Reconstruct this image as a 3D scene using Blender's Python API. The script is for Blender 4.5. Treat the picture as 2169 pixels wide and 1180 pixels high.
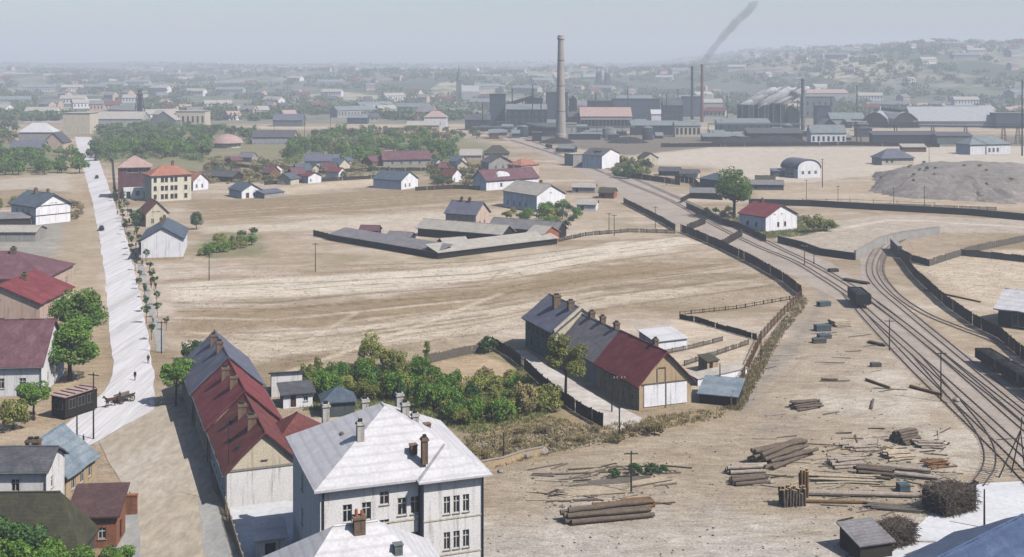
import bpy, math, random
import numpy as np
from mathutils import Vector, Matrix
from mathutils.bvhtree import BVHTree

for o in list(bpy.data.objects):
    bpy.data.objects.remove(o)
SC = bpy.context.scene
COL = SC.collection
R = math.radians
rnd = random.Random(11)

# ------------------------------------------------------------------ camera
H = 55.0                      # the view is from a tower, 55 m above the ground
FPX, CX, YH = 2500.0, 1084.5, 140.0
cam_d = bpy.data.cameras.new('camera')
cam = bpy.data.objects.new('camera', cam_d)
COL.objects.link(cam)
cam.location = (0, 0, H)
cam.rotation_euler = (R(90), 0, 0)
cam_d.sensor_width = 36
cam_d.lens = 36 * FPX / 2169
cam_d.shift_y = -(590 - YH) / 2169
cam_d.clip_start = 1
cam_d.clip_end = 30000
SC.camera = cam

# ------------------------------------------------------------------ sky, sun, exposure
SUN_EL, SUN_AZ = R(50), R(121)          # azimuth clockwise from +Y : from the right, a little from behind the camera
world = bpy.data.worlds.new('World')
SC.world = world
world.use_nodes = True
wt = world.node_tree
bg = wt.nodes['Background']
sky = wt.nodes.new('ShaderNodeTexSky')
sky.sky_type = 'NISHITA'
sky.sun_disc = False
sky.sun_elevation = SUN_EL
sky.sun_rotation = SUN_AZ
sky.altitude = 100
sky.air_density = 1.0
sky.dust_density = 1.2
sky.ozone_density = 1.6
wt.links.new(sky.outputs[0], bg.inputs[0])
bg.inputs[1].default_value = 0.09
sun_d = bpy.data.lights.new('sun', 'SUN')
sun = bpy.data.objects.new('sun', sun_d)
COL.objects.link(sun)
sun_dir = Vector((math.sin(SUN_AZ) * math.cos(SUN_EL), math.cos(SUN_AZ) * math.cos(SUN_EL), math.sin(SUN_EL)))
sun.rotation_euler = sun_dir.to_track_quat('Z', 'Y').to_euler()
sun.location = (200, -100, 300)
sun_d.energy = 5.0
sun_d.angle = R(0.5)
sun_d.color = (1.0, 0.95, 0.88)
SC.view_settings.view_transform = 'Standard'
SC.view_settings.look = 'None'
SC.view_settings.exposure = 0.46
SC.view_settings.gamma = 1
SC.view_settings.use_curve_mapping = False
SC.cycles.max_bounces = 4
SC.cycles.diffuse_bounces = 0
SC.cycles.volume_bounces = 0
SC.cycles.use_denoising = True

# ------------------------------------------------------------------ helpers
def G(px, py, z=0.0):
    """a spot on the ground (or z metres above it) from the survey of the photograph"""
    s = (H - z) / (py - YH)
    return Vector(((px - CX) * s, FPX * s, z))

def lin(hexs, k=0.70):
    v = []
    for i in (0, 2, 4):
        c = int(hexs[i:i + 2], 16) / 255
        v.append(min(1, k * (c / 12.92 if c <= 0.04045 else ((c + 0.055) / 1.055) ** 2.4)))
    return (v[0], v[1], v[2], 1)

def tag(o, label=None, cat=None, group=None, kind=None):
    if label: o['label'] = label
    if cat: o['category'] = cat
    if group: o['group'] = group
    if kind: o['kind'] = kind
    return o

def empty(name, loc, rz=0, label=None, cat=None, group=None):
    o = bpy.data.objects.new(name, None)
    o.empty_display_size = 0.5
    COL.objects.link(o)
    o.location = loc
    o.rotation_euler = (0, 0, rz)
    return tag(o, label, cat, group)

def place(name, mesh, parent=None, loc=(0, 0, 0), rot=(0, 0, 0), scale=None):
    o = bpy.data.objects.new(name, mesh)
    COL.objects.link(o)
    if parent is not None: o.parent = parent
    o.location = loc
    o.rotation_euler = rot
    if scale is not None: o.scale = scale
    return o

def copy_tree(o, parent=None):
    c = o.copy()
    COL.objects.link(c)
    c.parent = parent
    for ch in list(o.children):
        copy_tree(ch, c)
    return c

class MB:
    def __init__(s):
        s.v, s.f, s.m = [], [], []
    def add(s, vs, fs, mi=0, M=None):
        n = len(s.v)
        if M is not None:
            vs = [M @ Vector(v) for v in vs]
        s.v += [tuple(v) for v in vs]
        s.f += [tuple(n + i for i in f) for f in fs]
        s.m += [mi] * len(fs)
        return s
    def box(s, x0, x1, y0, y1, z0, z1, mi=0, M=None):
        vs = [(x0, y0, z0), (x1, y0, z0), (x1, y1, z0), (x0, y1, z0), (x0, y0, z1), (x1, y0, z1), (x1, y1, z1), (x0, y1, z1)]
        return s.add(vs, [(0, 3, 2, 1), (4, 5, 6, 7), (0, 1, 5, 4), (1, 2, 6, 5), (2, 3, 7, 6), (3, 0, 4, 7)], mi, M)
    def tube(s, p0, p1, r0, r1=None, n=8, mi=0, caps=True, capmi=None):
        p0, p1 = Vector(p0), Vector(p1)
        r1 = r0 if r1 is None else r1
        d = (p1 - p0).normalized()
        a = d.orthogonal().normalized()
        b = d.cross(a)
        vs = []
        for p, r in ((p0, r0), (p1, r1)):
            for i in range(n):
                t = 2 * math.pi * i / n
                vs.append(p + (a * math.cos(t) + b * math.sin(t)) * r)
        fs = [(i, (i + 1) % n, n + (i + 1) % n, n + i) for i in range(n)]
        s.add(vs, fs, mi)
        if caps:
            k = len(s.v) - 2 * n
            s.f += [tuple(k + n - 1 - i for i in range(n)), tuple(k + n + i for i in range(n))]
            s.m += [mi if capmi is None else capmi] * 2
        return s
    def path(s, pts, rs, n=8, mi=0):
        for i in range(len(pts) - 1):
            s.tube(pts[i], pts[i + 1], rs[i], rs[i + 1], n, mi)
        return s
    def lathe(s, prof, n=16, mi=0, c=(0, 0), M=None):
        vs, fs = [], []
        for (r, z) in prof:
            for i in range(n):
                t = 2 * math.pi * i / n
                vs.append((c[0] + r * math.cos(t), c[1] + r * math.sin(t), z))
        for k in range(len(prof) - 1):
            for i in range(n):
                j = (i + 1) % n
                fs.append((k * n + i, k * n + j, (k + 1) * n + j, (k + 1) * n + i))
        fs.append(tuple((len(prof) - 1) * n + i for i in range(n)))
        return s.add(vs, fs, mi, M)
    def poly_prism(s, poly, z0, z1, mi=0):
        n = len(poly)
        vs = [(p[0], p[1], z0) for p in poly] + [(p[0], p[1], z1) for p in poly]
        fs = [tuple(range(n - 1, -1, -1)), tuple(range(n, 2 * n))] + [(i, (i + 1) % n, n + (i + 1) % n, n + i) for i in range(n)]
        return s.add(vs, fs, mi)
    def prism_x(s, prof, x0, x1, mi=0, M=None):
        """profile in (y,z), extruded along x"""
        n = len(prof)
        vs = [(x0, p[0], p[1]) for p in prof] + [(x1, p[0], p[1]) for p in prof]
        fs = [tuple(range(n)), tuple(range(2 * n - 1, n - 1, -1))] + [(i, n + i, n + (i + 1) % n, (i + 1) % n) for i in range(n)]
        return s.add(vs, fs, mi, M)
    def mesh(s, name, mats, smooth=False):
        me = bpy.data.meshes.new(name)
        me.from_pydata(s.v, [], s.f)
        if not isinstance(mats, (list, tuple)): mats = [mats]
        for m in mats: me.materials.append(m)
        if len(mats) > 1: me.polygons.foreach_set('material_index', s.m)
        if smooth: me.polygons.foreach_set('use_smooth', [True] * len(s.f))
        me.update()
        return me
    def build(s, name, mats, parent=None, loc=(0, 0, 0), rot=(0, 0, 0), smooth=False):
        return place(name, s.mesh(name, mats, smooth), parent, loc, rot)

# ------------------------------------------------------------------ materials
class NT:
    def __init__(s, name):
        s.mat = bpy.data.materials.new(name)
        s.mat.use_nodes = True
        s.t = s.mat.node_tree
        s.b = s.t.nodes['Principled BSDF']
        s.b.inputs['Specular IOR Level'].default_value = 0.25
    def n(s, ty, **kw):
        nd = s.t.nodes.new(ty)
        for k, v in kw.items(): setattr(nd, k, v)
        return nd
    def l(s, a, b):
        s.t.links.new(a, b)
    def coord(s, which='Object', scale=(1, 1, 1), rot=(0, 0, 0)):
        tc = s.n('ShaderNodeTexCoord')
        mp = s.n('ShaderNodeMapping')
        mp.inputs['Scale'].default_value = scale
        mp.inputs['Rotation'].default_value = rot
        if which == 'World':
            g = s.n('ShaderNodeNewGeometry')
            s.l(g.outputs['Position'], mp.inputs['Vector'])
        else:
            s.l(tc.outputs[which], mp.inputs['Vector'])
        return mp.outputs[0]
    def noise(s, vec, scale, detail=4, rough=0.6, dist=0.0):
        nz = s.n('ShaderNodeTexNoise')
        nz.inputs['Scale'].default_value = scale
        nz.inputs['Detail'].default_value = detail
        nz.inputs['Roughness'].default_value = rough
        nz.inputs['Distortion'].default_value = dist
        s.l(vec, nz.inputs['Vector'])
        return nz.outputs['Fac']
    def ramp(s, fac, stops):
        r = s.n('ShaderNodeValToRGB')
        while len(r.color_ramp.elements) < len(stops): r.color_ramp.elements.new(0.5)
        for e, (p, c) in zip(r.color_ramp.elements, stops):
            e.position = p
            e.color = c
        s.l(fac, r.inputs[0])
        return r.outputs[0]
    def mix(s, fac, a, b, mode='MIX'):
        m = s.n('ShaderNodeMix', data_type='RGBA', blend_type=mode)
        for sock, v in ((0, fac), (6, a), (7, b)):
            if hasattr(v, 'is_linked'): s.l(v, m.inputs[sock])
            else: m.inputs[sock].default_value = v
        return m.outputs[2]
    def bump(s, h, strength=0.3, dist=0.05):
        b = s.n('ShaderNodeBump')
        b.inputs['Strength'].default_value = strength
        b.inputs['Distance'].default_value = dist
        s.l(h, b.inputs['Height'])
        s.l(b.outputs[0], s.b.inputs['Normal'])
    def done(s, col, rough=0.85):
        if hasattr(col, 'is_linked'): s.l(col, s.b.inputs['Base Color'])
        else: s.b.inputs['Base Color'].default_value = col
        s.b.inputs['Roughness'].default_value = rough
        return s.mat

MAT = {}
def dirty(name, a, b, scale=0.35, c=None, rough=0.85, streak=True, bump=0.15, which='Object'):
    """a weathered surface: two tones in patches, fine grain, stains running down"""
    t = NT(name)
    v = t.coord(which)
    f1 = t.noise(v, scale, 5, 0.65, 0.3)
    col = t.ramp(f1, [(0.32, a), (0.68, b)])
    if streak:
        vs = t.coord(which, (1.6, 1.6, 0.12))
        f2 = t.noise(vs, 1.1, 4, 0.7)
        dk = tuple(x * 0.62 for x in (c or a)[:3]) + (1,)
        k = t.ramp(f2, [(0.52, (0, 0, 0, 1)), (0.75, (0.75, 0.75, 0.75, 1))])
        col = t.mix(k, col, dk)
    f3 = t.noise(v, 5.0, 3, 0.7)
    col = t.mix(0.55, col, t.ramp(f3, [(0.3, (0.27, 0.27, 0.27, 1)), (0.7, (0.75, 0.75, 0.75, 1))]), 'OVERLAY')
    t.bump(f3, bump, 0.04)
    MAT[name] = t.done(col, rough)
    return MAT[name]

def roofmat(name, a, b, c, tile=2.6, rough=0.8, bs=0.4, amt=0.6):
    t = NT(name)
    v = t.coord('Object')
    f1 = t.noise(v, 0.45, 5, 0.7, 0.4)
    col = t.ramp(f1, [(0.3, a), (0.52, b), (0.72, c)])
    f2 = t.noise(t.coord('Object', (1, 1, 1)), 3.0, 3, 0.8)
    col = t.mix(amt, col, t.ramp(f2, [(0.3, (0.24, 0.24, 0.24, 1)), (0.72, (0.75, 0.75, 0.75, 1))]), 'OVERLAY')
    w = t.n('ShaderNodeTexWave', wave_type='BANDS', bands_direction='Z')
    w.inputs['Scale'].default_value = tile
    w.inputs['Distortion'].default_value = 1.2
    w.inputs['Detail'].default_value = 2
    t.l(v, w.inputs['Vector'])
    dk = tuple(x * 0.72 for x in a[:3]) + (1,)
    col = t.mix(t.ramp(w.outputs['Fac'], [(0.0, (0.38, 0.38, 0.38, 1)), (0.35, (0, 0, 0, 1))]), col, dk)
    t.bump(w.outputs['Fac'], bs, 0.05)
    MAT[name] = t.done(col, rough)
    return MAT[name]

def plain(name, col, rough=0.7, metal=0.0):
    t = NT(name)
    v = t.coord('Object')
    f = t.noise(v, 2.5, 4, 0.7)
    c2 = tuple(min(1, x * 1.35) for x in col[:3]) + (1,)
    c1 = tuple(x * 0.7 for x in col[:3]) + (1,)
    t.b.inputs['Metallic'].default_value = metal
    MAT[name] = t.done(t.ramp(f, [(0.3, c1), (0.7, c2)]), rough)
    return MAT[name]

def ground_material():
    t = NT('dry_ground')
    v = t.coord('World')
    macro = t.noise(v, 0.012, 6, 0.62, 0.6)
    col = t.ramp(macro, [(0.28, lin('ab9986')), (0.45, lin('bba995')), (0.58, lin('c9b9a7')), (0.75, lin('b8aa9a'))])
    vb = t.coord('World', (0.16, 1, 1), (0, 0, R(-7)))
    bands = t.noise(vb, 0.075, 5, 0.6, 0.8)                 # tilled strips running across the view
    col = t.mix(t.ramp(bands, [(0.36, (0.75, 0.75, 0.75, 1)), (0.5, (0, 0, 0, 1))]), col, lin('a68f76'))
    col = t.mix(t.ramp(bands, [(0.56, (0, 0, 0, 1)), (0.72, (0.8, 0.8, 0.8, 1))]), col, lin('d8ccbf'))
    vf = t.coord('World', (0.3, 1, 1), (0, 0, R(-10)))
    fine = t.noise(vf, 0.9, 5, 0.75, 0.5)
    col = t.mix(0.5, col, t.ramp(fine, [(0.3, (0.25, 0.25, 0.25, 1)), (0.7, (0.78, 0.78, 0.78, 1))]), 'OVERLAY')
    gr = t.noise(v, 0.05, 6, 0.72, 1.0)
    col = t.mix(t.ramp(gr, [(0.6, (0, 0, 0, 1)), (0.78, (0.6, 0.6, 0.6, 1))]), col, lin('8f855f'))
    # beyond the works the plain turns to gardens and woods
    sep = t.n('ShaderNodeSeparateXYZ')
    g = t.n('ShaderNodeNewGeometry')
    t.l(g.outputs['Position'], sep.inputs[0])
    mr = t.n('ShaderNodeMapRange')
    mr.inputs[1].default_value = 900
    mr.inputs[2].default_value = 1250
    t.l(sep.outputs[1], mr.inputs[0])
    vo = t.n('ShaderNodeTexVoronoi')
    vo.inputs['Scale'].default_value = 0.006
    t.l(t.coord('World', (1, 0.55, 1), (0, 0, R(14))), vo.inputs['Vector'])
    sp = t.n('ShaderNodeSeparateColor')
    t.l(vo.outputs['Color'], sp.inputs[0])
    far = t.ramp(sp.outputs[0], [(0.0, lin('4d5748')), (0.3, lin('6a7160')), (0.5, lin('a59d8b')), (0.7, lin('5f6856')), (0.88, lin('b3aa93'))])
    fn = t.noise(v, 0.02, 5, 0.7)
    far = t.mix(t.ramp(fn, [(0.45, (0, 0, 0, 1)), (0.6, (0.9, 0.9, 0.9, 1))]), far, lin('46543a'))
    col = t.mix(mr.outputs[0], col, far)
    t.bump(fine, 0.5, 0.25)
    MAT['ground'] = t.done(col, 0.95)
ground_material()

def cover_material():
    t = NT('land_cover')
    at = t.n('ShaderNodeAttribute', attribute_name='Cover')
    col = at.outputs['Color']
    v = t.coord('World')
    vf = t.coord('World', (0.35, 1, 1), (0, 0, R(-9)))
    fine = t.noise(vf, 0.8, 6, 0.78, 0.6)
    col = t.mix(0.55, col, t.ramp(fine, [(0.3, (0.22, 0.22, 0.22, 1)), (0.7, (0.8, 0.8, 0.8, 1))]), 'OVERLAY')
    mid = t.noise(v, 0.16, 5, 0.7, 0.8)
    col = t.mix(0.4, col, t.ramp(mid, [(0.3, (0.3, 0.29, 0.28, 1)), (0.7, (0.72, 0.72, 0.74, 1))]), 'OVERLAY')
    grit = t.noise(v, 2.6, 4, 0.8)
    col = t.mix(0.6, col, t.ramp(grit, [(0.32, (0.22, 0.21, 0.2, 1)), (0.68, (0.78, 0.78, 0.78, 1))]), 'OVERLAY')
    sp = t.noise(v, 1.1, 4, 0.7)
    col = t.mix(t.ramp(sp, [(0.6, (0, 0, 0, 1)), (0.7, (0.6, 0.6, 0.6, 1))]), col, lin('6b6048'))
    t.bump(t.mix(0.5, fine, grit), 0.9, 0.3)
    MAT['cover'] = t.done(col, 0.95)
cover_material()

def sheet_material(name, a, b, c, s1=0.08, s2=1.2, stretch=(1, 1, 1), rz=0.0, amt=0.4):
    t = NT(name)
    v = t.coord('World', stretch, (0, 0, rz))
    f1 = t.noise(v, s1, 6, 0.68, 0.6)
    col = t.ramp(f1, [(0.3, a), (0.5, b), (0.7, c)])
    f2 = t.noise(v, s2, 4, 0.75, 0.3)
    col = t.mix(amt, col, t.ramp(f2, [(0.3, (0.25, 0.25, 0.25, 1)), (0.7, (0.78, 0.78, 0.78, 1))]), 'OVERLAY')
    t.bump(f2, 0.3, 0.1)
    MAT[name] = t.done(col, 0.92)
sheet_material('road', lin('b9b5b3'), lin('cfccce'), lin('d8d6d9'), 0.16, 1.2, (1.4, 0.05, 1), R(-19.5), 0.4)
sheet_material('lane', lin('a29685'), lin('afa494'), lin('bcb3a8'), 0.09, 0.9, (1, 0.35, 1), R(-19), 0.5)
sheet_material('verge', lin('a18e74'), lin('b29f85'), lin('bfae97'), 0.07, 0.8, (1, 0.3, 1), R(-19), 0.5)
sheet_material('pavement', lin('8f9090'), lin('a09f9c'), lin('aba89f'), 0.2, 1.2, (1, 0.4, 1), R(-19), 0.35)
sheet_material('yard', lin('b1a79d'), lin('c2bab3'), lin('d4cfcc'), 0.06, 0.7, (0.7, 1, 1), 0, 0.5)
sheet_material('worn_yard', lin('a59380'), lin('b5a491'), lin('c4b6a6'), 0.04, 0.6, (0.5, 1, 1), 0, 0.55)
sheet_material('field_pale', lin('c4b4a1'), lin('d2c5b5'), lin('c9baa6'), 0.05, 0.8, (0.2, 1, 1), R(-7), 0.4)
sheet_material('field_tan', lin('a08c72'), lin('b29e85'), lin('bcaa92'), 0.05, 0.8, (0.16, 1, 1), R(-9), 0.5)
sheet_material('ash', lin('6f6a67'), lin('857e79'), lin('978e87'), 0.09, 0.5, (1, 1, 1), 0, 0.7)
sheet_material('ballast', lin('94887e'), lin('a69a8f'), lin('b3a79d'), 0.1, 1.4, (1, 1, 1), 0, 0.5)
sheet_material('grassy', lin('6f7a4a'), lin('8f8c5f'), lin('a4986f'), 0.12, 1.2, (1, 1, 1), 0, 0.6)
sheet_material('concrete_pale', lin('c3c4c9'), lin('d2d3d7'), lin('dcdce0'), 0.1, 1.1, (1, 1, 1), 0, 0.25)

dirty('white_plaster', lin('d9d6d6', .85), lin('e6e3e2', .85), 0.3, lin('b5b0aa'))
dirty('white_wash', lin('dcdbe0', .88), lin('eceaec', .88), 0.3, lin('b9b4b4'))
dirty('cream_plaster', lin('d3c6ae'), lin('e0d5bf'), 0.3, lin('a99878'))
dirty('pink_plaster', lin('cbae9c'), lin('d9c2b2'), 0.35, lin('9c7c68'))
dirty('grey_plaster', lin('9e9a96'), lin('b4b0ac'), 0.3, lin('77726c'))
dirty('dark_plaster', lin('4c5355'), lin('636a6b'), 0.3, lin('33383a'))
dirty('blue_timber', lin('3f5561'), lin('556c78'), 0.4, lin('26343c'))
dirty('tan_plaster', lin('b99f7c'), lin('c8b293'), 0.4, lin('8a7150'))
dirty('yellow_plaster', lin('d0c8b4', .85), lin('dcd5c4', .85), 0.3, lin('a59468'))
dirty('brick', lin('8a5a44'), lin('a06c52'), 1.2, lin('5a3c30'))
dirty('chimney_brick', lin('6f5a4c'), lin('8a7464'), 2.2, lin('3f332c'))
dirty('chimney_white', lin('b9b4ae'), lin('d2cec8'), 2.2, lin('6c6258'))
dirty('stack_concrete', lin('a79d93'), lin('b9b0a6'), 0.12, lin('7a716a'))
dirty('works_dark', lin('1f2b31'), lin('2e3b42'), 0.08, lin('242f34'))
dirty('works_blue', lin('324555'), lin('46596a'), 0.08, lin('2f3f4b'))
dirty('works_grey', lin('666f6f'), lin('7e8685'), 0.08, lin('555d5d'))
dirty('works_pale', lin('a9aaa8'), lin('c0c0bd'), 0.08, lin('7d7d7a'))
dirty('works_rust', lin('6d4a38'), lin('85604a'), 0.15, lin('402c22'))
dirty('soot', lin('1f2624'), lin('2d3532'), 0.2, lin('141a18'))
roofmat('roof_red', lin('6c3036'), lin('803c41'), lin('935255'))
roofmat('roof_brownred', lin('613433'), lin('743f3d'), lin('885450'))
roofmat('roof_purple', lin('604148'), lin('704e56'), lin('84666c'))
roofmat('roof_orange', lin('9c6250'), lin('ac7562'), lin('b98c7d'))
roofmat('roof_grey', lin('6e6d70'), lin('838084'), lin('949195'))
roofmat('roof_dark', lin('45464c'), lin('57585e'), lin('6b6b70'))
roofmat('roof_blue', lin('44525f'), lin('566472'), lin('6b7682'))
roofmat('roof_slate', lin('565a6b'), lin('686b7c'), lin('7b7c8a'))
roofmat('roof_pale', lin('a09a92'), lin('b3ada4'), lin('c2bbb1'))
roofmat('roof_pink', lin('a58a84'), lin('b79c95'), lin('c4aea6'))
roofmat('roof_white', lin('c2c0c4'), lin('cfcdd1'), lin('d8d6d9'), 0.5, 0.6, 0.12, 0.3)
roofmat('roof_mossy', lin('3c3b33'), lin('4b4a3a'), lin('5c5941'))
roofmat('roof_metal', lin('6f7d88'), lin('86929b'), lin('98a2a9'), 0.4, 0.5)
roofmat('roof_works', lin('687279'), lin('80898c'), lin('949a99'), 0.4)
roofmat('roof_deepblue', lin('3d4f70'), lin('48597a'), lin('556788'), 0.4, 0.5)
plain('timber_dark', lin('3a332d'), 0.9)
plain('timber_black', lin('24221f'), 0.9)
plain('timber_grey', lin('6d665d'), 0.9)
plain('timber_pale', lin('b3a48e'), 0.9)
plain('timber_brown', lin('7a5c3e'), 0.9)
plain('trunk', lin('4a3d31'), 0.95)
plain('bark', lin('6b5f54'), 0.95)
plain('bark_pale', lin('a3968a'), 0.95)
plain('cut_wood', lin('b79a72'), 0.9)
plain('iron', lin('30343a'), 0.6, 0.3)
plain('rail_steel', lin('6f645c'), 0.45, 0.6)
plain('sleeper', lin('a4968a'), 0.95)
plain('glass', lin('1f252c'), 0.15)
plain('frame_white', lin('d8d6d2'), 0.6)
plain('frame_brown', lin('5a4334'), 0.7)
plain('frame_green', lin('3e5a4d'), 0.7)
plain('stone', lin('9b948b'), 0.95)
plain('coal', lin('26262a'), 0.9)
plain('clay', lin('a5603f'), 0.9)
plain('cloth_dark', lin('2f2d30'), 0.95)
plain('cloth_brown', lin('574538'), 0.95)
plain('cloth_white', lin('c7c2ba'), 0.95)
plain('cloth_blue', lin('3d475a'), 0.95)
plain('skin', lin('b58a70'), 0.7)
plain('horse_coat', lin('4a3426'), 0.8)
plain('car_black', lin('2a2a30'), 0.35)
plain('rubber', lin('1c1c1c'), 0.9)

def foliage(name, a, b, c):
    t = NT(name)
    v = t.coord('Object')
    f = t.noise(v, 0.55, 4, 0.7, 0.4)
    oi = t.n('ShaderNodeObjectInfo')
    col = t.ramp(f, [(0.3, a), (0.5, b), (0.72, c)])
    hs = t.n('ShaderNodeHueSaturation')
    mr = t.n('ShaderNodeMapRange')
    mr.inputs[3].default_value = 0.75
    mr.inputs[4].default_value = 1.25
    t.l(oi.outputs['Random'], mr.inputs[0])
    t.l(mr.outputs[0], hs.inputs['Value'])
    t.l(col, hs.inputs['Color'])
    t.done(hs.outputs[0], 0.8)
    tr = t.n('ShaderNodeBsdfTranslucent')
    t.l(hs.outputs[0], tr.inputs[0])
    mx = t.n('ShaderNodeMixShader')
    mx.inputs[0].default_value = 0.3
    t.l(t.b.outputs[0], mx.inputs[1])
    t.l(tr.outputs[0], mx.inputs[2])
    t.l(mx.outputs[0], t.t.nodes['Material Output'].inputs[0])
    MAT[name] = t.mat
KL = 0.78
foliage('leaf_green', lin('476a28', KL), lin('6a923a', KL), lin('98b452', KL))
foliage('leaf_dark', lin('2f4d28', KL), lin('466838', KL), lin('5f8046', KL))
foliage('leaf_olive', lin('747c3e', KL), lin('959a4e', KL), lin('b3b062', KL))
foliage('leaf_dry', lin('857a50', KL), lin('9d8f62', KL), lin('b3a478', KL))
foliage('leaf_haze', lin('4a6236', KL), lin('647c46', KL), lin('829458', KL))
foliage('grass_dry', lin('8f8259'), lin('a59669'), lin('b8a880'))
foliage('grass_green', lin('6a7c3a', KL), lin('839050', KL), lin('9ba262', KL))
# ------------------------------------------------------------------ ground, hills
def S(t):
    t = max(0.0, min(1.0, t))
    return t * t * (3 - 2 * t)
def terr(x, y):
    if y < 1150: return 0.0
    u = (y - 1150)
    n = math.sin(x * 0.0031 + 1.3) * math.cos(y * 0.0023) + 0.6 * math.sin(x * 0.0083 + y * 0.004) + 0.35 * math.sin(x * 0.021 - y * 0.009)
    h = 40 * S((y - 1400) / 1700) + 7 * n * S(u / 900)
    h += 64 * S((x - 0.10 * y) / 620) * S((y - 1500) / 1000)
    h += 14 * S((x - 0.27 * y) / 300) * S((y - 1800) / 900)
    h += 26 * S((y - 3600) / 1800)
    return h
def build_ground():
    ys = [-150, 60, 400, 800, 1150] + [1150 + 60 * i for i in range(1, 100)]
    xs = [-5200 + 80 * i for i in range(131)]
    vs = [(x, y, terr(x, y) - .4) for y in ys for x in xs]
    n = len(xs)
    fs = [(j * n + i, j * n + i + 1, (j + 1) * n + i + 1, (j + 1) * n + i) for j in range(len(ys) - 1) for i in range(n - 1)]
    m = MB()
    m.add(vs, fs)
    tag(m.build('ground', MAT['ground'], smooth=True), kind='structure')
build_ground()


# ---- the near ground: one finely divided sheet, its soil, stubble and dust as colour of the land itself
def vnoise(x, y, seed):
    r = np.random.RandomState(seed)
    T = r.rand(256, 256)
    xi, yi = np.floor(x).astype(int), np.floor(y).astype(int)
    fx, fy = x - xi, y - yi
    fx, fy = fx * fx * (3 - 2 * fx), fy * fy * (3 - 2 * fy)
    g = lambda a, b: T[a % 256, b % 256]
    return (g(xi, yi) * (1 - fx) + g(xi + 1, yi) * fx) * (1 - fy) + (g(xi, yi + 1) * (1 - fx) + g(xi + 1, yi + 1) * fx) * fy
def fnoise(x, y, s, seed, o=4):
    t, a, n = 0, 1, 0
    for k in range(o):
        t = t + a * vnoise(x * s * 2 ** k + 17 * k, y * s * 2 ** k, seed + k)
        n += a
        a *= 0.55
    return t / n - 0.5
def near_ground():
    pxs = np.arange(-360, 2540, 4.0)
    pys = np.concatenate([np.arange(1300, 620, -2.5), np.arange(620, 262, -1.25)])
    PX, PY = np.meshgrid(pxs, pys)
    sc = H / (PY - YH)
    X, Y = (PX - CX) * sc, FPX * sc
    c = np.zeros(X.shape + (3,))
    def rgb(h): return np.array(lin(h)[:3]) * np.array([1.0, .985, .93])
    n1, n2, n3 = fnoise(X, Y, .011, 3), fnoise(X, Y, .05, 9), fnoise(X * .25 + Y * .03, Y, .06, 21, 5)
    edge = fnoise(X, Y, .12, 33, 5)
    def put(mask, col):
        m = np.clip(mask, 0, 1)[..., None]
        c[:] = c * (1 - m) + rgb(col) * m
    sm = lambda t: np.clip(t, 0, 1) ** 2 * (3 - 2 * np.clip(t, 0, 1))
    put(np.ones_like(X), 'a89886')
    put(sm((n1 + .02) / .25), 'b7a998')
    put(sm((-n1 - .08) / .2), '98876f')
    put(.75 * sm((n3 - .04) / .16), 'c6bab0')
    put(.7 * sm((-n3 - .05) / .15), '8f7e66')
    put(.45 * sm((n2 - .12) / .15), '877e5a')
    def seg(ax, ay, bx, by):
        dx, dy = bx - ax, by - ay
        t = np.clip(((X - ax) * dx + (Y - ay) * dy) / (dx * dx + dy * dy + 1e-9), 0, 1)
        return np.hypot(X - ax - t * dx, Y - ay - t * dy)
    def poly(pts, col, op=1.0, feather=2.0, rag=5.0):
        P = [G(*p) for p in pts]
        d = np.full(X.shape, 1e9)
        ins = np.zeros(X.shape, bool)
        for i, a in enumerate(P):
            b = P[(i + 1) % len(P)]
            d = np.minimum(d, seg(a.x, a.y, b.x, b.y))
            if a.y != b.y:
                ins ^= ((a.y > Y) != (b.y > Y)) & (X < (b.x - a.x) * (Y - a.y) / (b.y - a.y) + a.x)
        sd = np.where(ins, d, -d) + edge * rag * 2
        put(op * sm(sd / feather * .5 + .5), col)
    def line(pts, w, col, op=.8, rag=1.0):
        P = [G(*p) for p in pts]
        d = np.full(X.shape, 1e9)
        for a, b in zip(P, P[1:]): d = np.minimum(d, seg(a.x, a.y, b.x, b.y))
        put(op * sm(1.2 - (d + edge * rag) / w), col)
    # tilled strips across the middle
    poly([(356, 602), (560, 590), (700, 583), (1040, 562), (1290, 515), (1440, 500), (1490, 515), (1290, 548), (1100, 585), (700, 622), (362, 634)], 'd0c6ba', 1.0, 2, 2)
    poly([(368, 655), (720, 640), (1060, 600), (1350, 555), (1560, 560), (1340, 590), (1090, 628), (700, 690), (378, 706)], '968369', .85, 3, 4)
    poly([(372, 722), (620, 712), (1040, 650), (1340, 612), (1640, 600), (1300, 650), (1030, 700), (700, 742), (540, 764), (392, 752)], 'c8bcae', .75, 4, 5)
    poly([(400, 432), (560, 418), (820, 402), (1060, 398), (1066, 425), (800, 442), (560, 462), (420, 470)], '927f66', .85, 3, 4)
    poly([(420, 478), (600, 474), (720, 462), (950, 448), (960, 462), (700, 486), (440, 494)], 'c6bbae', .85, 4, 4)
    poly([(560, 404), (700, 385), (820, 378), (830, 392), (700, 400), (560, 415)], 'cbbba6', .8, 6, 6)
    # furrows and field balks
    top = [(352, 578), (560, 566), (700, 560), (1000, 552), (1250, 520), (1440, 500)]
    bot = [(400, 756), (600, 772), (760, 752), (1040, 706), (1280, 655), (1640, 606)]
    for i in range(26):
        t = (i + rnd.uniform(.1, .9)) / 26
        pl = [(a[0] + (b[0] - a[0]) * t, a[1] + (b[1] - a[1]) * t + rnd.uniform(-3, 3)) for a, b in zip(top, bot)]
        k = rnd.randrange(0, 3)
        pl = pl[k:k + rnd.randrange(3, 7)]
        if len(pl) > 1: line(pl, rnd.uniform(.4, 1.5), rnd.choice(['7f6f56', '73634c', 'd3c8bc', '8a7f56', 'c9bdae', '847660']), rnd.uniform(.45, .8), 1.3)
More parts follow.
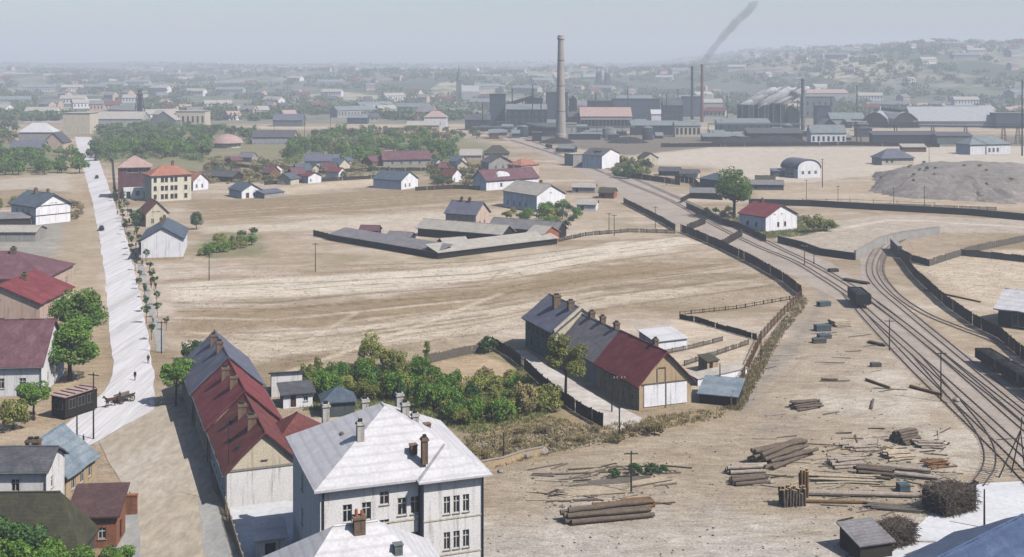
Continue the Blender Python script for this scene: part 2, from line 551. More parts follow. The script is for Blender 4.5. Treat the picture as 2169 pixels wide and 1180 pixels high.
    for i in range(9):
        t = i / 9
        line([(400 + 20 * t, 436 + 50 * t), (640, 420 + 50 * t), (900, 404 + 46 * t), (1050, 402 + 26 * t)], rnd.uniform(.4, 1.2), rnd.choice(['8b7a62', 'c9bdae', '857a58']), .45, 2.0)
    for i in range(16):
        x, y = rnd.uniform(1200, 2100), rnd.uniform(318, 480)
        line([(x, y), (x + rnd.uniform(80, 300), y + rnd.uniform(-14, 10))], rnd.uniform(.5, 2), rnd.choice(['857a6a', 'd0c7bd', '7d7256', 'c0b5a8']), .5, 2.5)
    for i in range(30):
        x, y = rnd.uniform(420, 1600), rnd.uniform(420, 740)
        r = rnd.uniform(8, 40)
        poly([(x - r * 2, y + 2), (x, y - r * .12), (x + r * 2, y - 3), (x, y + r * .12)], rnd.choice(['8c7f66', 'cabfb2', '867c56', '94846c']), .4, 3, 6)
    for p in ([(380, 640), (700, 628), (1090, 590), (1350, 545), (1500, 530)], [(390, 712), (700, 696), (1050, 640), (1350, 600)], [(420, 500), (700, 495), (660, 505)], [(660, 555), (350, 570)]):
        line(p, .8, '8a775d', .6, .8)
    line([(1020, 610), (1060, 575), (1240, 540), (1440, 505)], .7, '9a8a72', .5)
    line([(620, 785), (860, 700), (1060, 622)], 1.2, 'd6c9b6', .6)
    line([(390, 700), (620, 740), (760, 660)], .8, 'd9ccb9', .4)
    # plains on the right
    poly([(1330, 332), (1480, 312), (2500, 308), (2500, 352), (1940, 350), (1880, 372), (1700, 385), (1600, 388), (1480, 350), (1340, 350)], 'c5bcb2', .85, 8, 8)
    poly([(1640, 505), (1760, 470), (1880, 455), (2300, 470), (2500, 500), (1990, 492), (1860, 515), (1811, 545), (1740, 536)], 'b5aba1', .9, 2, 2)
    line([(1740, 492), (1880, 466), (1960, 468), (2300, 490)], 2.5, 'd4c9bd', .8)
    line([(1560, 400), (1700, 390), (1850, 372), (1930, 360)], .9, '8d7d68', .7)
    poly([(1600, 405), (1850, 375), (1960, 360), (2500, 365), (2500, 455), (2060, 444), (1720, 430), (1610, 428)], 'b9a997', .6, 4, 6)
    poly([(1905, 545), (2300, 520), (2500, 640), (2180, 660), (2080, 640), (1990, 600)], 'c9bbab', .8, 3, 4)
    # timber yard
    poly([(1010, 985), (1380, 925), (1540, 890), (1700, 640), (1800, 640), (1990, 850), (2090, 960), (2050, 1050), (1900, 1300), (990, 1300)], 'a69a8b', .75, 4, 6)
    poly([(990, 1120), (1250, 1100), (1480, 1125), (1640, 1105), (1850, 1120), (1960, 1110), (1860, 1300), (960, 1300)], 'b9b5b3', .75, 9, 14)
    poly([(1740, 860), (1880, 790), (1960, 850), (2070, 930), (2075, 1000), (2000, 1000), (1960, 960), (1850, 900)], 'cdc6be', .7, 8, 12)
    for i in range(26):
        x, y = rnd.uniform(1080, 2000), rnd.uniform(880, 1170)
        r = rnd.uniform(6, 28)
        poly([(x - r * 2, y), (x, y - r * .4), (x + r * 2, y), (x, y + r * .4)], rnd.choice(['958b82', 'd5d0cb', 'a39078', '8f8a87']), .5, 3, 5)
    for i in range(9):
        y = 760 + i * 45
        line([(1560 + i * 3, 900 + i * 30), (1700 + i * 20, y), (1900, y - 40)], .45, '9c8d7b', .5, .6)
    poly([(1545, 868), (1640, 760), (1700, 690), (1745, 610), (1755, 628), (1720, 690), (1640, 800), (1575, 875)], '8f8983', .75, 2, 3)
    # gardens
    poly([(620, 790), (900, 765), (1035, 738), (1110, 785), (1180, 850), (1160, 880), (1000, 922), (880, 880), (640, 870)], '76794e', .85, 2, 4)
    poly([(915, 768), (1030, 748), (1090, 790), (1060, 815), (950, 812)], 'b9a38b', .95, 1.5, 2)
    poly([(980, 925), (1160, 882), (1270, 905), (1400, 880), (1540, 862), (1530, 885), (1300, 930), (1150, 965), (990, 1005)], '9a8a6a', .7, 4, 6)
    poly([(1400, 720), (1450, 668), (1600, 715), (1560, 800), (1540, 850), (1480, 850)], 'c6b8a8', .8, 2, 2)
    poly([(1540, 470), (1600, 440), (1760, 470), (1780, 480), (1700, 500), (1620, 506)], '8d8562', .7, 3, 4)
    poly([(395, 520), (470, 490), (560, 500), (560, 540), (420, 552)], '7d7d5c', .8, 3, 4)
    poly([(195, 345), (200, 280), (330, 262), (560, 275), (960, 285), (1060, 310), (1000, 370), (700, 372), (430, 390), (250, 345)], '7d7b5a', .85, 10, 16)
    poly([(-300, 300), (150, 300), (165, 330), (165, 366), (-300, 376)], '75774f', .9, 5, 6)
    poly([(-300, 384), (0, 380), (165, 368), (182, 378), (170, 405), (60, 400), (-300, 420)], 'bdb3a8', .8, 3, 4)
    poly([(-300, 470), (70, 476), (150, 470), (140, 490), (110, 560), (-300, 600)], '9a9a98', .8, 3, 3)
    poly([(118, 490), (205, 486), (214, 575), (120, 590)], 'a3a099', .6, 3, 4)
    poly([(130, 300), (160, 300), (185, 400), (215, 530), (228, 680), (238, 780), (215, 840), (120, 925), (-300, 990), (-300, 700), (100, 640), (125, 540), (140, 470), (150, 400)], 'ac9a82', .7, 2, 3)
    poly([(1000, 290), (1300, 285), (2500, 290), (2500, 308), (1500, 312), (1330, 330), (1200, 310)], '6c665c', .85, 6, 8)
    Z = -0.025 + 0.05 * fnoise(X, Y, .03, 51, 4) + 0.03 * fnoise(X * .3, Y, .22, 71, 3)
    Z = np.minimum(Z, -0.004)
    me = bpy.data.meshes.new('field_ground')
    ny, nx = X.shape
    co = np.stack([X, Y, Z], -1).reshape(-1, 3)
    idx = np.arange(ny * nx).reshape(ny, nx)
    q = np.stack([idx[:-1, :-1], idx[:-1, 1:], idx[1:, 1:], idx[1:, :-1]], -1).reshape(-1)
    nq = (ny - 1) * (nx - 1)
    me.vertices.add(ny * nx)
    me.vertices.foreach_set('co', co.ravel())
    me.loops.add(nq * 4)
    me.loops.foreach_set('vertex_index', q)
    me.polygons.add(nq)
    me.polygons.foreach_set('loop_start', np.arange(0, nq * 4, 4))
    me.polygons.foreach_set('use_smooth', np.ones(nq, bool))
    at = me.color_attributes.new('Cover', 'FLOAT_COLOR', 'POINT')
    at.data.foreach_set('color', np.concatenate([c.reshape(-1, 3), np.ones((ny * nx, 1))], 1).ravel())
    me.update()
    me.materials.append(MAT['cover'])
    tag(place('field_ground', me), kind='structure')
near_ground()

LAYER = [0.0]
def sheet(name, pts, mat, jit=0.0, seed=1, world_pts=False, kind='structure'):
    """a thin laid surface on the ground, each new one a little above the last"""
    P = [Vector(p[:2]) if world_pts else G(*p).to_2d() for p in pts]
    if jit:
        r = random.Random(seed)
        Q = []
        for i, a in enumerate(P):
            b = P[(i + 1) % len(P)]
            k = max(1, min(40, int((b - a).length / 4.5)))
            nn = (b - a).orthogonal().normalized() if (b - a).length > 0 else Vector((0, 0))
            for q in range(k):
                Q.append(a.lerp(b, q / k) + nn * r.uniform(-jit, jit))
        P = Q
    LAYER[0] += 0.004
    m = MB()
    m.add([(p.x, p.y, LAYER[0]) for p in P], [tuple(range(len(P)))])
    o = m.build(name, MAT[mat])
    if o.data.polygons[0].normal.z < 0: o.data.flip_normals()
    return tag(o, kind=kind)

sheet('track_bed', [(1060, 292), (1110, 290), (1290, 352), (1420, 402), (1500, 450), (1640, 512), (1760, 556), (1850, 620), (1960, 690), (2169, 830), (2300, 930), (2300, 1090), (2169, 1000), (2080, 900), (1940, 790), (1800, 650), (1690, 590), (1560, 528), (1440, 480), (1330, 420), (1180, 340)], 'ballast', 0.3, 17)
sheet('track_bed', [(1920, 492), (1900, 512), (1862, 545), (1862, 580), (1900, 625), (1960, 690), (1880, 660), (1822, 590), (1822, 548), (1850, 512), (1890, 492)], 'ballast', 0.25, 18)
sheet('concrete_apron', [(2035, 1040), (2080, 1025), (2300, 1010), (2400, 1230), (1790, 1230), (1900, 1150)], 'concrete_pale', 0.3, 19)
sheet('house_lane', [(1060, 742), (1110, 742), (1160, 775), (1290, 850), (1370, 890), (1320, 912), (1270, 902), (1190, 845), (1120, 782)], 'yard', 0.35, 23)
sheet('garden_path', [(108, 600), (136, 598), (118, 700), (92, 760), (82, 752), (98, 680)], 'concrete_pale', 0.15, 44)
sheet('lane', [(205, 935), (330, 862), (405, 850), (440, 985), (520, 1230), (235, 1230), (255, 1030)], 'lane', 0.35, 32)
sheet('main_road', [(158, 290), (166, 320), (180, 370), (196, 430), (210, 500), (219, 560), (226, 630), (234, 710), (240, 765), (238, 795), (222, 830), (180, 868), (140, 900), (60, 960), (-40, 1010), (60, 1010), (205, 935), (262, 903), (325, 868), (327, 800), (318, 735), (304, 660), (289, 590), (272, 520), (252, 455), (232, 400), (210, 340), (192, 290)], 'road', 0.22, 33)
sheet('pavement', [(292, 560), (303, 560), (322, 640), (345, 700), (348, 745), (331, 745), (322, 690), (306, 620)], 'pavement', 0.1, 34)
sheet('lane_pavement', [(250, 1080), (290, 1075), (300, 1230), (235, 1230)], 'pavement', 0.2, 35)
sheet('lane_pavement', [(420, 1060), (455, 1060), (500, 1230), (440, 1230)], 'pavement', 0.2, 36)
sheet('courtyard', [(478, 1066), (630, 1060), (640, 1230), (520, 1230)], 'concrete_pale', 0.1, 37)

# spoil bank behind the long wall
def bank():
    poly = [(1850, 372), (1960, 352), (2200, 356), (2300, 420), (2160, 432), (2060, 428), (1900, 418), (1840, 405)]
    P = [G(*p).to_2d() for p in poly]
    c = sum(P, Vector((0, 0))) / len(P)
    m = MB()
    rings = [(1.0, 0.0), (0.94, 1.5), (0.88, 2.4), (0.8, 4.2), (0.72, 4.9), (0.62, 6.0), (0.45, 6.2), (0.25, 6.6)]
    vs = []
    r = random.Random(5)
    for k, z in rings:
        for i, p in enumerate(P):
            for q in range(9):
                a = p.lerp(P[(i + 1) % len(P)], q / 9)
                w = c.lerp(a, k * (1 + r.uniform(-.045, .045)))
                vs.append((w.x, w.y, z - 0.3 + (r.uniform(-.9, .9) if z > 0 else 0)))
    n = 9 * len(P)
    fs = [(k * n + i, k * n + (i + 1) % n, (k + 1) * n + (i + 1) % n, (k + 1) * n + i) for k in range(len(rings) - 1) for i in range(n)]
    fs.append(tuple((len(rings) - 1) * n + i for i in range(n)))
    m.add(vs, fs)
    global BANK
    BANK = BVHTree.FromPolygons([Vector(v) for v in m.v], m.f)
    o = m.build('spoil_bank', MAT['ash'], smooth=True)
    if o.data.polygons[-1].normal.z < 0: o.data.flip_normals()
    tag(o, kind='structure')
bank()

# ------------------------------------------------------------------ buildings
WINC = {}
def win_meshes(w, h, fm, style):
    key = (round(w, 2), round(h, 2), fm, style)
    if key in WINC: return WINC[key]
    f = MB()
    t = min(0.09, w * 0.12)
    f.box(-w/2, -w/2 + t, 0, 0.08, 0, h).box(w/2 - t, w/2, 0, 0.08, 0, h)
    f.box(-w/2 + t, w/2 - t, 0, 0.08, 0, t).box(-w/2 + t, w/2 - t, 0, 0.08, h - t, h)
    if style == 'cross':
        f.box(-t/2, t/2, 0.012, 0.07, t, h * 0.64).box(-w/2 + t, w/2 - t, 0.005, 0.075, h * 0.64, h * 0.64 + t)
        f.box(-t/2, t/2, 0.012, 0.07, h * 0.64 + t, h - t)
    elif style == 'two':
        f.box(-t/2, t/2, 0.012, 0.07, t, h - t)
    elif style == 'boards':
        for k in range(1, 5):
            x = -w/2 + w * k / 5
            f.box(x - .03, x + .03, -0.02, 0.03, t, h - t)
    p = MB()
    p.box(-w/2 + t * .5, w/2 - t * .5, 0.04, 0.05, t * .5, h - t * .5)
    s = MB()
    s.box(-w/2 - .08, w/2 + .08, -0.2, 0.06, -0.09, -0.005)
    pm = MAT['glass'] if style != 'boards' else MAT[fm]
    WINC[key] = (f.mesh('window_frame', MAT[fm]), p.mesh('pane', pm), s.mesh('sill', MAT['stone']))
    return WINC[key]

def wall_skin(m, O, U, N, width, height, ops, depth=0.14):
    """a rectangular wall with real openings and reveals; O left bottom corner seen from outside"""
    xs = sorted({0.0, width} | {a for o in ops for a in (o[0], o[0] + o[2])})
    zs = sorted({0.0, height} | {a for o in ops for a in (o[1], o[1] + o[3])})
    P = lambda u, z, d=0: (O + U * u - N * d + Vector((0, 0, z)))
    for i in range(len(xs) - 1):
        for j in range(len(zs) - 1):
            cx, cz = (xs[i] + xs[i+1]) / 2, (zs[j] + zs[j+1]) / 2
            if any(o[0] < cx < o[0] + o[2] and o[1] < cz < o[1] + o[3] for o in ops): continue
            m.add([P(xs[i], zs[j]), P(xs[i+1], zs[j]), P(xs[i+1], zs[j+1]), P(xs[i], zs[j+1])], [(0, 1, 2, 3)])
    for (u, z, w, h) in ops:
        a = [P(u, z), P(u + w, z), P(u + w, z + h), P(u, z + h)]
        b = [P(u, z, depth), P(u + w, z, depth), P(u + w, z + h, depth), P(u, z + h, depth)]
        m.add(a + b, [(0, 1, 5, 4), (1, 2, 6, 5), (2, 3, 7, 6), (3, 0, 4, 7)])

def solid_roof(polys, t):
    """closed slab from a connected top surface"""
    verts, idx, faces = [], {}, []
    for poly in polys:
        f = []
        for p in poly:
            k = tuple(round(c, 4) for c in p)
            if k not in idx:
                idx[k] = len(verts)
                verts.append(k)
            f.append(idx[k])
        faces.append(f)
    # consistent upward orientation
    for i, f in enumerate(faces):
        a, b, c = (Vector(verts[f[q]]) for q in (0, 1, 2))
        if (b - a).cross(c - a).z < 0: faces[i] = f[::-1]
    n = len(verts)
    allv = verts + [(v[0], v[1], v[2] - t) for v in verts]
    out = [tuple(f) for f in faces] + [tuple(n + q for q in f[::-1]) for f in faces]
    cnt = {}
    for f in faces:
        for a, b in zip(f, f[1:] + f[:1]):
            cnt[(a, b)] = cnt.get((a, b), 0) + 1
    for (a, b) in cnt:
        if (b, a) not in cnt: out.append((b, a, n + a, n + b))
    return allv, out

CHIMC = {}
def chimney_mesh(w, d, h, mat):
    key = (round(w, 2), round(d, 2), round(h, 2), mat)
    if key not in CHIMC:
        m = MB()
        m.box(-w/2, w/2, -d/2, d/2, 0, h - .34)
        m.box(-w/2 - .1, w/2 + .1, -d/2 - .1, d/2 + .1, h - .34, h - .16)
        m.box(-w/2 - .02, w/2 + .02, -d/2 - .02, d/2 + .02, h - .16, h)
        m.box(-w * .28, w * .28, -d * .28, d * .28, h + .002, h + .28, 1)
        CHIMC[key] = m.mesh('chimney', [MAT[mat], MAT['soot']])
    return CHIMC[key]

def house(name, label, p0, p1, L, eave, ridge, wall, roof, kind='gable_y', ov=0.45, t=0.2, chim=(), wins=None, cat='house', group=None, fm='frame_white', chm='chimney_brick', gutter=False, gable=None, base=None, hipk=1.0):
    """p0,p1: left and right ends of the wall that faces the viewer, on the ground"""
    p0, p1 = Vector(p0[:2]), Vector(p1[:2])
    u = p1 - p0
    W = u.length
    mid = (p0 + p1) / 2
    rz = math.atan2(u.y, u.x)
    root = empty(name, (mid.x, mid.y, 0), rz, label, cat, group)
    w2 = W / 2
    sides = {'front': (Vector((-w2, 0, 0)), Vector((1, 0, 0)), Vector((0, -1, 0)), W, 0),
             'right': (Vector((w2, 0, 0)), Vector((0, 1, 0)), Vector((1, 0, 0)), L, R(90)),
             'back': (Vector((w2, L, 0)), Vector((-1, 0, 0)), Vector((0, 1, 0)), W, R(180)),
             'left': (Vector((-w2, L, 0)), Vector((0, -1, 0)), Vector((-1, 0, 0)), L, R(-90))}
    wins = wins or {}
    m = MB()
    hts = {k: eave for k in sides}
    if kind == 'shed': hts['back'] = ridge
    if kind == 'shed_front': hts['front'] = ridge
    if kind == 'flat': hts = {k: ridge for k in sides}
    for sd, (O, U, N, wd, ang) in sides.items():
        ops = []
        for (uu, z, ww, hh, style) in wins.get(sd, ()):
            inside = z + hh < hts[sd] - 0.05
            if inside: ops.append((uu - ww/2, z, ww, hh))
            f, p, s = win_meshes(ww, hh, 'frame_brown' if style in ('boards', 'door') else fm, style)
            pos = O + U * uu + Vector((0, 0, z)) - N * (0.11 if inside else -0.03)
            if not inside: pos = O + U * uu + Vector((0, 0, z)) + N * 0.03 - N * 0.05
            nm = 'door' if style in ('boards', 'door') else 'window'
            wo = place(nm, f, root, pos, (0, 0, ang))
            place('pane' if nm == 'window' else 'door_leaf', p, wo)
            if nm == 'window' and ww > 0.5: place('sill', s, wo, (0, -0.0, 0))
        wall_skin(m, O, U, N, wd, hts[sd], ops)
    gm = 1 if gable else 0
    if kind == 'gable_y':
        m.add([(-w2, 0, eave), (w2, 0, eave), (0, 0, ridge)], [(0, 1, 2)], gm)
        m.add([(w2, L, eave), (-w2, L, eave), (0, L, ridge)], [(0, 1, 2)], gm)
    elif kind == 'gable_x':
        m.add([(w2, 0, eave), (w2, L, eave), (w2, L/2, ridge)], [(0, 1, 2)], gm)
        m.add([(-w2, L, eave), (-w2, 0, eave), (-w2, L/2, ridge)], [(0, 1, 2)], gm)
    elif kind in ('shed', 'shed_front'):
        a, b = (eave, ridge) if kind == 'shed' else (ridge, eave)
        hi = L if kind == 'shed' else 0
        m.add([(w2, 0, eave), (w2, L, eave), (w2, hi, ridge)], [(0, 1, 2)])
        m.add([(-w2, L, eave), (-w2, 0, eave), (-w2, hi, ridge)], [(0, 1, 2)])
    m.build('wall', [MAT[wall], MAT[gable or wall]], root)
    if base:
        b = MB()
        b.box(-w2 - .06, w2 + .06, -.06, L + .06, -.2, base[0])
        b.build('plinth', MAT[base[1]], root)
    e = eave + t
    rg = ridge + t
    if kind == 'gable_y':
        sl = (ridge - eave) / w2
        ez = e - sl * ov
        A = [[(0, -ov, rg), (0, L + ov, rg), (s * (w2 + ov), L + ov, ez), (s * (w2 + ov), -ov, ez)] for s in (-1, 1)]
        cap = ((0, -ov, rg), (0, L + ov, rg))
        zat = lambda x, y: rg - sl * abs(x)
    elif kind == 'gable_x':
        sl = (ridge - eave) / (L / 2)
        ez = e - sl * ov
        A = [[(-w2 - ov, L/2, rg), (w2 + ov, L/2, rg), (w2 + ov, yy, ez), (-w2 - ov, yy, ez)] for yy in (-ov, L + ov)]
        cap = ((-w2 - ov, L/2, rg), (w2 + ov, L/2, rg))
        zat = lambda x, y: rg - sl * abs(y - L/2)
    elif kind == 'hip':
        x0, x1, y0, y1 = -w2 - ov, w2 + ov, -ov, L + ov
        half = min(W, L) / 2
        sl = (ridge - eave) / half
        ez = e - sl * ov
        k = (half + ov) * hipk
        if W >= L: r0, r1 = (x0 + k, L/2, rg), (x1 - k, L/2, rg)
        else: r0, r1 = (0, y0 + k, rg), (0, y1 - k, rg)
        if (Vector(r0) - Vector(r1)).length < .3: r1 = r0
        c00, c10, c11, c01 = (x0, y0, ez), (x1, y0, ez), (x1, y1, ez), (x0, y1, ez)
        if r0 == r1: A = [[c00, c10, r0], [c10, c11, r0], [c11, c01, r0], [c01, c00, r0]]
        elif W >= L: A = [[c00, c10, r1, r0], [c10, c11, r1], [c11, c01, r0, r1], [c01, c00, r0]]
        else: A = [[c00, c10, r0], [c10, c11, r1, r0], [c11, c01, r1], [c01, c00, r0, r1]]
        cap = (r0, r1)
        zat = lambda x, y: rg - sl * max(0, max(abs(x) - abs(Vector(r1).x - Vector(r0).x) / 2, abs(y - L/2) - abs(Vector(r1).y - Vector(r0).y) / 2))
    elif kind in ('shed', 'shed_front'):
        sl = (ridge - eave) / L
        if kind == 'shed': A = [[(-w2 - ov, -ov, e - sl * ov), (w2 + ov, -ov, e - sl * ov), (w2 + ov, L + ov, rg + sl * ov), (-w2 - ov, L + ov, rg + sl * ov)]]
        else: A = [[(-w2 - ov, -ov, rg + sl * ov), (w2 + ov, -ov, rg + sl * ov), (w2 + ov, L + ov, e - sl * ov), (-w2 - ov, L + ov, e - sl * ov)]]
        cap = None
        ez = e
        zat = lambda x, y: eave
    elif kind == 'flat':
        A = [[(-w2 - ov, -ov, rg), (w2 + ov, -ov, rg), (w2 + ov, L + ov, rg), (-w2 - ov, L + ov, rg)]]
        cap = None
        ez = rg
        zat = lambda x, y: rg
    if kind in ('gable_y', 'gable_x') and mid.y < 330:
        # old roofs sag: divide each slope and let it settle unevenly
        sd = mid.x * .37 + mid.y * .11
        def settle(p, edge):
            k = .07 * math.sin(p[0] * 1.3 + sd) * math.cos(p[1] * 1.1 - sd) + .05 * math.sin(p[0] * 2.9 + p[1] * 2.3 + sd)
            return (p[0], p[1], p[2] + k - (.0 if edge else .02))
        B = []
        for quad in A:
            a, b, c, d = (Vector(w) for w in quad)
            n = max(2, int((b - a).length / 1.6))
            mm = 4
            for i in range(n):
                for j in range(mm):
                    P = []
                    for (ii, jj) in ((i, j), (i + 1, j), (i + 1, j + 1), (i, j + 1)):
                        top, bot = a.lerp(b, ii / n), d.lerp(c, ii / n)
                        P.append(settle(tuple(top.lerp(bot, jj / mm)), False))
                    B.append(P)
        A = B
    v, f = solid_roof(A, t)
    rm = MB()
    rm.add(v, f)
    ro = rm.build('roof', MAT[roof], root)
    if cap and cap[0] != cap[1]:
        c = MB()
        c.tube((cap[0][0], cap[0][1], cap[0][2] - .03), (cap[1][0], cap[1][1], cap[1][2] - .03), 0.13, n=6)
        c.build('ridge_cap', MAT[roof], ro)
    for ch in chim:
        x, y, w, d, up = ch[:5]
        zb = zat(x, y) - 0.9
        place('chimney', chimney_mesh(w, d, up + 0.9, ch[5] if len(ch) > 5 else chm), ro, (x, y, zb))
    if gutter:
        g = MB()
        if kind == 'gable_y':
            for s in (-1, 1):
                x = s * (w2 + ov + .05)
                g.tube((x, -ov, ez - t + .03), (x, L + ov, ez - t + .03), .09, n=6)
                g.tube((s * (w2 + .12), -.0, 0), (s * (w2 + .12), -.0, ez - t), .07, n=6)
        else:
            g.tube((-w2 - ov, -ov - .05, ez - t + .03), (w2 + ov, -ov - .05, ez - t + .03), .09, n=6)
            for x in (-w2 - .02, w2 + .02):
                g.tube((x, -.14, 0), (x, -.14, ez - t), .07, n=6)
        g.build('gutter', MAT['works_grey'], root)
    return root

def row(n, W, z, w, h, style='cross', m=0.0):
    return [(m + (W - 2*m) * (i + .5) / n, z, w, h, style) for i in range(n)]
V2 = lambda x, y: Vector((x, y))
def local(root, w):
    M = Matrix.Translation(root.location) @ Matrix.Rotation(root.rotation_euler.z, 4, 'Z')
    return M.inverted() @ Vector(w)

# ---- the white hip-roofed school in the foreground
def add_wing(root, O, U, N, a, b, proj, eave, slope, ov, wall, roof, ang, wins=(), reach=None):
    P = lambda u, o, z: O + U * u + N * o + Vector((0, 0, z))
    m = MB()
    ops = []
    for (uu, z, ww, hh, st) in wins:
        ops.append((uu - ww/2, z, ww, hh))
        f, p, s = win_meshes(ww, hh, 'frame_white', st)
        wo = place('window', f, root, P(a + uu, proj - .11, z), (0, 0, ang))
        place('pane', p, wo)
        place('sill', s, wo)
    wall_skin(m, P(a, proj, 0), U, N, b - a, eave, ops)
    wall_skin(m, P(a, -.3, 0), N, -U, proj + .3, eave, [])
    wall_skin(m, P(b, proj, 0), -N, U, proj + .3, eave, [])
    m.build('wing_wall', MAT[wall], root)
    half = (b - a) / 2 + ov
    t = 0.2
    ez = eave + t - slope * ov
    rz_ = ez + slope * half
    c = (a + b) / 2
    rr = reach or half
    A = [[P(a - ov, proj + ov, ez), P(b + ov, proj + ov, ez), P(c, proj + ov - half, rz_)],
         [P(b + ov, proj + ov, ez), P(b + ov, -rr, ez), P(c, -rr, rz_), P(c, proj + ov - half, rz_)],
         [P(a - ov, -rr, ez), P(a - ov, proj + ov, ez), P(c, proj + ov - half, rz_), P(c, -rr, rz_)]]
    v, f = solid_roof([[tuple(q) for q in p] for p in A], t)
    mm = MB()
    mm.add(v, f)
    mm.build('wing_roof', MAT[roof], root)

def school():
    u, v = V2(.942, .335), V2(-.335, .942)
    B, C = V2(-19.8, 119.0), V2(-2.1, 125.3)
    ov = 0.75
    p0 = B + u * ov + v * (ov + .8)
    p1 = C - u * ov + v * (ov + .8)
    W = (p1 - p0).length
    L = 17.4
    z1, z2, z3 = 7.95, 4.2, 0.6
    fr = []
    for x in (2.8, 4.8, 8.6, 10.0):
        for z in (z1, z2, z3): fr.append((x, z, .98, 1.85, 'cross'))
    fr += [(6.7, 9.3, 1.0, 1.4, 'cross'), (6.7, 5.9, 1.0, 1.85, 'cross'), (6.7, 2.2, 1.0, 1.85, 'cross')]
    rt = [(x, z, 1.0, 1.85, 'cross') for x in (2.5, 6, 9.5, 13) for z in (z1, z2, z3)]
    root = house('school_building', 'large white school with pale hipped roof and rows of tall windows', p0, p1, L, 12.0, 17.0, 'white_plaster', 'roof_white', 'hip', ov, 0.25, (),
                 {'front': fr, 'right': rt, 'left': [(6.5, z, 1.0, 1.8, 'cross') for z in (z1, z2)]}, cat='school', hipk=0.93)
    roof = [c for c in root.children if c.name.startswith('roof')][0]
    for (px, py, z, w, d, h, mt) in [(690, 893, 13.6, .8, .8, 1.9, 'chimney_white'), (763, 938, 14.6, .75, .75, 2.1, 'chimney_white'), (899, 962, 13.9, .62, .7, 1.6, 'chimney_brick'),
                                 (879, 903, 14.6, .7, .7, 1.3, 'chimney_white'), (846, 866, 15.0, .8, .8, 1.7, 'chimney_white'), (858, 880, 15.6, .8, .8, 1.3, 'chimney_white'), (773, 872, 15.6, .8, .8, 1.3, 'chimney_white')]:
        q = local(root, G(px, py, z))
        place('chimney', chimney_mesh(w, d, h + 1.2, mt), roof, (q.x, q.y, z - 1.0))
    for (px, py, z) in [(730, 925, 14.2), (876, 950, 14.2), (905, 905, 14.2)]:
        q = local(root, G(px, py, z))
        m = MB()
        m.box(-.35, .35, -.3, .5, -.6, .35).box(-.42, .42, -.36, .55, .36, .44)
        m.build('roof_hatch', MAT['chimney_brick'], roof, (q.x, q.y, z))
    w2 = W / 2
    add_wing(root, Vector((-w2, 0, 0)), Vector((1, 0, 0)), Vector((0, -1, 0)), W - 6.6, W - .02, 1.0, 11.98, .575, ov, 'white_plaster', 'roof_white', 0,
             [(x, z, .72, 1.85, 'cross') for x in (2.5, 3.55, 4.6) for z in (z1 - .1, z2 - .1, z3 - .1)], 4.2)
    m = MB()
    m.box(-w2 - .05, w2 - 6.7, -.07, -.002, 7.35, 7.5).box(-w2 - .05, w2 - 6.7, -.07, -.002, 3.6, 3.75)
    m.box(w2 - 6.65, w2 + .05, -1.07, -1.002, 7.3, 7.45).box(w2 - 6.65, w2 + .05, -1.07, -1.002, 3.55, 3.7)
    m.build('string_course', MAT['cream_plaster'], root)
    for x, y in ((-w2 + .3, -.12), (w2 - 6.85, -.12), (w2 - .15, -1.12)):
        g = MB()
        g.tube((x, y, 0), (x, y, 11.4), .09, n=8)
        g.build('downpipe', MAT['iron'], root)
school()

def annex():
    u, v = V2(.95, .31), V2(-.31, .95)
    c = V2(-13.6, 102.6)
    W, L = 15.5, 13
    root = house('annex_building', 'pale hipped roof of the nearest building below the school front', c - u * W/2 - v * L/2, c + u * W/2 - v * L/2, L, 10.3, 15.0, 'white_plaster', 'roof_white', 'hip', .6, .25, (), {}, cat='building', hipk=.9)
    roof = [k for k in root.children if k.name.startswith('roof')][0]
    m = MB()
    m.box(-.5, .5, -.4, .4, 0, 1.5).box(-.6, .6, -.5, .5, 1.5, 1.7)
    m.tube((-.25, 0, 1.7), (-.25, 0, 2.3), .16, .13, 8, 1).tube((.25, 0, 1.7), (.25, .05, 2.15), .16, .13, 8, 1)
    m.build('chimney', [MAT['chimney_brick'], MAT['clay']], roof, (0.2, L/2 - .6, 14.4))
    m = MB()
    m.box(-.35, .35, -.3, .4, -.5, .4).box(-.42, .42, -.36, .5, .41, .48)
    m.build('roof_hatch', MAT['works_grey'], roof, (3.2, L/2 - 2.6, 13.6))
    # low porch beside it
    p = G(602, 1160)
    house('porch_hut', 'small white porch with a dark doorway beside the school yard', V2(-28.2, 130.3), V2(-25.2, 131.3), 3, 2.6, 3.4, 'white_plaster', 'roof_white', 'shed', .3, .15, (), {'front': [(1.5, .05, 1.2, 2.1, 'door')]}, cat='porch')
annex()

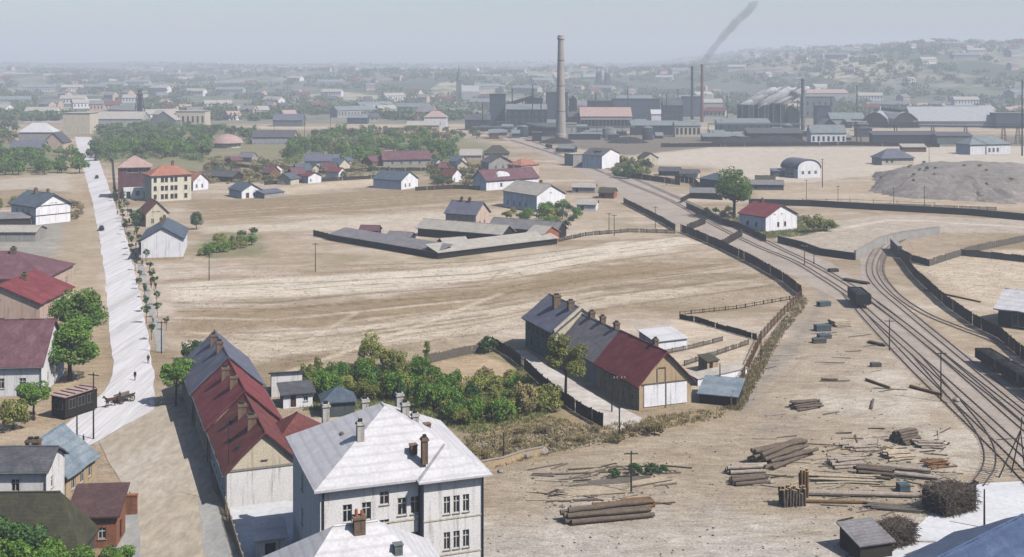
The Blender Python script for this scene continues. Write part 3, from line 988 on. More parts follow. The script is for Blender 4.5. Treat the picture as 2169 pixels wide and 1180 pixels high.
# ---- the row along the lane: three roofs end to end
def row_houses():
    w, n = V2(-.350, .937), V2(.937, .350)
    a = V2(-31.1, 148.4)
    specs = [('rust red roofed row house with a cream gable facing the school', 9.3, 4.6, 9.0, 'white_plaster', 'roof_brownred', 'cream_plaster'),
             ('crimson roofed row house between the gabled and the slate roofed ones', 9.9, 5.0, 9.55, 'pink_plaster', 'roof_red', None),
             ('slate roofed row house at the far end of the lane row', 10.6, 5.2, 10.0, 'grey_plaster', 'roof_slate', None)]
    for i, (lab, W, e, r, wm, rm, gb) in enumerate(specs):
        q = a + w * 18.35 * i
        ch = [(-.9, 5.0, 1.1, .7, 1.5), (-1.3, 11.5, 1.1, .7, 1.6)] if i < 2 else [(-.6, 6, 1, .7, 1.5), (-.9, 12.5, 1.0, .7, 1.5)]
        L = 18.3
        wn = {'left': [(x, 1.2, 1.0, 1.6, 'cross') for x in (2, 5, 8, 11, 14, 16.5)], 'right': [(x, 1.2, 1.0, 1.5, 'cross') for x in (3, 7, 11, 15)]}
        if i == 0: wn['front'] = [(4.65, 5.6, .7, .9, 'two')]
        ro = house('row_house', lab, q - n * W/2, q + n * W/2, L, e, r, wm, rm, 'gable_y', .5, .2, ch, wn, group='row of houses on the lane', gable=gb, gutter=True)
        if i == 0:
            m = MB()
            m.box(-W/2 - .06, W/2 + .06, -.1, -.002, e - .15, e + .12)
            m.build('string_course', MAT['stone'], ro)
            m = MB()
            m.tube((0, 0, 0), (0, 0, 5.2), .05, .04, 6).tube((-1.0, 0, 5.0), (.5, 0, 5.1), .035, n=5)
            m.build('aerial', MAT['iron'], ro, (-4.3, 1.2, 4.8))
            for (x, y) in ((-2.8, 3), (-3.3, 8), (-2.5, 13)):
                s = .985
                m = MB()
                m.box(-.3, .3, -.35, .35, -.3, .12)
                m.build('skylight', MAT['soot'], ro, (x, y, 9.2 - abs(x) * (r - e) / (W/2)))
    house('side_wing', 'low rust red wing roof touching the school roof corner', V2(-31.5, 156.5), V2(-24.6, 159.0), 8, 4.6, 7.4, 'pink_plaster', 'roof_brownred', 'hip', .4, .2, (), {}, cat='outbuilding')
    # sheds in the court behind the row
    house('court_shed', 'dark roofed shed with a white wall behind the crimson roof', G(575, 842), G(640, 838), 5, 2.6, 4.0, 'white_plaster', 'roof_dark', 'shed_front', .4, .15, (), {'front': [(2.2, .1, .9, 2, 'boards')]}, cat='shed')
    house('court_shed', 'shed with whitewashed patched wall by the garden shrubs', G(600, 866), G(662, 860), 3.5, 2.3, 3.0, 'white_wash', 'roof_dark', 'shed', .5, .15, (), {'front': [(1.6, .1, .9, 1.9, 'boards'), (3.6, .9, .7, .8, 'two')]}, cat='shed')
    house('court_shed', 'blue grey hipped shed roof peeping over the school roof', G(685, 885), G(752, 880), 4.5, 2.5, 4.0, 'dark_plaster', 'roof_blue', 'hip', .4, .15, (), {}, cat='shed')
row_houses()

roofmat('roof_umber', lin('4a3636'), lin('594343'), lin('6b5453'))
# ---- lower left corner
house('lane_house', 'low grey roofed house with white gable in the left corner', V2(-72, 142.3), V2(-56.3, 142.6), 6.2, 6.2, 7.9, 'white_plaster', 'roof_dark', 'gable_x', .45, .2, [(-6.5, 3.2, 1.1, .9, 1.2), (5, 4.5, .9, .9, 1.2)],
      {'front': [(x, 3.6, 1.0, 1.5, 'cross') for x in (3, 6, 9, 12)], 'right': [(2.0, 3.4, .9, 1.4, 'cross')]}, gutter=True)
house('metal_roof_house', 'house with large blue grey sheet metal roof beside the lane', V2(-65.6, 150.2), V2(-56.4, 149.3), 8.2, 3.2, 7.0, 'tan_plaster', 'roof_metal', 'gable_y', .5, .15, [(-2.2, 4, 1.0, .9, 1.0)],
      {'right': [(2, .8, 1.1, 1.8, 'cross'), (4.4, .8, 1.1, 1.8, 'cross'), (6.6, .8, 1, 1.8, 'cross')]})
house('mossy_house', 'house with mossy dark hipped roof behind the corner shrubs', V2(-66, 128.2), V2(-47.4, 128.8), 5.7, 2.8, 7.4, 'dark_plaster', 'roof_mossy', 'hip', .5, .2, [], {})
house('pent_house', 'lean-to with dark brown pent roof and brick walls by the lane', V2(-50.4, 134.4), V2(-45.2, 134.9), 4.4, 3.7, 5.4, 'brick', 'roof_umber', 'shed', .45, .18, [], {'right': [(2.2, .1, 1.3, 2.3, 'door')], 'front': [(1.6, 1.0, .9, 1.3, 'cross'), (3.6, 1.0, .9, 1.3, 'cross')]}, cat='outbuilding')
m = MB()
m.box(-2.6, 2.6, -.25, .25, 0, 2.3).box(-2.7, 2.7, -.32, .32, 2.3, 2.45)
tag(m.build('brick_wall', MAT['brick'], loc=(-48.6, 144.6, 0), rot=(0, 0, R(8))), 'short brick garden wall between the two lane houses', 'wall')

# ---- left edge, red roofs behind the street trees
house('street_house', 'big purple red roofed house with white wall at the left edge', V2(-100, 195.0), V2(-78.6, 197.0), 13.5, 5.2, 11.2, 'white_plaster', 'roof_purple', 'gable_x', .5, .2, [(-3, 7, 1, .8, 1.3)],
      {'front': [(x, 1.3, 1.1, 1.7, 'cross') for x in (3, 7, 11, 15, 18.5)], 'right': [(4, 1.3, 1, 1.6, 'cross'), (9, 1.3, 1, 1.6, 'cross')]}, gutter=True)
house('street_house', 'pale pink gabled house with crimson roof behind the purple roof', V2(-114, 243.0), V2(-97.2, 243.0), 18, 6.2, 9.8, 'pink_plaster', 'roof_red', 'gable_y', .5, .2, [(1.5, 9, 1, .8, 1.4)], {'front': [(13, 1.5, 1, 1.6, 'cross'), (9, 1.5, 1, 1.6, 'cross'), (8.4, 7.0, .8, .9, 'two')], 'right': [(4, 1.5, 1, 1.6, 'cross'), (8, 1.5, 1, 1.6, 'cross')]})
house('street_house', 'wide maroon hipped house furthest back of the left edge roofs', V2(-138, 274.0), V2(-109, 275.0), 20, 5.6, 10.2, 'pink_plaster', 'roof_purple', 'hip', .5, .2, [(4, 9, 1.2, .9, 1.5), (-2, 11, 1.2, .9, 1.5)], {'front': [(x, 1.5, 1, 1.6, 'cross') for x in (20, 23, 26)], 'right': [(x, 1.5, 1.1, 1.7, 'cross') for x in (3, 7, 11, 15)]})
house('grey_barn', 'flat grey yard roofs at the left edge below the white cottage', G(-60, 512), G(75, 512), 9, 3.0, 4.4, 'grey_plaster', 'roof_pale', 'gable_x', .4, .2, [], {}, cat='barn')
house('yard_shed', 'long low dark shed beside the white timbered cottage', G(-80, 482), G(62, 478), 6, 2.6, 3.8, 'timber_dark', 'roof_grey', 'shed', .4, .15, [], {}, cat='shed')

ct = house('timber_cottage', 'white cottage with timber bands and blue roof left of the street', G(76, 477), G(149, 469), 17, 6.5, 10.2, 'white_wash', 'roof_blue', 'gable_y', .8, .25, [(-1, 10, 1, .8, 1.8), (.8, 5, .8, .8, 1.5)],
           {'front': [(5.9, 7.3, .7, 1.1, 'plain'), (7.4, 7.3, .7, 1.1, 'plain')], 'left': [(4, 3.6, 1, 1.5, 'cross'), (8, 3.6, 1, 1.5, 'cross'), (12, 3.6, 1, 1.5, 'cross')]})
m = MB()
for z in (3.0, 6.3): m.box(-6.5, 6.5, -.08, -.003, z, z + .28)
m.build('timber_band', MAT['timber_dark'], ct)

# ---- beyond the fields: apartment house and neighbours
def apartments():
    p0, p1 = G(321, 428), G(405, 423)
    W = (p1 - p0).to_2d().length
    wn = []
    for z in (1.0, 4.4, 7.8):
        for x in (.09, .27, .37, .51, .61, .86): wn.append((W * x, z, 1.25, 1.9, 'two'))
    house('apartment_house', 'three storey cream apartment house with orange red roof', p0, p1, 11, 10.8, 14.0, 'yellow_plaster', 'roof_orange', 'hip', .7, .25, [(2, 5.5, 1, 1, 1.5)], {'front': wn, 'right': [(x, z, 1.1, 1.7, 'two') for x in (3, 7) for z in (1, 4.4, 7.8)]}, cat='apartments', fm='frame_brown')
    p0, p1 = G(250, 421), G(318, 419)
    W = (p1 - p0).to_2d().length
    r = house('corner_house', 'tall purple grey block with pink pyramid roof and white ground floor', p0, p1, 12, 13.2, 17.0, 'roof_purple', 'roof_pink', 'hip', .8, .3, [], {'front': [(W * .45, 10.6, 4.6, 1.9, 'cross'), (W * .8, 10.6, 1.6, 1.9, 'cross')], 'right': [(4, 9, 1, 1.6, 'two')]}, cat='building')
    m = MB()
    m.box(-W/2 + 2.2, W/2 + .3, -1.6, -.02, 0, 4.6)
    m.build('shop_front', MAT['white_wash'], r)
    m = MB()
    m.box(W/2 - .5, W/2 + .12, -.2, -.01, 4.6, 13).box(-W/2, W/2, -.14, -.01, 12.6, 13.1)
    m.build('red_trim', MAT['roof_orange'], r)
    for a in ((-W/2 + 3.4, -W/2 + 5.0, -1.7, -1.61, .2, 3.0), (-W/2 + 7.0, -W/2 + 8.6, -1.7, -1.61, 1.2, 3.2), (W/2 - 2.6, W/2 - 1.6, -1.7, -1.61, .2, 3.0)):
        m = MB()
        m.box(*a)
        m.build('shop_window', MAT['glass'], r)
    house('small_cottage', 'small white gabled cottage with orange roof right of the apartments', G(409, 404), G(441, 401), 12, 4.3, 7.6, 'white_wash', 'roof_orange', 'gable_y', .6, .25, [], {'front': [(3.2, 4.6, .8, 1.3, 'plain'), (4.8, 1.2, 1.0, 1.5, 'cross'), (1.8, 1.2, 1.0, 1.5, 'cross')]})
    house('long_shed', 'long low black roofed shed behind the small white cottage', G(424, 383), G(492, 386), 9, 2.6, 4.6, 'timber_black', 'roof_dark', 'gable_x', .5, .2, [], {}, cat='shed')
    house('white_barn', 'big white gabled barn with blue grey roof beside the street', G(299, 552), G(388, 549), 21, 6.0, 9.2, 'white_wash', 'roof_blue', 'gable_y', .5, .2, [(-1.2, 13, .9, .8, 1.5), (-.6, 17, .8, .8, 1.4)], {'front': [(5.0, 6.9, .5, .9, 'plain'), (6.5, 6.9, .5, .9, 'plain')], 'left': [(4, 2.5, 1, 1.4, 'cross'), (9, 2.5, 1, 1.4, 'cross')]}, cat='barn', base=(.7, 'tan_plaster'))
    house('cream_cottage', 'cream gabled cottage peeping over the white barn roof', G(309, 481), G(357, 478), 12, 4.6, 8.4, 'cream_plaster', 'roof_brownred', 'gable_y', .5, .2, [], {'front': [(2.6, 5.2, .9, 1.2, 'plain'), (4.2, 5.2, .9, 1.2, 'plain'), (2.2, 1.2, 1, 1.5, 'cross'), (5.4, 1.2, 1, 1.5, 'cross')]})
    house('field_barn', 'small white gabled barn with blue roof at the field edge', G(512, 421), G(554, 418), 13, 3.3, 5.9, 'white_wash', 'roof_blue', 'gable_y', .5, .2, [], {'front': [(2.6, .1, 1.4, 2.2, 'boards'), (5.4, .9, .9, 1.2, 'two')]}, cat='barn')
    house('field_shed', 'low grey mono pitch shed beside the small field barn', G(560, 421), G(602, 416), 5, 2.0, 3.0, 'grey_plaster', 'roof_slate', 'shed', .3, .15, [], {}, cat='shed')
    house('far_cottage', 'small cottage with rounded white gable and blue roof amid the field', G(850, 402), G(885, 397), 16, 4.2, 7.6, 'white_wash', 'roof_blue', 'gable_y', .5, .2, [(0, 12, .8, .8, 1.2)], {'front': [(3.4, 4.6, .8, 1.1, 'plain'), (3.0, 1.0, 1.0, 1.5, 'cross'), (6, 1.0, 1.0, 1.5, 'cross')]})
    house('long_barn', 'long violet roofed barn below the orchard trees', G(812, 352), G(912, 350), 12, 3.6, 7.4, 'grey_plaster', 'roof_purple', 'gable_x', .6, .25, [], {'front': [(x, .8, 1.2, 1.6, 'two') for x in (5, 10, 15, 20)]}, cat='barn')
    house('long_barn', 'grey roofed farm building left of the violet roofed barn', G(645, 352), G(715, 352), 10, 3.0, 6.0, 'white_plaster', 'roof_slate', 'gable_x', .6, .25, [], {}, cat='barn')
apartments()

# ---- the white houses by the railway and the walled farm court
wh = house('railway_house', 'long white house with grey brown roof and oval dormer by the tracks', G(1030, 404), G(1140, 396), 11, 4.6, 8.4, 'white_wash', 'roof_purple', 'gable_x', .6, .25, [(4, 5.5, .9, .9, 1.4)], {'front': [(16, 1.4, 1.2, 1.6, 'cross'), (8, 1.4, 1.2, 1.6, 'cross')]})
pts = [(3.4 * math.cos(R(a)), 2.2 * max(0, math.sin(R(a)))) for a in range(0, 181, 18)]
g = MB()
g.add([(x - 4, 1.2, 5.6 + z) for x, z in pts] + [(x - 4, 5.2, 5.6 + z) for x, z in pts], [tuple(range(len(pts)))] + [(i, i + 1, len(pts) + i + 1, len(pts) + i) for i in range(len(pts) - 1)])
g.build('dormer', MAT['white_wash'], wh)
house('pink_house', 'pink stucco house with red eaves above the white railway house', G(1104, 377), G(1142, 373), 9, 6.2, 8.6, 'pink_plaster', 'roof_orange', 'hip', .5, .2, [], {'front': [(2.5, 3.6, 1, 1.5, 'cross'), (6, 3.6, 1, 1.5, 'cross')]})
house('gable_house', 'white gabled house with pale roof and ivy dark front wall', G(1066, 437), G(1137, 449), 13.5, 6.3, 9.8, 'white_wash', 'roof_pale', 'gable_x', .5, .2, [(3, 8, .9, .9, 1.4)], {'front': [(x, 1.2, 1.1, 1.6, 'cross') for x in (3, 7, 11, 15)], 'right': [(4, 1.4, 1.1, 1.6, 'cross'), (9, 1.4, 1.1, 1.6, 'cross'), (6.7, 7, .8, 1, 'plain')]})
house('grey_villa', 'grey fronted house with pale gable behind the railway house', G(1035, 366), G(1085, 364), 10, 5.2, 8.6, 'grey_plaster', 'roof_dark', 'gable_y', .6, .2, [], {'front': [(4, 2, 1.1, 1.6, 'cross'), (8, 2, 1.1, 1.6, 'cross')]})
house('court_house', 'blue roofed farmhouse with two chimneys and pink white gable', G(1008, 486), G(1037, 479), 12, 5.0, 8.6, 'pink_plaster', 'roof_slate', 'gable_y', .5, .2, [(-.2, 5, .8, .8, 1.3), (-.2, 8.2, .8, .8, 1.3)], {'front': [(5.8, 1.2, .9, 1.4, 'two'), (2.6, 1.2, .9, 1.4, 'two')], 'left': [(3, 1.2, 1, 1.5, 'cross'), (7, 1.2, 1, 1.5, 'cross')]})
house('stable', 'long stable with tan grey roof and dark open front in the farm court', G(885, 500), G(1062, 515), 8, 2.8, 5.0, 'timber_black', 'roof_pale', 'gable_x', .6, .2, [], {}, cat='stable')
house('court_range', 'low grey roofed range along the left side of the farm court', G(700, 509), G(924, 548), 5.5, 1.9, 3.2, 'timber_black', 'roof_grey', 'shed', .5, .2, [], {}, cat='barn')
house('court_range', 'low tan roofed range along the near side of the farm court', G(928, 549), G(1180, 517), 5.5, 1.9, 3.3, 'timber_black', 'roof_pale', 'shed', .5, .2, [], {}, cat='barn')
house('cart_shed', 'long slate and brown roofed cart shed right of the farmhouse', G(1036, 495), G(1178, 506), 7.5, 2.5, 4.8, 'timber_black', 'roof_grey', 'gable_x', .5, .2, [], {}, cat='shed')
house('court_hut', 'small dark cart shelter standing inside the farm court', G(820, 512), G(868, 515), 4, 2.0, 3.0, 'timber_black', 'roof_grey', 'gable_x', .4, .15, [], {}, cat='shed')
house('court_hut', 'small grey hut at the far left of the farm court', G(762, 500), G(800, 501), 4, 2.0, 3.2, 'timber_dark', 'roof_purple', 'gable_x', .4, .15, [], {}, cat='shed')
house('court_hut', 'low tan hut in the middle of the farm court', G(940, 528), G(990, 524), 4, 1.9, 2.9, 'timber_dark', 'roof_pale', 'gable_x', .4, .15, [], {}, cat='shed')
house('brick_hut', 'small orange brick gabled hut at the end of the farm court', G(1150, 517), G(1184, 510), 6, 3.0, 5.0, 'clay', 'roof_pale', 'gable_y', .4, .15, [], {}, cat='hut')

# ---- the three part house in the middle
def middle_house():
    v, n = V2(-.37, .93).normalized(), V2(.93, .37).normalized()
    a = V2(24.7, 190.0)
    W = 9.5
    r = house('red_roof_house', 'crimson roofed house with white double doors in its tan gable', a - n * W/2, a + n * W/2, 15.4, 4.3, 9.0, 'tan_plaster', 'roof_red', 'gable_y', .55, .2, [(.5, 4.2, .7, .7, 1.5)],
              {'left': [(x, 1.1, 1, 1.6, 'cross') for x in (3, 6.5, 10, 13)]})
    m = MB()
    m.box(-3.9, -.14, -.1, -.004, .5, 3.9).box(.14, 3.9, -.1, -.004, .5, 3.9)
    m.build('door_panel', MAT['white_wash'], r)
    m = MB()
    m.box(-.13, .13, -.06, -.004, 0, 3.95).box(-4.3, 4.3, -.12, -.004, 4.0, 4.2).box(-1.6, -1.45, -.08, -.004, 4.3, 6.4).box(-.1, .06, -.08, -.004, 4.3, 6.6).box(-1.3, -.1, -.1, -.004, 6.45, 6.6)
    m.build('timber_trim', MAT['timber_grey'], r)
    b = a + v * 15.5
    W2 = 9.2
    house('grey_roof_house', 'plain grey roofed middle part joined to the crimson roofed house', b - n * W2/2, b + n * W2/2, 16.2, 4.2, 8.8, 'grey_plaster', 'roof_grey', 'gable_y', .45, .2, [(.3, 2.5, .9, .8, 1.4), (.3, 8, .9, .8, 1.4), (.3, 12.5, 1, .8, 1.4)], {'left': [(x, 1.1, 1, 1.6, 'cross') for x in (3, 7, 11)]}, group='joined houses in the middle')
    c = b + v * 16.4
    W3 = 10.6
    r = house('blue_timber_house', 'two storey blue timber house with slate roof and tall chimneys', c - n * W3/2, c + n * W3/2, 14.5, 5.9, 9.7, 'blue_timber', 'roof_slate', 'gable_y', .6, .25, [(-1.5, 8, 1.4, 1.0, 2.2), (-.8, 3, 1.2, .9, 1.5)],
              {'left': [(x, 3.6, 1.0, 1.5, 'cross') for x in (2, 4.2, 6.4, 8.6, 10.8, 13)] + [(x, .8, 1.0, 1.5, 'cross') for x in (3, 6.4, 10.8)]}, fm='frame_brown')
    m = MB()
    m.add([(-W3/2 - .3, -.35, 4.0), (W3/2 + .3, -.35, 4.0), (W3/2 + .3, -.35, 6.4), (0, -.35, 10.5), (-W3/2 - .3, -.35, 6.4), (-W3/2 - .3, .1, 4.0), (W3/2 + .3, .1, 4.0), (W3/2 + .3, .1, 6.4), (0, .1, 10.5), (-W3/2 - .3, .1, 6.4)],
          [(0, 1, 2, 3, 4), (9, 8, 7, 6, 5), (0, 4, 9, 5), (4, 3, 8, 9), (3, 2, 7, 8), (2, 1, 6, 7)])
    m.build('fire_wall', MAT['cream_plaster'], r)
    # yard buildings to the right
    house('laundry_shed', 'white flat roofed shed in the yard behind the crimson roof', G(1388, 746), G(1455, 738), 6, 2.0, 2.9, 'white_wash', 'roof_white', 'shed', .3, .15, [], {}, cat='shed')
    house('lean_to', 'plank lean-to with black open side right of the crimson roofed house', V2(30.6, 192.6), V2(36.2, 190.6), 7, 1.6, 2.6, 'timber_black', 'roof_metal', 'shed', .4, .12, [], {}, cat='shed')
    house('tool_shed', 'small olive tool shed standing in the fenced yard', G(1498, 790), G(1522, 786), 2.5, 2.0, 2.6, 'tan_plaster', 'roof_mossy', 'shed', .2, .1, [], {'front': [(.9, .05, .8, 1.7, 'boards')]}, cat='shed')
    house('hen_house', 'long white low hen house beside the picket fence', G(1478, 818), G(1582, 794), 2.2, 1.2, 1.6, 'white_wash', 'roof_pale', 'shed', .15, .1, [], {}, cat='shed')
middle_house()

# ---- right of the tracks
house('red_cottage', 'white gabled cottage with crimson roof beside the big tree', G(1622, 491), G(1688, 484), 12.5, 5.0, 8.4, 'white_wash', 'roof_red', 'gable_y', .55, .2, [(.2, 9, .8, .7, 1.2)], {'front': [(4.2, 5.6, .7, .9, 'plain'), (7.4, 5.6, .7, .9, 'plain'), (5.8, 1.3, 1.0, 1.5, 'cross'), (9.0, 1.3, 1.0, 1.5, 'cross')], 'left': [(4, 1.3, 1, 1.5, 'cross'), (8, 1.3, 1, 1.5, 'cross')]}, fm='frame_brown')
def arched_hut(name, label, p0, p1, L, h, wall, roof, cat='hut', flat=.5):
    p0, p1 = Vector(p0[:2]), Vector(p1[:2])
    u = p1 - p0
    W = u.length
    mid = (p0 + p1) / 2
    root = empty(name, (mid.x, mid.y, 0), math.atan2(u.y, u.x), label, cat)
    n = 12
    arc = [(-W/2 * math.cos(math.pi * i / n), h * flat + h * (1 - flat) * math.sin(math.pi * i / n)) for i in range(n + 1)]
    m = MB()
    prof = [(W/2, 0)] + [(-x, z) for x, z in arc][::1]
    k = len(arc)
    for y, rev in ((0, False), (L, True)):
        vs = [(-W/2, y, 0)] + [(x, y, z) for x, z in arc] + [(W/2, y, 0)]
        f = tuple(range(len(vs)))
        m.add(vs, [f[::-1] if not rev else f])
    for x in (-W/2, W/2): m.add([(x, 0, 0), (x, L, 0), (x, L, h * flat), (x, 0, h * flat)], [(0, 1, 2, 3)])
    m.build('wall', MAT[wall], root)
    m = MB()
    A = [[(arc[i][0] * 1.04, -.4, arc[i][1] + .2), (arc[i+1][0] * 1.04, -.4, arc[i+1][1] + .2), (arc[i+1][0] * 1.04, L + .4, arc[i+1][1] + .2), (arc[i][0] * 1.04, L + .4, arc[i][1] + .2)] for i in range(n)]
    v, f = solid_roof(A, .18)
    m.add(v, f)
    m.build('roof', MAT[roof], root)
    for x in (-W * .28, 0, W * .28):
        f, p, s = win_meshes(1.4, 1.6, 'frame_white', 'cross')
        wo = place('window', f, root, (x, -.09, h * .22))
        place('pane', p, wo)
    return root
arched_hut('arched_hut', 'white hut with rounded violet roof on the bare plain', G(1690, 378), G(1738, 376), 14, 9.0, 'white_wash', 'roof_slate')
arched_hut('arched_hut', 'lavender hut with low rounded roof touching the white round roofed one', G(1664, 376), G(1689, 377), 9, 5.6, 'grey_plaster', 'roof_slate')
house('plain_house', 'lone blue roofed house with beige wall on the bare plain', G(1868, 350), G(1935, 349), 12, 4.2, 8.4, 'cream_plaster', 'roof_slate', 'hip', .8, .25, [], {'front': [(3, 1.2, 1.4, 1.8, 'cross'), (6, 1.2, 1.4, 1.8, 'cross')]})
house('plain_shed', 'small dark box shed left of the rounded huts', G(1637, 374), G(1662, 374), 6, 2.6, 3.4, 'dark_plaster', 'roof_slate', 'shed', .3, .15, [], {}, cat='shed')
house('white_works_house', 'pale blue white building under the conveyor bridge', G(2055, 328), G(2140, 326), 14, 6.5, 11.0, 'white_wash', 'roof_works', 'hip', .6, .25, [], {'front': [(x, 1.5, 1.6, 2.4, 'cross') for x in (14, 17, 20)]}, cat='building')
house('edge_shed', 'large pale roofed shed with black open front at the right edge', V2(103.0, 250.0), V2(121, 235.0), 14, 3.8, 6.6, 'timber_black', 'roof_white', 'gable_x', .8, .25, [], {'front': [(x, .3, 2.6, 2.6, 'two') for x in (4, 9, 14, 19)]}, cat='shed')
house('corner_roof_building', 'deep blue sheet roof in the bottom right corner', V2(36.6, 98.7), V2(56.5, 115.4), 14, 5.0, 8.8, 'grey_plaster', 'roof_deepblue', 'gable_x', .6, .2, [], {}, cat='building')
house('track_hut', 'dark blue roofed hut left of the big tree', G(1482, 397), G(1525, 402), 9, 4.2, 6.4, 'blue_timber', 'roof_blue', 'hip', .5, .2, [], {}, cat='hut')
house('track_hut', 'small cream gabled hut among bushes near the tracks', G(1364, 351), G(1394, 350), 8, 4.2, 6.8, 'cream_plaster', 'roof_mossy', 'gable_y', .4, .2, [], {}, cat='hut')
house('crossing_house', 'pale flat fronted house beside the dark tower near the tracks', G(1214, 352), G(1262, 350), 10, 5.6, 6.4, 'grey_plaster', 'roof_pale', 'flat', .3, .2, [], {'front': [(6, 2, 1.2, 1.8, 'cross'), (11, 2, 1.2, 1.8, 'cross')]})
house('crossing_house', 'bright white gabled house right of the dark tower near the tracks', G(1275, 358), G(1312, 352), 12, 7.0, 10.0, 'white_wash', 'roof_dark', 'gable_y', .4, .2, [], {})
house('rail_tower', 'slim dark signal tower between two pale houses', G(1262, 356), G(1274, 356), 3, 9.5, 10.5, 'dark_plaster', 'roof_dark', 'hip', .4, .2, [], {}, cat='tower')
# ------------------------------------------------------------------ railway
def spline(pts, step=1.5):
    P = [G(*p).to_2d() for p in pts]
    P = [P[0] * 2 - P[1]] + P + [P[-1] * 2 - P[-2]]
    out = []
    for i in range(1, len(P) - 2):
        a, b, c, d = P[i-1], P[i], P[i+1], P[i+2]
        k = max(2, int((c - b).length / step))
        for j in range(k):
            t = j / k
            out.append(0.5 * ((2*b) + (c - a) * t + (2*a - 5*b + 4*c - d) * t*t + (3*b - a - 3*c + d) * t**3))
    out.append(P[-2])
    # even spacing
    q, acc, last = [out[0]], 0, out[0]
    for p in out[1:]:
        if (p - q[-1]).length >= step: q.append(p)
    return q

def ribbon(m, pts, off, w, z0, z1):
    n = len(pts)
    vs = []
    for i, p in enumerate(pts):
        d = (pts[min(n-1, i+1)] - pts[max(0, i-1)]).normalized()
        nn = Vector((-d.y, d.x))
        for o, z in ((off - w/2, z0), (off - w/2, z1), (off + w/2, z1), (off + w/2, z0)):
            q = p + nn * o
            vs.append((q.x, q.y, z))
    fs = []
    for i in range(n - 1):
        for k in range(3):
            fs.append((i*4 + k, (i+1)*4 + k, (i+1)*4 + k + 1, i*4 + k + 1))
    fs += [(0, 1, 2, 3), tuple((n-1)*4 + k for k in (3, 2, 1, 0))]
    m.add(vs, fs)

def track(label, pts, zb=0.05):
    P = spline(pts)
    root = empty('railway_track', (0, 0, 0), 0, label, 'track', 'railway tracks of the yard')
    for s in (-1, 1):
        m = MB()
        ribbon(m, P, s * .76, .09, zb - .03, zb + .14)
        m.build('rail', MAT['rail_steel'], root)
    m = MB()
    acc = 0
    for i in range(len(P) - 1):
        seg = P[i+1] - P[i]
        k = 2
        for j in range(k):
            c = P[i] + seg * (j / k)
            a = math.atan2(seg.y, seg.x) + rnd.uniform(-.04, .04)
            M = Matrix.Translation((c.x, c.y, 0)) @ Matrix.Rotation(a, 4, 'Z')
            m.box(-.13, .13, -1.25, 1.25, -.1, zb - .005 + rnd.uniform(-.02, .015), 0, M)
    tag(m.build('sleepers', MAT['sleeper'], root), kind='stuff')
track('main track running diagonally under the open freight wagon', [(1080, 296), (1200, 335), (1330, 388), (1420, 425), (1500, 470), (1600, 520), (1680, 553), (1740, 588), (1800, 628), (1850, 672), (1960, 770), (2060, 860), (2169, 960), (2300, 1080)])
track('second track just right of the main diagonal track', [(1110, 293), (1300, 362), (1420, 412), (1540, 468), (1640, 520), (1730, 564), (1830, 624), (1930, 700), (2060, 810), (2169, 905), (2300, 1010)])
track('curving track that swings in through the wall gap', [(1960, 492), (1905, 500), (1868, 518), (1846, 548), (1843, 580), (1865, 612), (1912, 652), (1990, 716), (2080, 790), (2169, 862), (2300, 960)])
track('outer curved track nearest the black wall', [(1945, 497), (1910, 508), (1880, 530), (1866, 556), (1868, 585), (1900, 625), (1960, 665), (2040, 698), (2110, 725), (2200, 775), (2300, 830)])
track('third diagonal track on the timber yard side', [(1790, 622), (1850, 690), (1940, 785), (2030, 872), (2120, 960), (2169, 1010), (2260, 1110)])
track('faint middle track between the diagonal and the curving ones', [(1850, 640), (1920, 692), (2020, 772), (2120, 850), (2169, 890), (2300, 1000)])
track('tight siding curve along the edge of the timber yard', [(1940, 752), (1995, 815), (2045, 872), (2078, 915), (2096, 955), (2095, 990), (2070, 1028)])

# ------------------------------------------------------------------ fences and walls
POSTC = {}
def post_mesh(h, r, mat):
    k = (round(h, 1), r, mat)
    if k not in POSTC:
        m = MB()
        m.box(-r, r, -r, r, -.2, h - .08)
        m.add([(-r, -r, h - .08), (r, -r, h - .08), (r, r, h - .08), (-r, r, h - .08), (0, 0, h)], [(0, 1, 4), (1, 2, 4), (2, 3, 4), (3, 0, 4)])
        POSTC[k] = m.mesh('post', MAT[mat])
    return POSTC[k]
def fence(name, label, pts, h, mat='timber_black', gap=0.0, plank=.2, post=2.8, world_pts=False, group=None, cat='fence', pmat=None, jag=.06):
    P = [Vector(p[:2]) if world_pts else G(*p).to_2d() for p in pts]
    root = empty(name, (P[0].x, P[0].y, 0), 0, label, cat, group)
    o = P[0]
    m = MB()
    pm = post_mesh(h + .12, .08, pmat or mat)
    for a, b in zip(P, P[1:]):
        d = b - a
        L = d.length
        ang = math.atan2(d.y, d.x)
        n = max(1, int(L / post))
        for i in range(n + (1 if b is P[-1] else 0)):
            c = a + d * (i / n) - o
            place('post', pm, root, (c.x, c.y, 0), (rnd.uniform(-.03, .03), rnd.uniform(-.03, .03), ang))
        M = Matrix.Translation((a.x - o.x, a.y - o.y, 0)) @ Matrix.Rotation(ang, 4, 'Z')
        x, pan, dh = 0.0, -1, 0.0
        while x < L - plank * .5:
            w = plank * rnd.uniform(.85, 1.1)
            if int(x / post) != pan: pan, dh = int(x / post), rnd.uniform(-.16, .1)
            hh = h + dh + rnd.uniform(-jag, jag)
            if rnd.random() > .035:
                y = -.05 + rnd.uniform(-.012, .012)
                m.box(x + .01, min(L, x + w) - .004, y - .02, y + .012, .03, hh, 0, M)
            x += w + gap
        for z in (h * .22, h * .8): m.box(0, L, -.034, .05, z - .05, z + .05, 0, M)
    tag(m.build('boards', MAT[mat], root), kind='stuff')
    return root
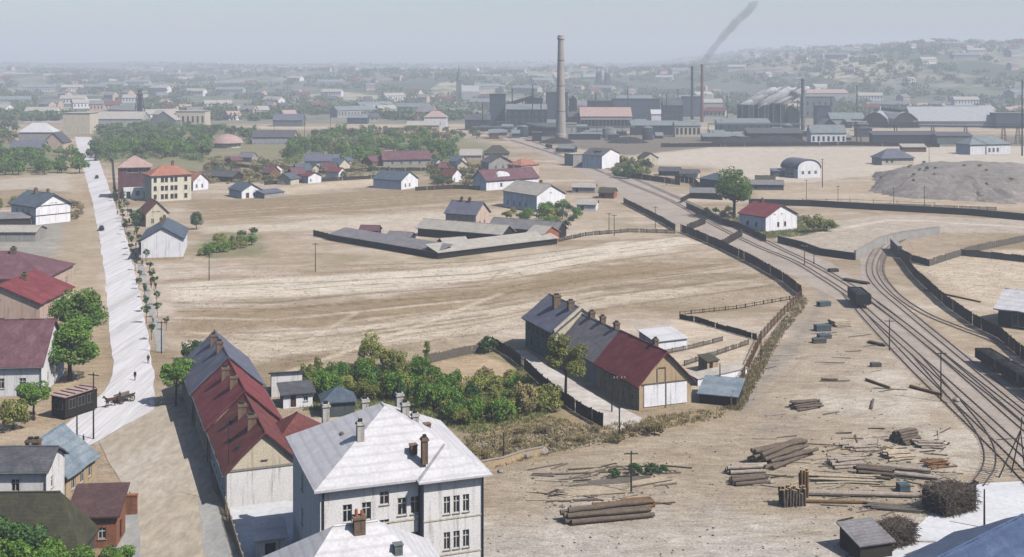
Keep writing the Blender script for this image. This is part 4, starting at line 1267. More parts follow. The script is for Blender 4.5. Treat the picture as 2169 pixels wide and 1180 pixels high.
def stone_wall(name, label, pts, h, w=.35, mat='grey_plaster', cat='wall', cap='stone', world_pts=False):
    P = [Vector(p[:2]) if world_pts else G(*p).to_2d() for p in pts]
    root = empty(name, (P[0].x, P[0].y, 0), 0, label, cat)
    Q = [p - P[0] for p in P]
    R_ = []
    for a, b in zip(Q, Q[1:]):
        k = max(1, int((b - a).length / 3))
        R_ += [a.lerp(b, i / k) for i in range(k)]
    R_.append(Q[-1])
    m = MB()
    ribbon(m, R_, 0, w, -.3, h)
    m.build('masonry', MAT[mat], root)
    m = MB()
    ribbon(m, R_, 0, w + .14, h + .003, h + .12)
    m.build('coping', MAT[cap], root)
    return root

fence('board_fence', 'black board fence between the fields and the railway, upper stretch', [(1321, 430), (1404, 473), (1430, 489)], 2.2)
fence('board_fence', 'long black board fence along the field side of the railway', [(1442, 492), (1463, 499), (1527, 527), (1601, 564), (1660, 598), (1697, 628)], 2.6)
fence('board_fence', 'short grey fence panel across the tracks by the upper gap', [(1455, 490), (1494, 474)], 2.4, 'timber_dark')
fence('board_fence', 'short grey fence panel across the tracks by the lower gap', [(1527, 526), (1572, 500)], 2.4, 'timber_dark')
fence('board_fence', 'dark fence on the cottage side of the railway below the big tree', [(1454, 440), (1506, 463), (1532, 477), (1556, 481), (1622, 512)], 2.0)
fence('board_fence', 'low dark fence left of the big tree by the tracks', [(1442, 430), (1460, 420), (1530, 424)], 2.0)
stone_wall('retaining_wall', 'black retaining wall edging the grey field above the tracks', [(1648, 513), (1700, 526), (1740, 541), (1811, 551)], 2.0, .4, 'soot', cap='stone')
stone_wall('retaining_wall', 'grey block wall stepping up from the grey field corner', [(1811, 551), (1864, 520), (1910, 508), (1990, 497)], 2.6, .5, 'grey_plaster')
stone_wall('gate_pier_wall', 'dark gate wall where the curving tracks pass through', [(1890, 528), (1906, 545)], 3.2, 1.2, 'dark_plaster')
fence('board_fence', 'long black fence running beside the outer curved track', [(1906, 545), (1938, 588), (2003, 648), (2067, 693), (2115, 716), (2169, 764), (2260, 840)], 2.6)
stone_wall('long_wall', 'long dark wall across the plain behind the crimson roofed cottage', [(1586, 434), (1716, 437), (1870, 446), (2055, 456), (2169, 467), (2400, 480)], 2.4, .35, 'soot')
fence('board_fence', 'dark front fence parallel to the long wall on the plain', [(1640, 430), (1870, 438), (2055, 444), (2110, 446)], 1.4, 'timber_dark', gap=.15)
fence('board_fence', 'weathered grey fence zigzagging across the right hand field', [(1908, 540), (1935, 556), (1968, 564), (2060, 534), (2169, 512), (2300, 492)], 2.0, 'timber_grey')
fence('board_fence', 'weathered grey fence branching to the right edge', [(2035, 542), (2100, 548), (2169, 556), (2300, 568)], 2.0, 'timber_grey')
fence('board_fence', 'black fence line at the foot of the works', [(1400, 312), (1600, 310), (1800, 308), (1990, 312)], 2.6, post=6, plank=.5)
fence('garden_fence', 'dark fence along the lane from the garden corner to the rough ground', [(1043, 736), (1080, 758), (1112, 784), (1148, 818), (1183, 850), (1230, 880), (1276, 905)], 2.1, 'timber_black')
fence('garden_fence', 'grey board fence along the top of the shrub garden', [(900, 772), (960, 757), (1036, 741)], 1.7, 'timber_grey')
fence('yard_fence', 'brown board fence behind the yard of the crimson roofed house', [(1440, 676), (1480, 684), (1540, 702), (1602, 720)], 1.2, 'timber_dark')
fence('yard_fence', 'low timber rail dividing the sunny yard', [(1450, 775), (1520, 752), (1585, 730)], 1.0, 'timber_grey', gap=.12)
fence('yard_fence', 'low fence in front of the white shed roof', [(1400, 752), (1470, 738), (1530, 722)], .9, 'timber_grey', gap=.1)
fence('picket_fence', 'tall sparse picket fence between the yard and the ash path', [(1548, 866), (1566, 820), (1588, 775), (1612, 722), (1640, 690), (1668, 660), (1698, 630)], 2.0, 'timber_brown', gap=.32, plank=.09, post=3.2, jag=.25)
fence('field_fence', 'thin wire and post fence across the big field corner', [(1440, 668), (1560, 655), (1690, 632)], .9, 'timber_dark', gap=1.2, plank=.1, post=3)
stone_wall('low_wall', 'low mossy wall with stone posts below the rough ground', [(968, 1008), (1010, 995), (1065, 985), (1110, 970), (1150, 962)], 1.0, .3, 'tan_plaster')
fence('cottage_fence', 'white plank fence beside the white timbered cottage', [(-40, 472), (40, 470), (66, 476)], 1.6, 'timber_pale')
fence('orchard_fence', 'pale plank fence at the far end of the street', [(190, 300), (240, 345), (246, 420)], 1.6, 'timber_dark')
fence('court_fence', 'black board fence at the left tip of the farm court', [(664, 500), (684, 504), (702, 510)], 2.0)
fence('court_fence', 'black board fence from the farm court to the tracks', [(1184, 512), (1240, 500), (1330, 492), (1430, 495)], 1.3, 'timber_dark', gap=.1)
fence('yard_wall_fence', 'white paling beside the lane in front of the row house', [(478, 1078), (490, 1120), (508, 1180), (520, 1220)], 1.5, 'timber_pale', gap=.08, plank=.12, post=2.2)
fence('plain_fence', 'post and rail line in front of the spoil bank', [(1700, 432), (1800, 432), (1900, 436), (1980, 440)], 2.2, 'timber_dark', gap=5, plank=.1, post=8)
fence('hut_fence', 'dark fence round the bushes right of the track houses', [(1300, 372), (1345, 378), (1440, 392)], 2.6, 'timber_dark')
fence('hut_fence', 'dark plank pen beside the blue roofed hut', [(1430, 384), (1470, 390), (1482, 402)], 3.0, 'timber_black')

# ------------------------------------------------------------------ poles
def pole(label, base, h, arms=1, mat='timber_dark', r=.13, lean=(0, 0), wpt=False, name='utility_pole', cat='pole', group=None):
    p = Vector(base) if wpt else G(*base)
    root = empty(name, (p.x, p.y, 0), rnd.uniform(-.4, .4), label, cat, group)
    m = MB()
    m.tube((0, 0, -.3), (lean[0], lean[1], h), r, r * .65, 8)
    m.build('shaft', MAT[mat], root)
    for k in range(arms):
        z = h - .35 - .7 * k
        f = z / h
        a = MB()
        a.box(-.9, .9, -.06, .06, z - .06, z + .06)
        ao = a.build('crossarm', MAT[mat], root, (lean[0] * f, lean[1] * f, 0))
        for x in (-.8, -.35, .35, .8):
            b = MB()
            b.lathe([(.03, z + .06), (.03, z + .16), (.07, z + .18), (.06, z + .3), (.02, z + .33)], 6)
            b.build('insulator', MAT['frame_white'], ao, (x, 0, 0))
    return root
for lab, b, h, ar in [('tall utility pole at the bend of the main street', (198, 930), 9.8, 1),
                      ('slim pole beside the dark kiosk', (163, 926), 5.0, 0),
                      ('pole at the edge of the field right of the white barn', (443, 594), 6.4, 1),
                      ('tall pole in the field left of the farm court', (668, 576), 7.8, 1),
                      ('pole standing in the stacked planks of the timber yard', (1337, 1044), 5.4, 1),
                      ('tall bare pole between timber yard and tracks', (1993, 850), 8.2, 1),
                      ('slim pole beside the tracks below the freight wagon', (1884, 742), 6.0, 1),
                      ('pole on the lane corner before the crimson roofed house', (1312, 926), 9.0, 1),
                      ('short pale post beside the lane wall', (1296, 872), 2.6, 0),
                      ('short pole by the low mossy wall', (1067, 980), 4.2, 0),
                      ('rusty pole on the pale apron by the blue roof', (2085, 1118), 4.6, 0),
                      ('pole in the yard of the crimson roofed house', (1525, 832), 5.0, 0),
                      ('tall pole on the picket fence', (1612, 764), 5.6, 0),
                      ('pole on the plain beside the rounded hut', (1742, 397), 13, 1),
                      ('pole on the plain near the lone blue roofed house', (1968, 349), 10, 1),
                      ('pole by the pavement at the street tree row', (342, 748), 6.2, 1),
                      ('first pole beside the tracks near the fence gap', (1704, 562), 5.5, 1),
                      ('pole between the tracks above the wagon', (1724, 560), 4.5, 0),
                      ('pole behind the crimson roofed cottage', (1708, 428), 9, 1),
                      ('pole at the spoil bank left end', (1775, 430), 7, 1), ('pole at the spoil bank middle', (1893, 434), 7, 1), ('pole at the spoil bank right end', (1958, 437), 8, 1),
                      ('first pole of the pair by the farm court lane', (1290, 496), 7, 1), ('second pole of the pair by the farm court lane', (1301, 500), 7, 1),
                      ('pole beside the big tree near the track pen', (1412, 392), 6.5, 0),
                      ('far pole above the orchard trees', (700, 282), 20, 1), ('far pole left of the orchard pole', (645, 290), 16, 1), ('far pole at the brick yard', (581, 296), 15, 1),
                      ('pole beside the fenced crossing', (1388, 484), 7.5, 1)]:
    pole(lab, b, h, ar, r=.13 if h < 12 else .22)
m_ = pole('very tall lattice like mast at the right edge', (2165, 330), 46, 1, 'iron', .5, name='mast', cat='mast')

def pylon():
    b = G(2148, 1010)
    root = empty('tripod_pylon', b, 0, 'black three legged rail pylon at the right edge', 'pylon')
    for i, (x, y) in enumerate(((-2.2, -.3), (1.4, -.4), (.4, 1.8))):
        m = MB()
        m.tube((x, y, -.1), (.9, .1, 6.2), .1, .08, 8)
        m.build('leg', MAT['iron'], root)
    m = MB()
    m.tube((.9, .1, 5.8), (1.1, .1, 8.0), .09, .07, 8)
    m.build('mast', MAT['iron'], root)
    for z, x0, x1 in ((5.0, -2.4, 1.3), (.9, -1.7, 1.4)):
        m = MB()
        m.tube((x0, -.1, z), (x1, -.1, z + .25), .06, n=6)
        m.build('brace', MAT['iron'], root)
pylon()
# ------------------------------------------------------------------ vehicles
WHEELC = {}
def wheel_mesh(r, w, kind='disc'):
    k = (r, w, kind)
    if k in WHEELC: return WHEELC[k]
    t = MB()
    n = 16
    prof = [(r * .72, -w/2), (r * .95, -w/2), (r, -w*.3), (r, w*.3), (r * .95, w/2), (r * .72, w/2)]
    vs, fs = [], []
    for i in range(n):
        a = 2 * math.pi * i / n
        for (q, y) in prof: vs.append((q * math.cos(a), y, q * math.sin(a)))
    k2 = len(prof)
    for i in range(n):
        for j in range(k2):
            fs.append((i*k2 + j, ((i+1) % n)*k2 + j, ((i+1) % n)*k2 + (j+1) % k2, i*k2 + (j+1) % k2))
    t.add(vs, fs)
    h = MB()
    h.tube((0, -w*.4, 0), (0, w*.4, 0), r * .2, n=8)
    if kind == 'disc': h.tube((0, -w*.2, 0), (0, w*.2, 0), r * .74, n=14)
    else:
        for i in range(8):
            a = math.pi * 2 * i / 8
            h.tube((0, 0, 0), (r * .76 * math.cos(a), 0, r * .76 * math.sin(a)), r * .06, n=5)
    WHEELC[k] = (t.mesh('tyre', MAT['rubber' if kind == 'disc' else 'timber_dark']), h.mesh('hub', MAT['iron' if kind == 'disc' else 'timber_brown']))
    return WHEELC[k]
def wheel(root, loc, r, w, kind='disc', rot=(0, 0, 0)):
    t, h = wheel_mesh(r, w, kind)
    o = place('wheel', t, root, loc, rot)
    place('hub', h, o)

def old_car(label, base, rz, col):
    root = empty('motor_car', G(*base), rz, label, 'car')
    m = MB()      # local +x is forward; lower body
    m.prism_x([(-.72, .42), (.72, .42), (.76, .75), (.7, 1.02), (-.7, 1.02), (-.76, .75)], -2.0, .75)
    m.prism_x([(-.5, .45), (.5, .45), (.48, .95), (.3, 1.08), (-.3, 1.08), (-.48, .95)], .75, 2.0)
    m.build('body', MAT[col], root)
    c = MB()
    b0 = [(-1.75, -.68, 1.02), (.62, -.68, 1.02), (.62, .68, 1.02), (-1.75, .68, 1.02)]
    t0 = [(-1.5, -.58, 1.68), (.3, -.58, 1.68), (.3, .58, 1.68), (-1.5, .58, 1.68)]
    c.add(b0 + t0, [(4, 5, 6, 7), (0, 1, 5, 4), (1, 2, 6, 5), (2, 3, 7, 6), (3, 0, 4, 7)])
    c.build('cabin', MAT[col], root)
    for y in (-.665, .655):
        g = MB()
        g.box(-1.45, -.55, y, y + .01, 1.12, 1.52).box(-.45, .35, y, y + .01, 1.12, 1.52)
        tag(g.build('side_window', MAT['glass'], root), kind='stuff')
    g = MB()
    g.add([(.6, -.55, 1.1), (.6, .55, 1.1), (.37, .5, 1.6), (.37, -.5, 1.6)], [(0, 1, 2, 3)])
    g.build('windscreen', MAT['glass'], root, (.03, 0, 0))
    for x in (-1.35, 1.35):
        for y in (-.78, .78):
            wheel(root, (x, y, .38), .38, .16)
            f = MB()
            n = 8
            arc = [(x + .52 * math.cos(math.pi * i / n), .45 + .42 * math.sin(math.pi * i / n)) for i in range(n + 1)]
            f.add([(a, y - .14, z) for a, z in arc] + [(a, y + .14, z) for a, z in arc], [(i, i + 1, n + 2 + i, n + 1 + i) for i in range(n)])
            f.build('mudguard', MAT[col], root)
    for y in (-.45, .45):
        m = MB()
        m.tube((1.95, y, .85), (2.12, y, .85), .13, .15, 10)
        m.build('headlight', MAT['frame_white'], root)
STREET_RZ = math.atan2(355, -126)
old_car('dark motor car driving up the middle of the white street', (215, 488), STREET_RZ, 'car_black')
old_car('tiny dark car further up the white street', (205, 378), STREET_RZ, 'car_black')

def kiosk():
    c = G(158, 876)
    root = empty('kiosk', (c.x, c.y, 0), R(62), 'dark timber kiosk with worn pale flat roof at the street bend', 'kiosk')
    W, L, hh = 3.0, 6.4, 3.5
    m = MB()
    m.box(-L/2, L/2, -W/2, W/2, .25, hh)
    m.build('wall', MAT['timber_black'], root)
    m = MB()
    m.box(-L/2 - .35, L/2 + .35, -W/2 - .3, W/2 + .3, hh + .003, hh + .16)
    ro = m.build('roof', MAT['roof_pink'], root)
    for k in range(5):
        b = MB()
        b.box(-.12, .12, -W/2 - .2, W/2 + .2, hh + .165, hh + .26)
        b.build('batten', MAT['timber_dark'], ro, (-L/2 + .6 + k * 1.3, 0, 0), (0, 0, rnd.uniform(-.1, .1)))
    for x in (-1.8, 0, 1.8):
        f, p, s = win_meshes(1.4, 1.5, 'timber_grey', 'two')
        for sgn, a in ((-1, 0), (1, R(180))):
            w = place('window', f, root, (x, sgn * (W/2 + .05), 1.5), (0, 0, a))
            place('pane', p, w)
    f, p, s = win_meshes(2.0, 1.5, 'timber_grey', 'two')
    for sgn, a in ((-1, R(-90)), (1, R(90))):
        w = place('window', f, root, (sgn * (L/2 + .05), 0, 1.5), (0, 0, a))
        place('pane', p, w)
kiosk()

# open freight wagon on the main track
def wagon(label, centre, rz, L, W, h, mat, load=None, name='freight_wagon'):
    root = empty(name, centre, rz, label, 'wagon')
    m = MB()
    m.box(-L/2, L/2, -W/2, W/2, .95, 1.15)
    for y in (-.6, .6): m.box(-L/2 + .1, L/2 - .1, y - .1, y + .1, .7, .95)
    m.build('underframe', MAT['iron'], root)
    for nm, a in (('side', (-L/2, L/2, -W/2, -W/2 + .1)), ('side', (-L/2, L/2, W/2 - .1, W/2)), ('end_board', (-L/2, -L/2 + .1, -W/2 + .1, W/2 - .1)), ('end_board', (L/2 - .1, L/2, -W/2 + .1, W/2 - .1))):
        m = MB()
        k = 5
        for i in range(k):
            z = 1.16 + h * i / k
            m.box(*a, z, z + h / k - .03)
        o = m.build(nm, MAT[mat], root)
        o['kind'] = 'stuff'
        b = MB()
        if nm == 'side':
            y = a[2] - .05 if a[2] < 0 else a[3] - .005
            for i in range(7):
                x = -L/2 + L * (i + .0) / 6.001 + (.06 if i == 0 else -.06 if i == 6 else 0)
                b.box(x - .06, x + .06, y, y + .055, 1.0, 1.16 + h)
        else:
            x = a[0] - .05 if a[0] < 0 else a[1] - .005
            for y in (-.8, 0, .8): b.box(x, x + .055, y - .06, y + .06, 1.0, 1.16 + h)
        tag(b.build('stanchions', MAT['iron'], o), kind='stuff')
    for x in (-L/2 + 1.5, L/2 - 1.5):
        for y in (-.76, .76): wheel(root, (x, y, .5 + .2), .48, .14)
        m = MB()
        m.tube((x, -.76, .7), (x, .76, .7), .07, n=6)
        m.build('axle', MAT['iron'], root)
    for x in (-L/2, L/2):
        for y in (-.85, .85):
            s = 1 if x > 0 else -1
            m = MB()
            m.tube((x, y, 1.03), (x + s * .45, y, 1.03), .08, n=8).tube((x + s * .45, y, 1.03), (x + s * .52, y, 1.03), .22, n=12)
            m.build('buffer', MAT['iron'], root)
    if load:
        m = MB()
        nx, ny = 12, 6
        r = random.Random(L)
        vs = []
        for i in range(nx + 1):
            for j in range(ny + 1):
                u, v = i / nx, j / ny
                e = min(u, 1 - u, v, 1 - v) * 4
                vs.append((-L/2 + .12 + (L - .24) * u, -W/2 + .12 + (W - .24) * v, 1.16 + h * .8 + min(1, e) * .5 + r.uniform(-.12, .12)))
        m.add(vs, [(i*(ny+1) + j, (i+1)*(ny+1) + j, (i+1)*(ny+1) + j + 1, i*(ny+1) + j + 1) for i in range(nx) for j in range(ny)])
        m.build('load', MAT[load], root)
    return root
A_, B_ = G(1800, 628), G(1850, 672)
d_ = (B_ - A_)
c_ = A_.lerp(B_, .42)
wagon('dark open freight wagon standing alone on the diagonal track', (c_.x, c_.y, 0.05), math.atan2(d_.y, d_.x), 9.4, 3.2, 2.1, 'soot', 'iron')
a1, b1 = G(2082, 768), G(2250, 872)
dd = (b1 - a1).normalized()
for i, lab in enumerate(['first coal wagon of the train at the right edge', 'second coal wagon of the train at the right edge', 'third coal wagon of the train, cut by the right edge']):
    c = a1 + dd * (4.2 + 9.3 * i)
    wagon(lab, (c.x, c.y, 0.0), math.atan2(dd.y, dd.x), 8.4, 2.9, 1.6, 'soot', 'coal')

# ------------------------------------------------------------------ figures
def skin_mesh(name, joints, edges, mats=None, colour=None, sub=1, root=0):
    me = bpy.data.meshes.new(name + '_bones')
    me.from_pydata([j[0] for j in joints], edges, [])
    o = bpy.data.objects.new(name + '_tmp', me)
    COL.objects.link(o)
    mod = o.modifiers.new('skin', 'SKIN')
    for v, j in zip(me.skin_vertices[0].data, joints):
        r = j[1]
        v.radius = (r, r) if not isinstance(r, tuple) else r
    me.skin_vertices[0].data[root].use_root = True
    mod.use_smooth_shade = True
    s = o.modifiers.new('sub', 'SUBSURF')
    s.levels = s.render_levels = sub
    dg = bpy.context.evaluated_depsgraph_get()
    ev = o.evaluated_get(dg)
    out = bpy.data.meshes.new_from_object(ev)
    out.name = name
    bpy.data.objects.remove(o)
    for m in mats: out.materials.append(m)
    if colour:
        idx = [colour(p.center) for p in out.polygons]
        out.polygons.foreach_set('material_index', idx)
    return out
def person_mesh(name, stride, top, legs, arm=.0):
    s = stride
    J = [((0, 0, .95), .145), ((0, 0, 1.2), .15), ((0, .01, 1.42), .13), ((0, .015, 1.52), .065), ((0, .02, 1.62), .095), ((0, .015, 1.74), .075),
         ((.19, .01, 1.42), .065), ((.24, -s*.3 + arm, 1.15), .05), ((.25, s*.5 + arm * 2, .92), .04), ((.25, s*.6 + arm * 2, .82), .045),
         ((-.19, .01, 1.42), .065), ((-.24, s*.3, 1.15), .05), ((-.25, -s*.5 + .05, .92), .04), ((-.25, -s*.4 + .05, .82), .045),
         ((.1, 0, .86), .1), ((.1, -s*.55 + .02, .48), .07), ((.1, -s, .08), .05), ((.1, -s + .17, .045), .045),
         ((-.1, 0, .86), .1), ((-.1, s*.75, .5), .07), ((-.1, s*.8, .08), .05), ((-.1, s*.8 + .17, .045), .045)]
    E = [(0, 1), (1, 2), (2, 3), (3, 4), (4, 5), (2, 6), (6, 7), (7, 8), (8, 9), (2, 10), (10, 11), (11, 12), (12, 13), (0, 14), (14, 15), (15, 16), (16, 17), (0, 18), (18, 19), (19, 20), (20, 21)]
    def col(c):
        if c.z > 1.7 or (c.z > 1.6 and c.y < .0): return 3
        if c.z > 1.5: return 2
        if abs(c.x) > .2 and c.z < .9: return 2
        return 0 if c.z > .9 else 1
    return skin_mesh(name, J, E, [MAT[top], MAT[legs], MAT['skin'], MAT['timber_black']], col)
PEOPLE = [person_mesh('person', .28, 'cloth_dark', 'cloth_dark'), person_mesh('person', .2, 'cloth_brown', 'cloth_dark'), person_mesh('person', .05, 'cloth_white', 'cloth_dark'), person_mesh('person', .12, 'cloth_blue', 'cloth_brown')]
def person(label, base, rz, k, s=1.0, group=None, hat=False):
    o = place('person', PEOPLE[k], None, G(*base), (0, 0, rz), (s, s, s))
    return tag(o, label, 'person', group)
person('person in dark clothes walking down the middle of the white street', (286, 806), R(170), 0)
person('person in brown jacket walking in the near lane', (275, 1072), R(20), 1, 1.02)
person('person in dark clothes at the road edge by the blue grey roof', (177, 944), R(120), 0)
person('person standing at the corner by the last young tree', (314, 770), R(200), 1)

# ---- horse and cart at the street bend
def horse_cart():
    c = G(262, 852)
    root = empty('horse_cart', c, R(-125), 'farm cart with four dark wheels on the white street bend', 'cart')
    m = MB()
    m.box(-1.5, 1.2, -.6, .6, .75, .83)
    for y in (-.62, .62):
        s = 1 if y > 0 else -1
        m.add([(-1.6, y, .83), (1.3, y, .83), (1.4, y + s * .25, 1.35), (-1.7, y + s * .25, 1.4), (-1.6, y - s * .05, .83), (1.3, y - s * .05, .83), (1.4, y + s * .2, 1.35), (-1.7, y + s * .2, 1.4)],
              [(0, 1, 2, 3), (7, 6, 5, 4), (3, 2, 6, 7), (0, 3, 7, 4), (1, 5, 6, 2)])
    m.build('bed', MAT['timber_grey'], root)
    for x, r in ((-1.1, .55), (1.0, .48)):
        for y in (-.78, .78): wheel(root, (x, y, r), r, .08, 'spoke')
        a = MB()
        a.tube((x, -.78, r), (x, .78, r), .05, n=6)
        a.build('axle', MAT['timber_dark'], root)
    a = MB()
    a.tube((1.2, 0, .7), (3.7, 0, .95), .05, n=6)
    a.build('shaft', MAT['timber_dark'], root)
    J = [((-.75, 0, 1.25), .27), ((-.2, 0, 1.2), .3), ((.4, 0, 1.25), .29), ((.75, 0, 1.45), .19), ((1.05, 0, 1.8), .13), ((1.2, 0, 1.95), .12), ((1.5, 0, 1.72), .075),
         ((-1.0, 0, 1.3), .12), ((-1.15, 0, .85), .06),
         ((-.8, .17, .95), .15), ((-.65, .17, .68), .09), ((-.85, .17, .42), .055), ((-.82, .17, .05), .06),
         ((-.8, -.17, .95), .15), ((-.65, -.17, .68), .09), ((-.88, -.17, .42), .055), ((-.95, -.17, .05), .06),
         ((.5, .17, .95), .13), ((.55, .17, .5), .065), ((.52, .17, .05), .06), ((.5, -.17, .95), .13), ((.68, -.17, .52), .065), ((.6, -.17, .05), .06), ((1.14, .07, 2.1), .035), ((1.14, -.07, 2.1), .035)]
    E = [(0, 1), (1, 2), (2, 3), (3, 4), (4, 5), (5, 6), (0, 7), (7, 8), (0, 9), (9, 10), (10, 11), (11, 12), (0, 13), (13, 14), (14, 15), (15, 16), (2, 17), (17, 18), (18, 19), (2, 20), (20, 21), (21, 22), (5, 23), (5, 24)]
    hm = skin_mesh('horse', J, E, [MAT['horse_coat']], None, 1, 1)
    M = Matrix.Rotation(R(-125), 3, 'Z')
    p = c + M @ Vector((3.0, .55, 0))
    tag(place('horse', hm, None, p, (0, 0, R(-125))), 'brown horse harnessed to the farm cart on the street bend', 'horse')
    q = c + M @ Vector((.7, 0, .83 - .55))
    J = [((0, 0, .95), .145), ((0, 0, 1.2), .15), ((0, .01, 1.42), .13), ((0, .015, 1.52), .065), ((0, .02, 1.62), .095), ((0, .015, 1.74), .075), ((.19, .01, 1.42), .065), ((.22, .2, 1.2), .05), ((.12, .45, 1.2), .042), ((-.19, .01, 1.42), .065), ((-.22, .2, 1.2), .05), ((-.12, .45, 1.2), .042),
         ((.11, .05, .88), .1), ((.12, .48, .86), .075), ((.12, .5, .5), .05), ((.12, .66, .46), .045), ((-.11, .05, .88), .1), ((-.12, .48, .86), .075), ((-.12, .5, .5), .05), ((-.12, .66, .46), .045)]
    E = [(0, 1), (1, 2), (2, 3), (3, 4), (4, 5), (2, 6), (6, 7), (7, 8), (2, 9), (9, 10), (10, 11), (0, 12), (12, 13), (13, 14), (14, 15), (0, 16), (16, 17), (17, 18), (18, 19)]
    sm = skin_mesh('driver', J, E, [MAT['cloth_brown'], MAT['cloth_dark'], MAT['skin']], lambda c: 2 if c.z > 1.52 else (1 if c.z < .9 else 0))
    tag(place('person', sm, None, q, (0, 0, R(-125 - 90))), 'driver in brown jacket sitting on the farm cart', 'person')
horse_cart()

# ------------------------------------------------------------------ timber yard
def log_mesh(name, L, r, seed, mat):
    q = random.Random(seed)
    m = MB()
    n, k = 10, 6
    vs, fs = [], []
    for i in range(k + 1):
        t = i / k
        cy, cz = q.uniform(-.05, .05) * r * 2, q.uniform(-.05, .05) * r * 2
        for j in range(n):
            a = 2 * math.pi * j / n
            rr = r * (1 - .22 * t) * (1 + q.uniform(-.07, .07))
            vs.append((-L/2 + L * t, cy + rr * math.cos(a), cz + rr * math.sin(a)))
    for i in range(k):
        for j in range(n): fs.append((i*n + j, i*n + (j+1) % n, (i+1)*n + (j+1) % n, (i+1)*n + j))
    m.add(vs, fs, 0)
    m.f += [tuple(range(n - 1, -1, -1)), tuple(k*n + j for j in range(n))]
    m.m += [1, 1]
    return m.mesh(name, [MAT[mat], MAT['cut_wood']])
LOGS = {}
def get_log(L, r, mat):
    k = (L, r, mat)
    if k not in LOGS: LOGS[k] = [log_mesh('log', L, r, s, mat) for s in range(4)]
    return rnd.choice(LOGS[k])
def log_pile(label, base, rz, L, r, rows, mat='bark', spread=.15, jit=.5, name='log_pile'):
    root = empty(name, G(*base), rz, label, 'log pile', None)
    z = r
    for n in rows:
        for i in range(n):
            y = (i - (n - 1) / 2) * r * 2.05 + rnd.uniform(-spread, spread) * .3
            a = rnd.uniform(-spread, spread) * .25
            place('log', get_log(L, r, mat), root, (rnd.uniform(-jit, jit), y, z + rnd.uniform(-.03, .03)), (rnd.uniform(0, 6.28), 0, a))
        z += r * 1.72
    return root
def loose_log(label, base, rz, L, r, mat='bark', z=None, group=None):
    o = place('loose_log', get_log(L, r, mat), None, G(*base), (rnd.uniform(0, 6), 0, rz))
    o.location.z = r * .9 if z is None else z
    return tag(o, label, 'log', group)
def planks(label, base, rz, L, n, rows, mat='timber_pale', w=.24, t=.07, mess=.1, name='plank_stack'):
    root = empty(name, G(*base), rz, label, 'planks')
    pm = MB()
    pm.box(-L/2, L/2, -w/2, w/2, 0, t)
    me = pm.mesh('plank', MAT[mat])
    for k in range(rows):
        for i in range(n):
            place('plank', me, root, (rnd.uniform(-mess, mess) * L, (i - (n - 1) / 2) * w * 1.08 + rnd.uniform(-.02, .02), .02 + k * (t + .015)), (0, 0, rnd.uniform(-mess, mess) * .3), (rnd.uniform(.8, 1.05), 1, 1))
    return root
log_pile('stack of long dark trunks nearest in the timber yard', (1285, 1098), R(14), 10.5, .34, (4, 3, 1), 'bark')
log_pile('stack of three pale trunks behind the nearest dark trunks', (1318, 1078), R(10), 7.5, .26, (3, 2), 'timber_brown')
planks('grey planks laid out flat left of the yard pole', (1262, 1040), R(9), 9, 12, 2, 'timber_pale', mess=.12)
planks('silvery planks fanned out behind the yard pole', (1300, 1022), R(13), 11, 10, 1, 'timber_grey', mess=.12)
planks('tan planks right of the yard pole', (1378, 1020), R(24), 6, 6, 2, 'timber_pale', mess=.1)
planks('rusty brown boards at the foot of the yard pole', (1345, 1062), R(12), 4.5, 5, 3, 'timber_brown', mess=.1)
for i, (x, y, a, L) in enumerate([(1240, 1003, 7, 8), (1215, 1062, 5, 7), (1390, 1068, 10, 5), (1435, 990, -14, 4), (1270, 992, 9, 9)]):
    loose_log(['lone thin pole lying at the top of the plank field', 'lone thin pole left of the dark trunks', 'short pole right of the brown boards', 'crooked stick lying on bare yard ground', 'grey trunk lying behind the planks'][i], (x, y), R(a), L, .12, 'bark')
log_pile('big heap of dark logs in the middle of the timber yard', (1655, 972), R(36), 9.5, .3, (7, 6, 5, 3), 'bark', .5, 1.0)
log_pile('short log stack at the left foot of the big heap', (1582, 1000), R(10), 5.0, .3, (3, 2), 'bark_pale', .3)
log_pile('flat log stack lowest left of the big heap', (1586, 1022), R(12), 4.8, .25, (5, 3), 'bark', .4)
log_pile('small heap of dark poles near the picket fence', (1708, 862), R(20), 4.6, .16, (10, 8, 6, 4), 'bark', .8, .6)
log_pile('pale split logs at the top of the right hand wood heaps', (1818, 950), R(15), 3.6, .17, (8, 6), 'bark_pale', 1.0, .8)
log_pile('dark stacked cordwood at the back of the right heaps', (1918, 935), R(28), 3.4, .17, (9, 8, 8, 6, 5, 3), 'bark', .3, .2)
log_pile('grey cordwood heap right of the dark stack', (1968, 945), R(-8), 3.6, .16, (8, 6, 3), 'bark_pale', .9, .6)
log_pile('whitish split wood heap in the middle of the right heaps', (1900, 968), R(12), 3.4, .17, (10, 8, 5), 'timber_pale', .8, .6)
log_pile('pale log heap at the left of the right heaps', (1795, 985), R(10), 4.6, .2, (8, 6, 4), 'bark_pale', .7, .7)
log_pile('dark logs laid crosswise in the right heaps', (1850, 1008), R(-16), 4.6, .24, (5, 4, 3), 'bark', .4)
log_pile('three thick grey trunks at the right of the heaps', (1925, 1008), R(-16), 6.5, .36, (3, 1), 'bark_pale', .2)
log_pile('splintered light wood right of the thick trunks', (1985, 985), R(20), 3.0, .14, (9, 6, 3), 'timber_brown', 1.2, .7)
log_pile('tangle of tan poles behind the long beam', (1790, 1018), R(-4), 8.5, .14, (9, 7, 4), 'timber_pale', .6, .8)
loose_log('very long pale beam lying across the lower yard', (1825, 1052), R(-4), 16, .4, 'bark_pale')
loose_log('thick brown beam below the long pale beam', (1770, 1066), R(-3), 8, .22, 'timber_brown')
planks('broken boards in front of the brushwood block', (1892, 1078), R(-12), 5.5, 7, 4, 'timber_grey', mess=.2)
